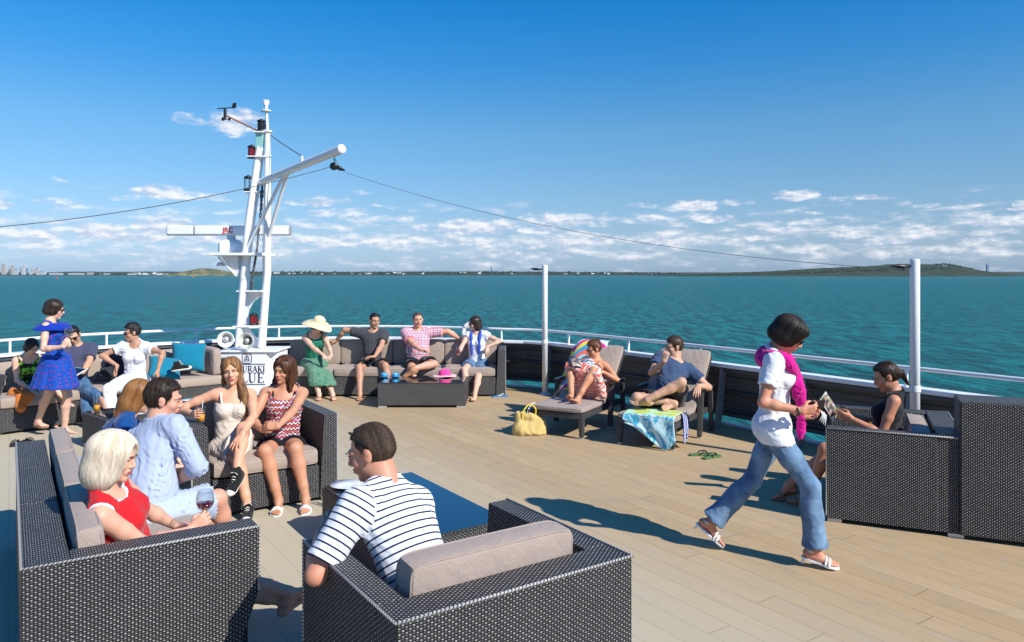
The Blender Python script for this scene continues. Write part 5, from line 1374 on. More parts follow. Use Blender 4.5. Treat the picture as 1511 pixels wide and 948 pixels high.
for nm_, c_ in (('pale_blue_cotton',(.37,.43,.58)),('pale_grey_blue_cotton',(.40,.47,.60)),('royal_blue_cotton',(.005,.055,.20)),('navy_grey_cotton',(.055,.06,.11)),('white_cotton',(.70,.71,.76)),('cream_cotton',(.66,.55,.46)),('red_cotton',(.52,.012,.018)),('charcoal_cotton',(.05,.052,.06)),
               ('black_cotton',(.008,.008,.011)),('slate_blue_cotton',(.04,.07,.14)),('magenta_knit',(.55,.006,.22)),('blue_scarf',(.03,.08,.42)),('brown_print',(.10,.03,.03)),('straw',(.72,.60,.38)),('pink_straw',(.85,.06,.30)),('pale_pink_straw',(.80,.45,.45)),('burlap',(.58,.42,.16)),('orange_leather',(.55,.16,.03)),('blue_gauze',(.004,.03,.30))):
    M[nm_] = fabric(nm_, c_, .10, fold=.005)
M['canvas_black'] = fabric('black_canvas', (.012,.012,.014)); M['rubber_white'] = simple('white_rubber', (.75,.73,.66), .6, .4)
M['white_leather'] = simple('white_leather', (.78,.78,.78), .4, .5); M['tan_leather'] = simple('tan_leather', (.35,.17,.08), .5, .4)
BLACKH, BROWNH, DKBR, LTBR, GING, BLOND, GREYBR = (.008,.007,.007), (.035,.018,.010), (.018,.011,.008), (.11,.052,.022), (.16,.062,.02), (.58,.52,.40), (.04,.028,.02)
# ------------------------------------------------------------ the people
def H_(at, pole=None, **k):
    d = dict(at=at, **k)
    if pole is not None: d['pole'] = pole
    return d
UP = A(0,0,1)
# 1 standing woman in blue dress
p1 = Fig('woman in a short royal blue dress standing at the left with phone and glass', 1.60, 'f', (-5.30,8.67,.845), 12, (-.16,.0,1), cyaw=10, head=(25,12,0),
    hands={'R':H_(Q(93,512,8.42), (-.3,-.3,-1), curl=.9, thumb=.9, palm=(0,.6,.2), dir=(.35,.1,.55)), 'L':H_(Q(76,494,8.85), (.2,.2,-1), curl=.8, dir=(.4,-.2,.6), palm=(.3,-.5,0))},
    feet={'R':H_(A(*G(53,640,0)[:2],.072), (1,-.2,.2), dir=(.9,-.45,0)), 'L':H_(A(*G(95,640,0)[:2],.072), (1,.1,.2), dir=(1,.05,0))}, tone=FAIR, res=.010, base=G(75,644,0))
s = p1.s; Cc = p1.P
def skirt_f(X, Y, Z):
    t = (Cc[2]+.12-Z)/.42; tt = np.clip(t, 0, 1.1); dx, dy = X-Cc[0]+.02*t, Y-Cc[1]
    th = np.arctan2(dy, dx); r = .125+.105*tt+.012*tt*np.sin(11*th+1.5*np.sin(3*th))
    return ((np.sqrt((dx*.93)**2+dy**2)-r-.014)*.85).astype(np.float32)
p1.cloth('dress', [(p1.torso, .012, [plane(p1.P+A(0,0,-.02), (0,0,-1)), minus(Ell(p1.N+A(0,0,.05)+p1.Fc[1]*.02,(.105,.105,.09)))]+[minus(Ell(p1.j['sh'+q]+p1.Fc[0]*g*.05,(.05,.07,.07))) for q, g in (('R',1),('L',-1))], .03),
    ([Fn(Cc-A(.3,.3,.34), Cc+A(.3,.3,.2), skirt_f, k=.03)], 0, [plane(Cc+A(0,0,.12),(0,0,1)), plane(Cc+A(-.0,0,-.27),(-.06,0,-1))], .03)], M['blue_dots'], .004)
b = MB(); n0 = p1.N
pts = []
for k in range(9):
    a = -1.9+k*.5; r = .19+.02*(k%2); pts.append([n0+A(.115*math.cos(a),.115*math.sin(a),.0), n0+A((r)*math.cos(a),r*math.sin(a),-.03+.02*(k%2)), n0+A((r+.05)*math.cos(a)-.03,(r+.03)*math.sin(a),-.075-.02*(k%2))])
v = [tuple(q-p1.off) for row in pts for q in row]; b.add(v, [(i*3+j,(i+1)*3+j,(i+1)*3+j+1,i*3+j+1) for i in range(8) for j in range(2)], 0, True)
o = b.build('ruffle', M['blue_gauze'], p1.root); sm = o.modifiers.new('solid','SOLIDIFY'); sm.thickness = .006; sb = o.modifiers.new('sub','SUBSURF'); sb.levels = sb.render_levels = 2
p1.hair(hair_bob(-.075, .018, .98, .058), hairmat(DKBR), strands=350, slen=.07); p1.sunglasses()
p1.sandals(M['tan_leather'], kind='thong')
# 2 half-hidden seated woman behind
p2 = Fig('barely visible seated woman behind the blue dress, dark hair and green top', 1.45, 'f', (-6.02,9.22,.46), -38, (.25,-.25,1), head=(-25,30,0),
    hands={'R':H_(Q(45,575,9.0)), 'L':H_(Q(60,575,9.1))},
    feet={'L':H_(Q(97,590,9.15), dir=(.9,-.2,-.1)), 'R':H_(A(*G(80,630,0)[:2],.07), dir=(.5,-.7,0))}, tone=FAIR, res=.013)
p2.top(M['lime_top'], 'top', sleeve=0, neck=.12, nu=.03, hem=-.05); p2.pants(M['denim_short'], 'shorts', leg=.4); p2.hair(hair_bob(-.09,.014,.9,.058), hairmat(DKBR))
# 3 man reading
p3 = Fig('man in sunglasses, grey-navy shirt and cuffed jeans reading a tablet on the curved sofa', 1.66, 'm', (-5.68,9.70,.46), -35, (-.10,.22,1), cyaw=-55, head=(-70,30,8),
    hands={'R':H_(Q(100,556,9.30), (-.8,-.3,-.6), curl=.7, dir=(.7,-.1,.1), palm=(0,.3,-.9)), 'L':H_(Q(122,551,9.45), (.8,0,-.6), curl=.7, dir=(-.3,-.8,.1))},
    feet={'R':H_(Q(167,598,9.12), (.3,-.2,1), dir=(.75,-.5,-.25)), 'L':H_(A(-5.18,9.12,.085), (.6,-.6,1), dir=(.6,-.8,0))}, tone=MED, res=.011)
p3.top(M['navy_grey_cotton'], 'shirt', sleeve=.75, neck=.07, hem=-.10, wr=.004); p3.pants(M['denim_mid'], 'jeans', leg=1.78, loose=.012, wr=.005); p3.hair(hair_short(.012), hairmat(BLACKH), strands=250, slen=.02, lift=.006); p3.sunglasses()
# 4 woman in white top
p4 = Fig('curly-haired woman in white blouse and patterned white trousers pushing herself up from the curved sofa', 1.60, 'f', (-4.92,9.72,.50), -70, (.10,-.16,1), cyaw=-80, head=(-140,10,0),
    hands={'R':H_(Q(173,540,9.55), (-.9,-.3,-.2), curl=.25, dir=(-.2,-.2,-1), palm=(.9,0,0)), 'L':H_(Q(233,547,9.5), (.7,-.3,-.2), curl=.25, dir=(.1,-.2,-1), palm=(-.9,0,0))},
    feet={'R':H_(A(-4.95,9.2,.08), (-.2,-1,.6), dir=(0,-1,0)), 'L':H_(A(-4.6,9.15,.08), (.1,-1,.6), dir=(.2,-1,0))}, tone=TAN, res=.011)
p4.top(M['white_cotton'], 'blouse', sleeve=.42, ts=.022, neck=.082, nf=.05, hem=-.12, t=.02, wr=.006); p4.pants(M['floral_pants'], 'trousers', leg=1.9, loose=.02, wr=.006)
p4.hair(lambda X,Y,Z: hair_short(.030,noise=0)(X,Y,Z)+.009*np.sin(130*X+3*np.sin(60*Z))*np.sin(120*Y)*np.sin(125*Z+2)+.002, hairmat(BLACKH)); p4.sunglasses()
p4.sandals(M['tan_leather'])
# 6 ginger woman seen from behind
p6 = Fig('ginger-haired woman in a deep blue top, seen from behind beside the pale blue shirt', 1.62, 'f', (-2.93,5.22,.44), 28, (.46,.16,.80), head=(30,20,0),
    hands={'R':H_(A(-2.45,5.35,.52), (-.2,-.5,-1)), 'L':H_(A(-2.55,5.65,.52), (-.3,.6,-1))},
    feet={'R':H_(A(-2.35,5.5,.08), dir=(.8,.4,0)), 'L':H_(A(-2.40,5.8,.08), dir=(.8,.4,0))}, tone=FAIR, res=.010)
p6.top(M['royal_blue_cotton'], 'shirt', sleeve=1.2, t=.022, ts=.02, hem=-.2, wr=.006); p6.pants(M['denim_mid'], 'jeans', leg=1.95, loose=.01)
p6.hair(hair_add(hair_bob(-.15, .018, .92, .066), [Cone((.0,-.075,-.06),(.0,-.085,-.17),.055,.04,k=.03)]), hairmat(GING,(.42,.20,.07)), strands=900, slen=.12, lo=(-.14,-.17,-.26)); p6.sunglasses(up=True)
# 7 man in pale blue shirt
p7 = Fig('dark-haired man in a wrinkled pale blue shirt and shorts, back to the camera', 1.78, 'm', (-2.22,4.50,.44), 34, (-.05,.28,.47), cyaw=64, head=(22,10,0),
    hands={'R':H_(Q(256,712,4.70), el=Q(304,712,4.55), curl=.8, dir=(-.6,.3,.1), palm=(0,.2,-1)), 'L':H_(Q(140,672,5.05), el=Q(172,664,4.75), curl=.4, dir=(-.8,.2,-.1))},
    feet={'R':H_(A(-1.86,4.98,.09), (.8,.5,.9), dir=(.75,.6,0)), 'L':H_(A(-2.05,5.35,.09), (.8,.5,.9), dir=(.7,.6,0))}, tone=RUDDY, res=.0085)
p7.top(M['pale_blue_cotton'], 'shirt', sleeve=1.25, t=.016, ts=.013, neck=.075, nu=.045, hem=-.16, wr=.0065, extra=[Ell(p7.P+p7.Fc[2]*.12,(.185,.145,.17),p7.Fc,k=.05)])
p7.pants(M['pale_grey_blue_cotton'], 'shorts', leg=.88, loose=.022, wr=.006, flare=.006)
p7.cloth('collar', [([Cone(p7.N+p7.Fc[2]*.025+p7.Fc[0]*.05, p7.N+p7.Fc[2]*.025-p7.Fc[0]*.05, .058,.058), Ell(p7.N+p7.Fc[2]*.03,(.083,.08,.028),p7.Fc)], 0, [minus(Cone(p7.N-p7.Fc[2]*.1, p7.N+p7.Fc[2]*.15, .066))], .02)], M['pale_blue_cotton'], .001, res=.007)
p7.hair(hair_short(.015, noise=.003, fringe=.003), hairmat(DKBR, (.05,.03,.02)), strands=1800, slen=.032, lift=.005); p7.sunglasses(up=True)
b = MB(); w_, Rm, hs_ = p7.hd['R']; b.tube([tuple(w_+Rm.T@A(.031*math.cos(a),-.012,.026*math.sin(a))-p7.off) for a in np.linspace(0,2*PI,17)[:-1]], .008, 0, 8, closed=True); b.lathe([(0,0),(.02,0),(.02,.007),(0,.007)], w_+Rm.T@A(0,-.012,.03)-p7.off, Rm[2], 16); b.build('wristwatch', M['steel'], p7.root)
# 8 blonde woman
p8 = Fig('platinum blonde woman in a red tank top holding a glass of red wine', 1.62, 'f', (-1.92,3.74,.38), 24, (-.10,-.36,1), cyaw=16, head=(6,10,-4),
    hands={'R':H_(Q(283,782,3.80), (-.15,-.35,-1), curl=[.95,1.0,1.0,1.0], thumb=1.0, dir=(.62,.28,.50), palm=(-.15,.92,.1)), 'L':H_(Q(262,778,4.10), (-.2,.3,-1), curl=.5, dir=(.9,-.1,.1), palm=(0,0,-1))},
    feet={'R':H_(A(-1.16,4.10,.095), (.2,0,1), dir=(.7,.5,.45), up=(-.4,-.2,.8)), 'L':H_(A(-1.18,4.04,.17), (.2,0,1), dir=(.75,.35,.5), up=(-.4,-.2,.8))}, tone=(.58,.33,.23), res=.0080, fat=1.24, hres=.0033)
p8.top(M['white_cotton'], 'undershirt', t=.011, sleeve=0, arm=.080, neck=.088, nf=.05, hem=-.10, wr=.002)
p8.top(M['red_cotton'], 'tank_top', t=.017, sleeve=0, arm=.100, neck=.090, nf=.05, hem=-.12, wr=.004)
p8.pants(M['white_cotton'], 'shorts', leg=.75, loose=.015)
p8.hair(hair_bob(-.150, .036, 1.04, .062, noise=.0022, fringe=False), hairmat((.60,.49,.36), (.88,.79,.68), .4, .5), strands=3600, slen=.15, lift=.0012, srad=.0007)
# 9 girl in cream dress
p9 = Fig('young woman in a cream dress and black sneakers holding orange juice', 1.64, 'f', (-2.33,6.16,.43), -62, (.02,.10,1), cyaw=-72, head=(-74,2,5),
    hands={'R':H_(Q(285,612,5.93), (-1,.1,-.25), curl=[.8,.85,.85,.85], thumb=.9, dir=(.55,-.75,.15), palm=(.55,.6,0)), 'L':H_(Q(358,640,5.80), (.9,.2,-.3), curl=.25, spread=.16, dir=(-.25,-.55,-.6), palm=(-.1,.35,-.8))},
    feet={'L':H_(Q(349,700,5.62), (.3,-.6,1), dir=(-.15,-.75,-.5), up=(0,-.4,1), shoe=1), 'R':H_(A(*Q(366,0,5.76)[:2],.09), (.3,-.5,1), dir=(.25,-.95,0), shoe=1)}, tone=(.60,.32,.20), res=.0088, smile=1, brow=(.09,.045,.02))
s = p9.s; U = p9.Fc[2]; Fv = p9.Fc[1]
def legs_skirt(f, t, frac, drop=.0, mid=True, k=.05):
    P = []
    for sd in 'RL':
        h, kn = f.j['hip'+sd], f.j['kn'+sd]; q = h+(kn-h)*frac; P.append(Cone(h, q, f.leg[sd][0].ra, f.leg[sd][1].rb*1.05, k=k))
    a = (f.j['hipR']+f.j['hipL'])/2; e = (f.j['knR']+f.j['knL'])/2; q = a+(e-a)*frac
    if mid: P.append(Cone(a, q-A(0,0,drop), .09, .075, k=k))
    return P, q, un(e-a)
P_, q_, d_ = legs_skirt(p9, .02, .82)
p9.cloth('dress', [(p9.torso, .013, [plane(p9.Mid+U*.245*s+Fv*.05, U), minus(Ell(p9.N+Fv*.075+U*.0,(.085,.085,.10)))]+[minus(Ell(p9.j['sh'+q]+p9.Fc[0]*g*.03,(.06,.10,.11))) for q, g in (('R',1),('L',-1))], .03),
    (P_, .020, [plane(q_, d_)], .04)], M['cream_cotton'], .0035)
def strap(f, sg, x=.095, mat='cream_cotton', w=.010, y0=.085, z0=.23, name='strap'):
    s = f.s; R, Fv, U = f.Fc; top_ = f.N-U*.0*s+R*sg*.088*s+U*.035*s
    pts = [f.Mid+U*z0*s+Fv*(y0+.012)*s+R*sg*x*.8*s, f.Mid+U*.30*s+Fv*.062*s+R*sg*x*.95*s, top_+U*-.018, f.Mid+U*.30*s-Fv*.075*s+R*sg*x*.9*s, f.Mid+U*.20*s-Fv*.095*s+R*sg*x*.6*s]
    b = MB(); b.tube([p-f.off for p in smooth_path3(pts)], w, 0, 8); return b.build(name, M[mat] if isinstance(mat, str) else mat, f.root)
def smooth_path3(pts, n=6):
    out = []
    for i in range(len(pts)-1):
        p0, p1, p2, p3 = [np.array(pts[q], float) for q in (max(i-1,0), i, i+1, min(i+2,len(pts)-1))]
        for k in range(n):
            t = k/n; out.append(.5*((2*p1)+(-p0+p2)*t+(2*p0-5*p1+4*p2-p3)*t*t+(-p0+3*p1-3*p2+p3)*t**3))
    out.append(np.array(pts[-1], float)); return out
strap(p9, 1); strap(p9, -1)
p9.hair(hair_add(hair_bob(-.12, .013, .93, .057), [Cone((-.062,.0,-.05),(-.088,.055,-.20),.030,.036,k=.03), Cone((-.088,.055,-.20),(-.100,.085,-.33),.036,.030,k=.02), Cone((-.100,.085,-.33),(-.098,.095,-.43),.030,.012,k=.02), Cone((.062,-.02,-.08),(.070,-.03,-.16),.030,.018,k=.03)], noise=.0016), hairmat((.085,.038,.016), (.44,.22,.085)), lo=(-.17,-.17,-.47), hi=(.15,.17,.15), strands=1400, slen=.14)
p9.sneakers(M['canvas_black'], M['rubber_white'])
# 10 woman in patterned top
p10 = Fig('brunette in a black, red and white patterned camisole on the love seat', 1.66, 'f', (-1.98,6.42,.40), -66, (.02,.10,1), cyaw=-78, head=(-108,6,-6),
    hands={'L':H_(Q(409,631,6.0), (.95,-.1,-.35), curl=.7, dir=(-.95,-.15,.1), palm=(0,.6,-.3)), 'R':H_(Q(386,634,6.05), (-.9,.5,-.4), curl=.7, dir=(.7,-.5,.15), palm=(.2,.7,0))},
    feet={'R':H_(A(*Q(411,0,5.98)[:2],.085), (-.05,-.9,1), dir=(.12,-.98,0)), 'L':H_(A(*Q(451,0,6.02)[:2],.085), (.15,-.9,1), dir=(.25,-.95,0))}, tone=(.47,.235,.14), res=.0088, fat=1.12, smile=1, brow=(.04,.02,.01))
U = p10.Fc[2]; Fv = p10.Fc[1]
p10.top(M['chevron'], 'camisole', t=.018, sleeve=0, arm=.115, neck=.115, nf=.05, nu=.0, hem=-.10, wr=.006)
strap(p10, 1, mat='black_cotton', w=.008); strap(p10, -1, mat='black_cotton', w=.008)
p10.pants(M['black_cotton'], 'shorts', leg=.34, loose=.01)
p10.hair(hair_add(hair_bob(-.11, .022, 1.02, .058), [Cone((-.055,-.02,-.05),(-.075,.01,-.17),.038,.024,k=.03), Cone((.060,-.01,-.05),(.085,.015,-.18),.040,.036,k=.03), Cone((.085,.015,-.18),(.088,.02,-.24),.034,.014,k=.02)], noise=.004), hairmat((.03,.013,.008), (.15,.06,.028)), strands=1300, slen=.11, lo=(-.16,-.17,-.30)); p10.sunglasses(up=True)
p10.sandals(M['white_leather'], label='white strappy sandal')
# 11 striped man
p11 = Fig('short-haired man in a navy and white striped t-shirt in the foreground armchair, face in profile', 1.80, 'm', (-.37,3.17,.46), 118, (-.31,.31,.60), cyaw=140, head=(172,18,0),
    hands={'L':H_(A(-.86,3.42,.80), el=A(-.74,3.12,.775), curl=[.7,.75,.8,.8], thumb=.9, dir=(-.1,.8,.05), palm=(.9,.1,-.2)), 'R':H_(A(-.65,3.92,.50), el=A(-.50,3.72,.45), curl=.5)},
    feet={'L':H_(A(-.98,3.92,.09), (-.5,.9,1), dir=(-.5,.8,0)), 'R':H_(A(-.62,4.08,.09), (-.3,.9,1), dir=(-.5,.8,0))}, tone=(.50,.235,.15), res=.0080, fat=.98, hres=.0033, shoff={'R':(-.035,.03,-.055),'L':(0,.01,-.01)}, jaw=1.12, brow=(.05,.035,.025))
p11.top(M['striped'], 'striped_shirt', t=.018, sleeve=.84, ts=.018, neck=.072, nu=.045, nf=.01, hem=-.16, wr=.0030, freq=.8, only=[0,5,6])
p11.pants(M['charcoal_cotton'], 'shorts', leg=.85, loose=.02)
p11.hair(hair_short(.0045, noise=.0010), hairmat((.030,.018,.011), (.085,.055,.036), .7), strands=2600, slen=.010, lift=.002, srad=.0007, res=.0033)
p11.sunglasses(up=True)
# 12 hat woman
p12 = Fig('woman in a wide cream sun hat and long green gingham skirt', 1.62, 'f', (-3.13,11.80,.46), -70, (.05,-.18,1), cyaw=-60, head=(-25,28,0),
    hands={'R':H_(Q(486,533,11.3), (-.6,-.2,-.8), curl=.4, dir=(.5,-.6,-.3)), 'L':H_(Q(493,534,11.3), (.6,.1,-.8), curl=.4, dir=(-.2,-.8,-.4))},
    feet={'R':H_(A(*Q(471,0,11.22)[:2],.085), (.2,-.9,1), dir=(.15,-1,0)), 'L':H_(A(*Q(491,0,11.22)[:2],.085), (.3,-.9,1), dir=(.4,-.9,0))}, tone=FAIR, res=.012, fat=1.1)
p12.top(M['green_top'], 'top', sleeve=0, neck=.11, nf=.05, arm=.10, hem=-.05)
P_, q_, d_ = legs_skirt(p12, .03, 1.05)
P_ += [Cone(p12.j['kn'+q]-A(0,-.02,0), p12.j['kn'+q]*.45+p12.j['an'+q]*.55, .065, .085, k=.06) for q in 'RL']
P_ += [Cone((p12.j['knR']+p12.j['knL'])/2, (p12.j['knR']+p12.j['knL'])*.225+(p12.j['anR']+p12.j['anL'])*.275, .06,.09,k=.06)]
p12.cloth('skirt', [(P_+[Ell(p12.P,(.19,.14,.12),p12.Fp,k=.05)], .028, [plane(A(0,0,.20),(0,0,-1)), plane(p12.P+A(0,0,.13),(0,0,1))], .05)], M['green_gingham'], .008)
p12.hair(hair_bob(-.09,.014,.95,.058), hairmat(BROWNH))
b = MB(); nn = 36; prof = [(.0,.165),(.05,.160),(.085,.135),(.095,.09),(.10,.055)]
v = []; 
for r, z in prof+[(.14,.035),(.19,.015),(.235,.0),(.237,-.006)]:
    for k in range(nn):
        a = 2*PI*k/nn; w = .028*math.sin(a*2+.6)*max(0,(r-.10)/.13)+ .035*math.cos(a-2.0)*max(0,(r-.10)/.13); v.append((r*math.cos(a), r*1.05*math.sin(a)-.01, z-.005+w))
b.add(v, [(i*nn+k,i*nn+(k+1)%nn,(i+1)*nn+(k+1)%nn,(i+1)*nn+k) for i in range(8) for k in range(nn)], 0, True)
o = p12.headparts(b, 'sun_hat', M['straw']); mo = o.modifiers.new('s','SOLIDIFY'); mo.thickness = .004
p12.sandals(M['tan_leather']); p12.sunglasses()
# 13 man in grey t-shirt
p13 = Fig('man in a charcoal t-shirt with one arm along the bow sofa back', 1.70, 'm', (-2.22,11.86,.46), -88, (.0,.16,1), head=(-58,4,-4),
    hands={'R':H_(Q(496,503,12.02), (-.2,-.1,.6), curl=.3, dir=(-1,0,-.1), palm=(0,0,-1)), 'L':H_(Q(551,531,11.45), (.9,.1,-.5), curl=.5, dir=(-.8,-.4,0))},
    feet={'R':H_(A(*Q(531,0,11.25)[:2],.09), (-.25,-.9,1), dir=(.1,-1,0)), 'L':H_(A(*Q(577,0,11.40)[:2],.09), (.25,-.9,1), dir=(.1,-1,0))}, tone=TAN, res=.012, smile=1)
p13.top(M['charcoal_cotton'], sleeve=.62, ts=.020, hem=-.12, wr=.005); p13.pants(M['black_cotton'], 'shorts', leg=.62, loose=.02); p13.hair(hair_short(.013), hairmat(BLACKH)); p13.sunglasses(up=True); p13.sandals(M['tan_leather'], kind='thong')
# 14 man in plaid shirt
p14 = Fig('heavy-set man in a red and white checked shirt with one leg crossed', 1.72, 'm', (-1.50,11.86,.47), -84, (-.03,.18,1), head=(-72,2,0),
    hands={'R':H_(Q(626,523,11.42), (-.8,-.3,-.6), curl=.5, dir=(.9,-.2,0)), 'L':H_(Q(680,501,12.02), (.2,-.2,.5), curl=.3, dir=(1,0,-.1), palm=(0,0,-1))},
    feet={'R':H_(A(-1.46,11.22,.09), (-.1,-.9,1), dir=(0,-1,0)), 'L':H_(Q(607,545,11.22), (1,-.5,.15), dir=(-.9,-.1,-.35), shoe=1)}, tone=RUDDY, res=.012, fat=1.18, jaw=1.2)
p14.top(M['plaid'], 'checked_shirt', sleeve=.70, ts=.022, hem=-.13, wr=.005, t=.018); p14.pants(M['black_cotton'], 'shorts', leg=.72, loose=.022); p14.hair(hair_short(.005), hairmat((.05,.035,.025))); p14.sneakers(M['tan_leather'], M['tan_leather'])
# 15 woman with blue scarf
p15 = Fig('woman in white blouse, long blue scarf and denim shorts on the bow sofa', 1.60, 'f', (-.56,11.86,.46), -100, (-.02,.10,1), head=(-158,6,0),
    hands={'L':H_(Q(719,512,11.70), (.8,.2,.2), curl=.3, dir=(.0,-.4,-1), palm=(-.3,1,0)), 'R':H_(Q(676,523,11.5), (-.6,0,-.8), curl=.8, dir=(0,-.3,.9))},
    feet={'R':H_(A(*Q(688,0,11.30)[:2],.075), (-.5,-.9,1), dir=(.1,-1,0)), 'L':H_(A(*Q(700,0,11.12)[:2],.075), (-.2,-.9,1), dir=(-.1,-1,0))}, tone=FAIR, res=.012, fat=1.05)
p15.top(M['white_cotton'], 'blouse', sleeve=.25, ts=.02, hem=-.1, t=.018, wr=.006); p15.pants(M['denim_short'], 'shorts', leg=.62, loose=.018); p15.hair(hair_bob(-.13,.018,.98,.058), hairmat(DKBR)); p15.sunglasses()
N, R, Fv, U = p15.N, *p15.Fc
b = MB(); b.tube([p-p15.off for p in smooth_path3([N+R*-.06+Fv*.10-U*.32, N+R*-.07+Fv*.11-U*.12, N+R*-.075+Fv*.03+U*.02, N-Fv*.06+U*.03, N+R*.07+Fv*.03+U*.02, N+R*.06+Fv*.11-U*.12, N+R*.05+Fv*.12-U*.34])], [.02,.022,.024,.026,.026]+[.026]*27+[.024,.022,.022,.02,.018], 0, 8); b.build('scarf', M['blue_scarf'], p15.root)
# 16 woman on lounger
d1 = A(.48,.877,0)
p16 = Fig('woman with auburn hair and coral zigzag wrap reading on the left lounger', 1.60, 'f', (.90,9.28,.42), -119, (.40,.58,.62), cyaw=-112, head=(-155,16,0),
    hands={'R':H_(Q(857,541,9.25), (-.6,-.2,-.5), curl=.5, dir=(-.5,-.5,.1), palm=(0,.2,-1)), 'L':H_(Q(890,549,9.22), (.8,.0,-.6), curl=.5, dir=(-.8,-.4,.0), palm=(0,.4,-.9))},
    feet={'R':H_(Q(843,584,8.93), (-.3,-.4,1), dir=(-.25,-.65,.45), up=(.2,.4,.8)), 'L':H_(Q(853,588,8.86), (.15,-.5,1), dir=(-.35,-.65,.35), up=(.2,.4,.8))}, tone=(.52,.25,.14), res=.010, brow=(.05,.02,.01))
p16.top(M['brown_print'], 'swimsuit', t=.008, sleeve=0, neck=.14, nf=.06, nu=-.03, arm=.12, hem=-.15, wr=.001)
strap(p16, .6, mat='brown_print', w=.006); strap(p16, -.6, mat='brown_print', w=.006)
P_, q_, d_ = legs_skirt(p16, .02, 1.0, k=.06)
P_ += [Cone(p16.j['knL']+A(.03,0,0), p16.j['knL']+A(.12,.02,-.30), .05, .04, k=.06), Cone(p16.j['hipL']+A(.04,0,-.0), p16.j['knL']+A(.12,.10,-.22), .06, .04, k=.06)]
p16.cloth('wrap', [(P_, .014, [plane(q_+d_*.03, d_)], .04)], M['coral_zigzag'], .005)
p16.hair(hair_add(hair_short(.020, noise=.004), [Ell((.0,-.075,.075),(.055,.05,.045)), Ell((.05,-.05,.02),(.035,.05,.05)), Ell((-.05,-.05,.02),(.035,.05,.05))], noise=.005), hairmat((.05,.016,.008), (.20,.07,.03)), strands=300, slen=.04, lift=.006); p16.sunglasses(clear=True)
# 17 man on lounger
p17 = Fig('man in a slate blue t-shirt and black shorts sitting on the right lounger', 1.76, 'm', (1.80,8.68,.42), -108, (.30,.50,.62), cyaw=-92, head=(-166,4,0),
    hands={'R':H_(Q(972,541,8.62), el=Q(948,576,8.5), curl=1.1, dir=(.2,.1,.8), palm=(.5,.6,0)), 'L':H_(Q(1030,570,8.62), (.7,.5,-.3), curl=.35, dir=(-.2,-.55,-.35), palm=(0,.2,-1))},
    feet={'L':H_(Q(955,590,8.30), kn=Q(1002,574,8.42), dir=(-.8,.1,.05), up=(-.1,-.7,.7)), 'R':H_(A(1.86,8.36,.44), kn=A(1.42,8.42,.50), dir=(-.6,-.55,.1), up=(.2,-.5,.7))}, tone=MED, res=.010, jaw=1.05)
p17.top(M['slate_blue_cotton'], 't_shirt', sleeve=.58, ts=.020, neck=.085, nf=.045, nu=.02, hem=-.12, wr=.005); p17.pants(M['black_cotton'], 'shorts', leg=.72, loose=.02)
p17.hair(hair_short(.018, noise=.004, fringe=.012), hairmat((.035,.018,.010)), strands=500, slen=.03, lift=.006)
# 18 walking woman
fd = un(A(.86,-.50,0))
p18 = Fig('woman walking in white t-shirt, flared jeans and magenta sweater', 1.64, 'f', (1.76,5.0,.86), -28, (.0,-.01,1), cyaw=-20, head=(-22,36,0),
    hands={'R':H_(Q(1183,607,4.75), (-.5,-.2,-1), curl=.75, thumb=.8, dir=(.80,.05,.12), palm=(-.1,.75,.35)), 'L':H_(Q(1183,614,4.98), (-.3,.4,-1), curl=.7, dir=(.85,-.25,.1), palm=(0,-.4,.8))},
    feet={'R':H_(A(*Q(1203,0,4.82)[:2],.125), (1,-.5,.3), dir=(.90,-.32,-.22)), 'L':H_(A(*Q(1050,0,5.16)[:2],.185), (1,-.3,-.1), dir=(.75,-.25,-.62))}, tone=(.52,.24,.15), res=.0085, hres=.0034, lips='lips_red')
p18.top(M['white_cotton'], 't_shirt', sleeve=.60, ts=.014, t=.013, neck=.08, hem=-.085, wr=.004, extra=[Cone(p18.j['hip'+q], p18.j['hip'+q]*.8+p18.j['kn'+q]*.2, .086, .083, k=.04) for q in 'RL']); 
p18.pants(M['denim'], 'jeans', leg=1.97, loose=.001, flare=.023, waist=-.0, wr=.0020, t=.006)
N, R, Fv, U = p18.N, *p18.Fc; sR, sL = p18.j['shR'], p18.j['shL']
def rope_(pts, radii, k=.018): 
    pts = smooth_path3(pts, 3); rr = np.interp(np.linspace(0,1,len(pts)), np.linspace(0,1,len(radii)), radii); return [Cone(pts[i], pts[i+1], rr[i], rr[i+1], k=k) for i in range(len(pts)-1)]
kn_ = N+Fv*.135-U*.15-R*.01
SW = rope_([sR+U*.045-R*.01-Fv*.02, N-Fv*.058+U*.02+R*.02, N-Fv*.058+U*.02-R*.02, sL+U*.045+R*.01-Fv*.02], [.028,.026,.026,.028])
SW += rope_([sR-R*.05-Fv*.055, N-Fv*.062-U*.03+R*.03, N-Fv*.062-U*.03-R*.03, sL+R*.05-Fv*.055], [.026,.034,.034,.026], .06)
SW += rope_([sR+U*.045-R*.01-Fv*.02, sR+U*.03-R*.03+Fv*.06, sR-R*.05-U*.03+Fv*.10, kn_+R*.03+U*.02], [.030,.036,.034,.024])+rope_([sR+U*.03-R*.035+Fv*.04, N+Fv*.09-U*.05+R*.05, kn_+R*.01+U*.03], [.03,.03,.022])
SW += rope_([sL+U*.045+R*.01-Fv*.02, sL+U*.03+R*.03+Fv*.06, N+Fv*.10-U*.05-R*.05, kn_-R*.02+U*.02], [.030,.034,.030,.024])
SW += [Ell(kn_,(.034,.028,.036),p18.Fc,k=.015)]
SW += rope_([kn_, kn_+R*.075-U*.05+Fv*.01, kn_+R*.085-U*.135-Fv*.01], [.026,.040,.010])
SW += rope_([kn_, kn_-R*.02-U*.10+Fv*.025, kn_-R*.03-U*.26+Fv*.035, kn_-R*.035-U*.40+Fv*.03], [.026,.036,.030,.026])
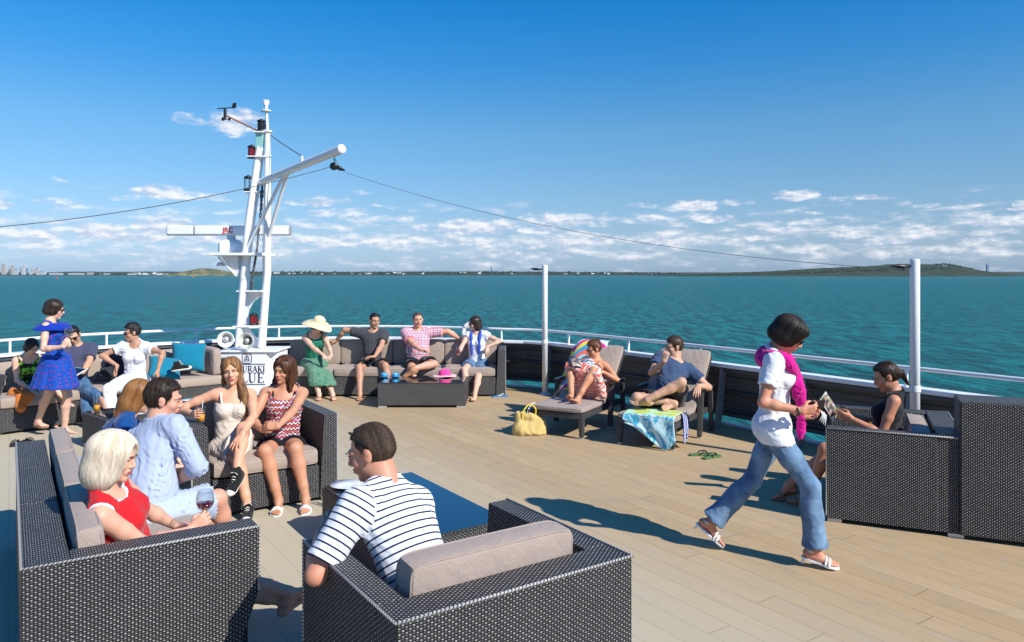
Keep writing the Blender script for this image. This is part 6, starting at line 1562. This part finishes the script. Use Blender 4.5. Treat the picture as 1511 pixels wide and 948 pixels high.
p18.cloth('sweater', [(SW, .0, [minus(Cone(N-U*.1, N+U*.25, .060))], .03)], M['magenta_knit'], .0055)
p18.hair(hair_add(hair_bob(-.088, .026, 1.03, .060, noise=.0016), [Ell((.0,.06,.075),(.065,.04,.035)), Ell((0,-.05,.055),(.08,.07,.06))]), hairmat(BLACKH, (.05,.035,.03)), strands=1800, slen=.09, lift=.004); p18.sunglasses()
p18.sandals(M['white_leather'], heel=.055, label='white high-heeled sandal')
b = MB(); w_, Rm, hs_ = p18.hd['R']; b.tube([tuple(w_+Rm.T@A(.028*math.cos(a),-.03,.024*math.sin(a))-p18.off) for a in np.linspace(0,2*PI,17)[:-1]], .0055, 0, 8, closed=True); b.build('bracelet', M['black'], p18.root)
# 19 woman in black
p19 = Fig('woman in a black sleeveless top reading a booklet in the right armchair', 1.66, 'f', (2.98,6.04,.42), 155, (.16,-.02,.58), head=(165,24,0),
    hands={'L':H_(Q(1256,618,6.0), (.4,-.4,-1), curl=.6, thumb=.8, dir=(-.75,.2,.25), palm=(.2,.8,.3)), 'R':H_(Q(1250,612,6.25), (.4,.6,-1), curl=.6, dir=(-.8,0,.2), palm=(.1,-.7,.4))},
    feet={'R':H_(Q(1163,716,6.25), (-.6,.1,1), dir=(-.85,.05,-.25)), 'L':H_(A(2.42,6.1,.09), (-.9,.2,1), dir=(-.9,.3,0))}, tone=(.45,.21,.125), res=.0095)
p19.top(M['black_cotton'], 'top', sleeve=0, neck=.09, nf=.04, arm=.085, hem=-.1, wr=.003); p19.pants(M['black_cotton'], 'shorts', leg=.5, loose=.01)
p19.hair(hair_add(hair_short(.012, noise=.0015), [Ell((0,-.10,-.005),(.032,.03,.032)), Cone((0,-.12,-.01),(0,-.13,-.12),.024,.010)]), hairmat((.022,.010,.006)), strands=900, slen=.07); p19.sunglasses(up=True); p19.sandals(M['tan_leather'])
# ------------------------------------------------------------ far shores, city, haze
def vnoise(x, y, seed=0):
    return (math.sin(x*1.7+seed)*math.cos(y*2.3-seed)+.5*math.sin(x*4.1+y*3.7+seed*2)+.25*math.sin(x*9.3-y*7.1+seed*3))/1.75
m = NT('far_scrub_land'); co = m.coord('Object')
n1 = m.noise(co, .012, 6, .7); n2 = m.noise(co, .06, 4, .7)
cc = m.mix(m.ramp(n1, [(.4,(0,)*3),(.6,(1,)*3)]), (.022,.040,.016,1), (.05,.062,.03,1)); cc = m.mix(m.ramp(n2, [(.5,(0,)*3),(.7,(1,)*3)]), cc, (.02,.033,.018,1))
m.bsdf(cc, .95, .1); M['scrub'] = m.m
m = NT('dry_grass_hill'); co = m.coord('Object'); n1 = m.noise(co, .02, 6, .7)
m.bsdf(m.mix(m.ramp(n1, [(.42,(0,)*3),(.58,(1,)*3)]), (.05,.075,.03,1), (.26,.22,.11,1)), .95, .1); M['drygrass'] = m.m
M['woods'] = simple('far_tree_foliage', (.035,.055,.025), .9, .1, var=.5, scale=.02)
def ridge(name, D, prof, depth, mat, rough=2.0, label=None, res=(140,14)):
    # prof: list of (px, height m above water) at distance D
    b = MB(); nx, ny = res; v = []
    pxs = [p[0] for p in prof]; hs = [p[1] for p in prof]
    for j in range(ny+1):
        t = j/ny; env = math.sin(PI*min(1, max(0, t)))**.7
        for i in range(nx+1):
            px = pxs[0]+(pxs[-1]-pxs[0])*i/nx; h = float(np.interp(px, pxs, hs)); X = (px-CX)/FOC*D
            y = D+(t-.25)*depth
            v.append((X, y, WZ-1.0+(h+1)*env+rough*env*vnoise(X/60, y/60, D)))
    f = [(j*(nx+1)+i, j*(nx+1)+i+1, (j+1)*(nx+1)+i+1, (j+1)*(nx+1)+i) for j in range(ny) for i in range(nx)]
    b.add(v, f, 0, True); o = b.build(name, mat); tag(o, label, None, kind='structure'); return o
ridge('terrain', 5600, [(-150,14),(60,12),(130,10),(240,12),(330,20),(460,24),(560,20),(700,24),(860,20),(960,16),(1040,10)], 900, M['scrub'], 5, 'low built-up far shore along the horizon')
ridge('hills', 7200, [(-200,20),(60,24),(90,34),(150,30),(240,34),(330,28),(700,34),(1000,24),(1500,30),(1700,24)], 500, M['scrub'], 4, 'pale distant hills behind the shore')
ridge('hill', 4500, [(236,2),(250,16),(262,26),(278,40),(288,47),(300,46),(312,38),(322,28),(335,18),(352,10),(368,3)], 420, M['drygrass'], 2, 'grassy volcanic headland behind the radar')
ridge('island', 4000, [(985,1),(1020,6),(1080,13),(1130,20),(1180,27),(1230,38),(1270,48),(1300,52),(1340,56),(1372,68),(1395,70),(1412,62),(1432,44),(1450,20),(1462,4)], 1500, M['scrub'], 3, 'dark wooded island low on the right horizon', (200,20))
ridge('terrain', 6200, [(1400,6),(1450,10),(1520,13),(1700,12)], 700, M['scrub'], 3, 'low far shore right of the wooded island')
# woods: one mass of small crowns
def blobs(name, spots, label):
    b = MB()
    for (x, y, z, r) in spots:
        n = 6; v = []
        for k in range(n): a = 2*PI*k/n+random.random(); v.append((x+r*math.cos(a)*random.uniform(.7,1.2), y+r*math.sin(a), z+r*random.uniform(-.2,.3)))
        v += [(x+r*.3*random.uniform(-1,1), y, z+r*random.uniform(.6,1.1)), (x, y, z-r)]
        b.add(v, [(k,(k+1)%n,n) for k in range(n)]+[((k+1)%n,k,n+1) for k in range(n)], 0, False)
    return tag(b.build(name, M['woods']), label, kind='stuff')
sp = []
def shore_h(px): return float(np.interp(px, [-150,60,130,240,330,460,560,700,860,960,1040],[14,12,10,12,20,24,20,24,20,16,10]))
for _ in range(900):
    px = random.uniform(130, 1010); D = 5600+random.uniform(-120, 60); sp.append(((px-CX)/FOC*D, D, WZ+shore_h(px)*random.uniform(.35,1.0)+4, random.uniform(5,12)))
blobs('far_wood', sp, 'dark trees scattered along the far shore')
sp = []
for _ in range(1100):
    px = random.uniform(1000, 1455); t = random.uniform(-.12,.25); h = float(np.interp(px,[985,1080,1180,1270,1340,1395,1432,1462],[1,13,27,48,56,70,44,4]))
    D = 4000+t*1500; env = math.sin(PI*(t+.25))**.7 if t > -.25 else 0; sp.append(((px-CX)/FOC*D, D, WZ+h*env+1, random.uniform(3.5,8)))
blobs('far_wood', sp, 'low scrub forest covering the island')
# houses and towers
def winmat(name, wall, win, sx, sz):
    m = NT(name); x, y, z = m.sep(m.coord('UV'))
    a = m.math('LESS_THAN', m.math('FRACT', m.math('DIVIDE', x, sx)), .55); c = m.math('LESS_THAN', m.math('FRACT', m.math('DIVIDE', y, sz)), .5)
    m.bsdf(m.mix(m.math('MULTIPLY', a, c), (*wall,1), (*win,1)), .6, .4); return m.m
wm = [winmat('white_tower_facade',(.6,.6,.6),(.12,.16,.2),6,4), winmat('blue_glass_facade',(.14,.22,.34),(.08,.14,.24),5,4), winmat('beige_tower_facade',(.5,.42,.36),(.15,.15,.16),6,4)]
roofm = [simple('grey_roof',(.16,.16,.17),.8), simple('terracotta_roof',(.30,.11,.06),.8)]; wallm = simple('pale_house_wall',(.62,.60,.56),.8,var=.1,scale=.05)
def house(px, D, z, w, label, group):
    t = thing('house', label, 'house', ((px-CX)/FOC*D, D, z), 0, group)
    return t
proto = thing('house', 'pale pitched-roof house among the trees on the far shore', 'house', (0,0,0), 0, 'houses on the far shore')
b = MB(); b.box((-9,-6,-3),(9,6,5)); b.build('wall', wallm, proto)
b = MB(); b.extrude([(-9.6,-6.6,5.02),(-9.6,6.6,5.02),(-9.6,0,9)], (19.2,0,0)); b.build('roof', roofm[0], proto)
for k in range(84):
    if k == 0: t = proto
    else:
        t = proto.copy(); COL.objects.link(t)
        for c in proto.children: q = c.copy(); COL.objects.link(q); q.parent = t
        t['label'] = 'pale pitched-roof house among the trees on the far shore'
    px = random.choice([random.uniform(335,1000), random.uniform(330,640), random.uniform(190,250)]); D = 5480+random.uniform(-30,50); sc = random.uniform(.7,1.35)
    t.location = ((px-CX)/FOC*D, D, WZ+3+shore_h(px)*random.uniform(.1,.85)); t.scale = (sc, sc, sc*random.uniform(.7,1.2)); t.rotation_euler = (0,0,random.uniform(-.5,.5))
towers = [(3,92,22,0,'white tower at the far left edge of the city skyline'),(7,104,16,2,'tallest slim beige tower of the city skyline'),(14,60,26,0,'squat white block beside the tallest slim city tower'),(19,84,15,2,'slender pinkish tower in the middle of the city skyline'),(24,50,30,0,'broad white block low in the city skyline'),
          (31,72,40,1,'broad blue glass tower block on the right of the skyline'),(37,82,16,0,'narrow white tower touching the blue glass block'),(44,44,30,0,'low white block right of the blue glass tower'),(52,66,8,0,'thin pale tower standing alone right of the city'),(55,62,8,2,'thin beige tower beside the lone pale tower'),
          (62,30,60,0,'long low white building on the waterfront'),(84,22,90,0,'very long low white port shed by the water'),(112,20,110,0,'longest white port shed right of the city'),(132,26,40,2,'small beige port building left of the wooded shore'),(150,18,90,0,'low white sheds ending near the headland')]
for px, h, w, mi, lab in towers:
    D = 5500; t = thing('tower_block', lab, 'building', ((px-CX)/FOC*D, D+random.uniform(-20,40), WZ))
    b = MB(); h *= .78; b.box((-w/2,-12,0),(w/2,12,h)); b.build('facade', wm[mi], t); b = MB(); b.box((-w*.3,-6,h+.1),(w*.25,6,h+5)); b.build('roof_plant', roofm[0], t)
for px, h, w, D, lab in ((725,64,9,5550,'lone slim tower on the far shore left of the near white pole'),(1457,88,16,6100,'lone blue-grey tower on the horizon right of the island')):
    t = thing('tower', lab, 'tower', ((px-CX)/FOC*D, D, WZ)); b = MB(); b.box((-w/2,-8,0),(w/2,8,h)); b.build('shaft', wm[1], t); b = MB(); b.tube([(0,0,h),(0,0,h+14)], 1.2, seg=6); b.build('spire', roofm[0], t)
for px, py, lab, c in ((84,412,'small red channel buoy on the water at the left','red'),(285,410,'small yellow channel buoy left of the mast','orange_mark')):
    D = (CAMZ-WZ)*FOC/(py-CY); t = thing('buoy', lab, 'buoy', ((px-CX)/FOC*D, D, WZ)); b = MB(); b.lathe([(0,-.5),(2.0,-.5),(2.0,1),(0,1)], seg=14); b.build('float', M[c], t)
    b = MB(); b.lathe([(1.2,1.02),(.5,6),(0,6.2)], seg=10); b.build('tower', M[c], t)
# haze
m = NT('sea_haze'); vol = m.n('ShaderNodeVolumePrincipled'); vol.inputs['Color'].default_value = (.72,.84,1,1); vol.inputs['Density'].default_value = 2.0e-5; vol.inputs['Anisotropy'].default_value = 0.0
m.l(vol.outputs[0], m.out.inputs['Volume'])
b = MB(); b.box((-8400,-8400,WZ-1.2),(8400,8400,112)); tag(b.build('haze', m.m), 'thin blue sea haze in the air', kind='stuff')
# ------------------------------------------------------------ small things
def wine_glass(p, lvl, liquid, label, tilt=(0,0)):
    t = thing('wine_glass', label, 'wine glass', tuple(p)); t.rotation_euler = (tilt[0], tilt[1], 0)
    pr = [(0,0),(.036,0),(.036,.002),(.006,.005),(.004,.012),(.004,.085),(.012,.095),(.036,.115),(.046,.145),(.044,.175),(.036,.205)]
    b = MB(); b.lathe(pr+[(.0345,.205),(.0425,.175),(.0445,.145),(.034,.117),(.008,.099),(0,.098)], seg=28); b.build('bowl', M['glass'], t)
    b = MB(); z = .105+lvl; b.lathe([(0,.1005),(.009,.102),(.0325,.119),(min(.0425,.034+lvl*.25),z),(0,z)], seg=28); b.build('drink', M[liquid], t); return t
def tumbler(p, h, r, lvl, liquid, label, straw=False):
    t = thing('drinking_glass', label, 'glass', tuple(p))
    b = MB(); b.lathe([(0,0),(r*.82,0),(r,h),(r-.0018,h),(r*.82-.002,.008),(0,.008)], seg=24); b.build('tumbler', M['glass'], t)
    if lvl: b = MB(); b.lathe([(0,.0095),(r*.80,.0095),(r*.80+(r*.17)*lvl/h,lvl),(0,lvl)], seg=24); b.build('drink', M[liquid], t)
    if straw: b = MB(); b.tube([(0,.005,.015),(.012,.012,h+.05)], .003, seg=8); b.build('straw', M['white_plastic'], t)
    return t
w, Rm, hs = p8.hd['R']; gp = w+Rm.T@A(-.01,.085,-.048)
wine_glass(gp-A(0,0,.08), .034, 'wine', 'stemmed glass of red wine held by the blonde woman')
w, Rm, hs = p9.hd['R']; gp = w+Rm.T@A(-.0,.075,-.040); tumbler((gp[0], gp[1], HA+.006), .125, .034, .06, 'juice', 'glass of orange juice with a straw held by the girl in cream', True)
w, Rm, hs = p1.hd['R']; gp = w+Rm.T@A(0,.08,-.04); wine_glass(gp-A(0,0,.06), .02, 'glass', 'clear wine glass held by the woman in the blue dress')
w, Rm, hs = p11.hd['L']; gp = w+Rm.T@A(0,.085,-.04)
tumbler((gp[0], gp[1], gp[2]-.05), .12, .031, 0, None, 'empty clear tumbler in the hand of the man in stripes')
w, Rm, hs = p15.hd['R']; gp = w+Rm.T@A(0,.08,-.035); tumbler(gp-A(0,0,.05), .12, .028, .07, 'wine', 'glass of dark drink held by the woman with the blue scarf')
tumbler(G(143,608,.38), .17, .034, .075, 'juice', 'tall glass of orange juice on the small rattan table')
def phone(f, sd, off, label, size=(.07,.14,.008), flip=1, screen=True):
    w, Rm, hs = f.hd[sd]; c = w+Rm.T@A(*off); t = thing('phone', label, 'phone', tuple(c))
    b = MB(); b.rbox((0,0,0), size, .004, M3=Rm, n=4); b.build('case', M['black'], t)
    b = MB(); b.rbox(Rm.T@A(0,0,-(size[2]/2+.0006)), (size[0]*.9,size[1]*.88,.0012), .0005, M3=Rm, n=2); b.build('screen', M['lens'], t); return t
phone(p18, 'R', (.0,.10,-.035), 'black phone held up by the walking woman')
phone(p1, 'L', (.0,.10,-.03), 'phone held out by the woman in the blue dress')
t = thing('earphones', 'white earphone cable bundle hanging from the walking woman\'s hands', 'earphones', tuple(p18.hd['R'][0]+A(.13,.02,0)))
b = MB()
for k in range(4): b.tube([(.0,.0,.0),(.01+.008*k,.0,-.03),(.012*k-.005,.01,-.07-.01*k),(.01*k,.0,-.05),(.02,0,-.01)], .0035, seg=6)
b.build('cable', M['white_plastic'], t)
# printed page material
def printmat(name, cols, sc=18, base=(.78,.77,.74)):
    m = NT(name); co = m.coord('Object'); v = m.n('ShaderNodeTexVoronoi'); v.inputs['Scale'].default_value = sc; m.l(co, v.inputs['Vector'])
    x, _, _ = m.sep(v.outputs['Color']); n = len(cols); m.bsdf(m.ramp(x, [(i/n, c) for i, c in enumerate(cols)], 'CONSTANT'), .35, .5); return m.m
M['page'] = printmat('magazine_page', [(.75,.75,.74),(.30,.35,.40),(.72,.70,.68),(.55,.25,.2),(.75,.75,.74),(.2,.22,.25)], 26)
M['page2'] = printmat('dark_magazine_page', [(.12,.10,.10),(.35,.25,.2),(.08,.07,.08),(.5,.45,.4)], 22)
def sheet(name, rows, mat, label=None, cat=None, th=.004, sub=2, parent=None, kind=None, tex=None):
    """rows: control grid of 3D points -> smooth cloth with thickness; lc = metric sheet coords"""
    Rw = [[np.array(p, float) for p in r] for r in rows]; Rw = [smooth_path3(r, 6) for r in Rw]
    n = len(Rw[0]); colz = [smooth_path3([r[j] for r in Rw], 6) for j in range(n)]; m_ = len(colz[0])
    org = np.array(Rw[len(Rw)//2][n//2]); v = [tuple(colz[j][i]-org) for i in range(m_) for j in range(n)]
    b = MB(); b.add(v, [(i*n+j, i*n+j+1, (i+1)*n+j+1, (i+1)*n+j) for i in range(m_-1) for j in range(n-1)], 0, True)
    o = b.build(name, mat); o.location = tuple(org)
    W_ = sum(np.linalg.norm(colz[j+1][m_//2]-colz[j][m_//2]) for j in range(n-1)); L_ = sum(np.linalg.norm(colz[n//2][i+1]-colz[n//2][i]) for i in range(m_-1))
    at = o.data.attributes.new('lc', 'FLOAT_VECTOR', 'POINT'); at.data.foreach_set('vector', np.array([(j/(n-1)*W_, 0, i/(m_-1)*L_) for i in range(m_) for j in range(n)], np.float32).ravel())
    md = o.modifiers.new('solid','SOLIDIFY'); md.thickness = th
    if label: tag(o, label, cat)
    return o
# magazine on the reading woman's lap
c = Q(860,545,9.12)
mz = thing('magazine', 'open magazine in the hands of the woman on the left lounger', 'magazine', tuple(c), .15)
for sg, mt, rz_ in ((-1,'page2',.35),(1,'page',-.12)):
    b = MB(); n = 8; v = []
    for i in range(n+1):
        t_ = i/n; v += [(sg*t_*.15, -.10, .05*math.sin(t_*PI)*.6-rz_*sg*t_*.0+ (.02 if sg > 0 else .05)*t_), (sg*t_*.15, .10, .05*math.sin(t_*PI)*.6+.09+(.02 if sg > 0 else .05)*t_)]
    b.add(v, [(2*i,2*i+2,2*i+3,2*i+1) if sg > 0 else (2*i,2*i+1,2*i+3,2*i+2) for i in range(n)], 0, True); o = b.build('page', M[mt], mz); md = o.modifiers.new('s','SOLIDIFY'); md.thickness = .004
w, Rm, hs = p19.hd['L']; c = Q(1222,605,6.05)
bk = thing('booklet', 'small printed booklet held by the woman in black', 'booklet', tuple(c), .5)
b = MB(); b.hexa([(-.10,-.004,.09),(.06,-.004,-.10),(.06,.004,-.10),(-.10,.004,.09),(-.03,-.004,.15),(.13,-.004,-.03),(.13,.004,-.03),(-.03,.004,.15)]); b.build('cover', printmat('booklet_cover', [(.75,.73,.7),(.3,.36,.2),(.7,.65,.6),(.5,.3,.3),(.2,.2,.22)], 30), bk)
b = MB(); b.hexa([(-.088,-.0055,.092),(.052,-.0055,-.08),(.052,-.0045,-.08),(-.088,-.0045,.092),(-.04,-.0055,.132),(.10,-.0055,-.03),(.10,-.0045,-.03),(-.04,-.0045,.132)]); b.build('print', M['page2'], bk)
c = Q(112,549,9.2); tb = thing('tablet', 'white tablet on the lap of the man in jeans', 'tablet', tuple(c), -.5); b = MB()
Rt = np.array(Matrix.Rotation(.45,3,'X')).T; b.rbox((0,0,0),(.24,.17,.009),.004,M3=Rt,n=4); b.build('case', M['white_plastic'], tb); b = MB(); b.rbox(Rt.T@A(0,0,.0052),(.21,.15,.001),.0004,M3=Rt,n=2); b.build('screen', M['lens'], tb)
# towels
zz_cols = [(.75,.62,.05),(.75,.12,.10),(.20,.55,.65),(.78,.76,.70),(.72,.03,.30),(.80,.66,.06),(.05,.30,.50),(.75,.15,.12),(.30,.65,.70)]
M['zig_towel'] = pat_fabric('zigzag_beach_towel', lambda m, lc: zigzag(m, lc, zz_cols, .62, .16, .42, 2, .0), .95, .006)
M['aqua_towel'] = pat_fabric('aqua_beach_towel', lambda m, lc: m.mix(m.ramp(m.sep(lc)[0], [(0,(0,)*3),(.25,(0,)*3),(.3,(1,)*3)]), m.mix(m.ramp(m.noise(lc, 9, 3), [(.45,(0,)*3),(.55,(1,)*3)]), (.50,.55,.06,1), (.45,.70,.45,1)), m.mix(m.ramp(m.noise(m.mapping(lc,(1,1,2.2)), 7, 2, .5, 1.5), [(.42,(0,)*3),(.5,(1,)*3)]), (.05,.42,.62,1), (.55,.78,.80,1))), .95, .006)
M['navy_towel'] = pat_fabric('navy_white_towel_end', lambda m, lc: zigzag(m, lc, [(.015,.03,.22),(.015,.03,.22),(.7,.72,.75)], .035, .012, .03, 2), .95, .004)
Ml1 = Matrix.Translation(L1.location) @ Matrix.Rotation(L1.rotation_euler[2], 4, 'Z'); Ml2 = Matrix.Translation(L2.location) @ Matrix.Rotation(L2.rotation_euler[2], 4, 'Z')
W1 = lambda x, y, z: np.array(Ml1 @ Vector((x,y,z))); W2_ = lambda x, y, z: np.array(Ml2 @ Vector((x,y,z)))
bz = lambda y: .30+(y-.78)*.968+.095
rows = []
for y in (1.47, 1.40, 1.25, 1.08, .92, .80):
    z = bz(y) if y < 1.45 else bz(1.40)-.01
    e = .03*math.sin(y*9)
    rows.append([W1(.10,y,z+.008), W1(-.10,y-.005,z+.014), W1(-.27,y-.01,z+.010), W1(-.36,y+.0,z-.035), W1(-.42-e*.4,y-.03,z-.15), W1(-.44+e*.3,y-.06,z-.30)])
sheet('beach_towel', rows, M['zig_towel'], 'yellow, pink and turquoise zigzag beach towel over the left lounger back', 'towel', .008)
rows = []
for k, y in enumerate((.10,.22,.34,.46,.58,.68)):
    dr = (.02,.16,.24,.30,.22,.05)[k]; wv = .022*math.sin(k*2.1)
    rows.append([W2_(-.08,y+.02,.372), W2_(.10,y,.375), W2_(.27,y,.374), W2_(.345,y-.01,.352), W2_(.365+wv,y-.02-.02*k*.3,.30-dr*.35), W2_(.375-wv,y-.03,.29-dr*.75), W2_(.385+wv,y-.03+.03*math.sin(k),.28-dr)])
fr = []
for k, x in enumerate((-.26,-.14,-.02,.10,.22,.32)):
    dr = (.02,.06,.14,.22,.27,.16)[k]; wv = .02*math.sin(k*2.3+1)
    fr.append([W2_(x,.36,.372), W2_(x+.01,.20,.374), W2_(x+.01,.06,.372), W2_(x+.01,-.012,.345), W2_(x+.015,-.03-wv,.30-dr*.3), W2_(x+.03,-.035+wv,.29-dr*.7), W2_(x+.04,-.045,.28-dr)])
sheet('beach_towel', fr, M['aqua_towel'], 'turquoise, white and lime beach towel hanging off the right lounger foot', 'towel', .008)
rows = [[W2_(.30+.03*a,.24+.02*a,.372), W2_(.348,.22+.05*a,.350), W2_(.368+.012*math.sin(a*3),.20+.05*a,.24), W2_(.375-.012*math.sin(a*3),.18+.06*a,.12), W2_(.385,.16+.04*a,.045+.05*abs(a-1))] for a in (0,1,2,3)]
sheet('beach_towel', rows, M['navy_towel'], 'navy and white patterned towel end hanging down beside the lounger leg', 'towel', .006)
# tote bag
tb = thing('tote_bag', 'slouching mustard burlap tote bag on the deck beside the left lounger', 'bag', tuple(G(781,641)), .12)
g = Grid((-.22,-.16,-.02),(.22,.16,.36),.008); F = g.new()
for p in (Cone((-.10,0,.07),(.11,0,.06),.10,.10,k=.05), Cone((-.12,.01,.22),(-.0,.0,.24),.055,.05,k=.06), Cone((.02,0,.20),(.14,-.01,.16),.06,.055,k=.06), Ell((0,0,.03),(.20,.11,.05),k=.04)): g.put(F, p)
F = F+.006*(np.sin(40*g.X+3*np.sin(20*g.Z))*np.sin(30*g.Z+2*np.sin(25*g.X))).astype(np.float32); F = np.maximum(F, -(g.Z-.002)+0*g.X); F = np.maximum(F, (g.Z-.27+.12*g.X)+.012*np.sin(25*g.X)); 
F = np.maximum(F, -(Ell((0,0,.29),(.155,.045,.10)).ev(g.X,g.Y,g.Z)))
V_, Q_ = nets(F, g, 2); S = Soup(); S.add(V_, Q_, 0, V_); S.build('bag_body', [M['burlap']], tb)
for k, (x0_, x1_, y_) in enumerate(((-.09,.05,-.045),(-.02,.10,.04))):
    b = MB(); pts = smooth_path3([(x0_,y_,.20),(x0_+.01,y_-.01,.28),((x0_+x1_)/2+.02,y_+.03,.355),(x1_+.02,y_,.30),(x1_,y_,.19)]); b.tube(pts, .008, seg=8); b.build('handle', simple('yellow_handle',(.75,.55,.03),.6) if k == 0 else M['rubber_white'], tb)
# flip-flops
def flops(p, rz, c1, c2, label, gap=.13, rot=.25, strip=False):
    t = thing('flip_flops', label, 'flip-flops', (p[0], p[1], 0), rz)
    for sg in (-1,1):
        b = MB(); out = [(-.028,-.12),(0,-.128),(.028,-.12),(.034,-.06),(.032,0),(.046,.07),(.040,.115),(.0,.132),(-.040,.115),(-.046,.07),(-.032,0),(-.034,-.06)]
        a = sg*rot; rt = lambda x, y: (sg*gap/2+x*math.cos(a)-y*math.sin(a), x*math.sin(a)+y*math.cos(a)+sg*.02)
        b.prism([rt(x,y) for x, y in out], .001, .018); b.build('sole', M[c1] if isinstance(c1, str) else c1, t, bevel=.004)
        b = MB()
        for s2 in (-1,1): q = [(*rt(0,.075),.018),(*rt(s2*.014,.05),.045),(*rt(s2*.032,.005),.04),(*rt(s2*.040,-.025),.016)]; b.tube(smooth_path3(q), .006, seg=7)
        b.build('strap', M[c2] if isinstance(c2, str) else c2, t)
        if strip: b = MB(); b.prism([rt(-.026,-.05), rt(.026,-.02), rt(.03,.02), rt(-.028,-.01)], .0182, .0195); b.build('stripe', M['white_plastic'], t)
    return t
flops(G(1042,674), -1.2, simple('green_foam',(.07,.16,.05),.7), 'black', 'pair of green flip-flops with black straps on the open deck')
flops(G(735,585), -1.35, simple('blue_foam',(.02,.20,.50),.6), 'rubber_white', 'pair of blue and white flip-flops at the right end of the bow sofa', .11, .1, True)
flops(G(33,655,0)+A(-.0,0,0), .6, M['black'], 'black', 'black flip-flops lying in the shade behind the left sofa')
# cups, hat, plates
for k, px in enumerate((567,583)):
    c = G(px, 557, .352); t = thing('cup_and_saucer', ('blue cup and saucer at the left end of the far coffee table','blue cup and saucer next to the leftmost cup on the far coffee table')[k], 'cup', tuple(c))
    bm2 = simple('blue_glazed_china', (.06,.36,.62), .2, .6)
    b = MB(); b.lathe([(0,0),(.04,.0),(.075,.016),(.075,.019),(.04,.005),(0,.005)], seg=24); b.build('saucer', bm2, t)
    b = MB(); b.lathe([(.02,.006),(.034,.015),(.046,.062),(.043,.062),(.031,.018),(0,.014)], seg=24); b.build('cup', bm2, t)
    b = MB(); b.tube([(.042,0,.052),(.066,0,.048),(.064,0,.028),(.038,0,.022)], .005, seg=8); b.build('handle', bm2, t)
ht = thing('sun_hat', 'hot pink sun hat with pale brim lying on the far coffee table', 'hat', tuple(G(656,556,.351)), .3)
b = MB(); nn = 30; v = []
for r, z in ((.09,.02),(.13,.012),(.175,.004),(.178,.0)):
    for k in range(nn): a = 2*PI*k/nn; v.append((r*math.cos(a), r*.95*math.sin(a), z+(.008*math.sin(3*a)+.008)*(r/.18)))
b.add(v, [(i*nn+k,i*nn+(k+1)%nn,(i+1)*nn+(k+1)%nn,(i+1)*nn+k) for i in range(3) for k in range(nn)], 0, True); o = b.build('brim', M['pale_pink_straw'], ht); o.modifiers.new('s','SOLIDIFY').thickness = .004
b = MB(); b.lathe([(.092,.02),(.09,.06),(.078,.095),(.05,.112),(0,.115)], seg=26); b.build('crown', M['pink_straw'], ht)
pl = thing('plate', 'white plate on the blue-topped table behind the man in stripes', 'plate', tuple(G(512,718,.352)))
b = MB(); b.lathe([(0,0),(.06,0),(.12,.016),(.12,.019),(.06,.004),(0,.004)], seg=32); b.build('dish', M['white_plastic'], pl)
pl = thing('plate', 'small white plate on the glass table behind the man in pale blue', 'plate', tuple(G(276,592,.382)))
b = MB(); b.lathe([(0,0),(.04,0),(.08,.014),(.08,.017),(.04,.004),(0,.004)], seg=24); b.build('dish', M['white_plastic'], pl)
tumbler(G(484,748,.0)+A(-.0,-.0,.0), .13, .033, 0, None, 'clear tumbler standing on the deck beside the coffee table')
# sneaker on the sofa, orange bag
class _S: pass
sn = thing('sneaker', 'black and white canvas sneaker resting on the curved sofa seat', 'sneaker', tuple(Q(262,548,9.95)))
q = _S(); q.ft = {'R': (np.array([0,0,.088]), np.array([un(A(.3,-.9,0)), un(A(.92,.25,.12)), A(0,0,1)]), 1.0)}; q.off = A(0,0,0); q.root = sn; Fig.sneakers(q, M['canvas_black'], M['rubber_white'])
og = thing('orange_bag', 'slumped orange leather bag on the sofa seat behind the blue dress', 'bag', tuple(Q(33,583,8.98)))
V_, Q_ = sculpt([([Cone((-.08,0,.02),(.08,-.04,-.02),.085,.075,k=.04), Cone((.04,-.08,-.03),(.07,-.13,-.13),.07,.06,k=.05)], 0, [], .02)], .009, .004); S = Soup(); S.add(V_, Q_, 0, V_); S.build('bag_body', [M['orange_leather']], og)
b = MB(); b.tube(smooth_path3([(-.06,-.03,.06),(-.03,-.09,.09),(.06,-.12,.05),(.09,-.09,-.02)]), .008, seg=8); b.build('handle', M['orange_leather'], og)
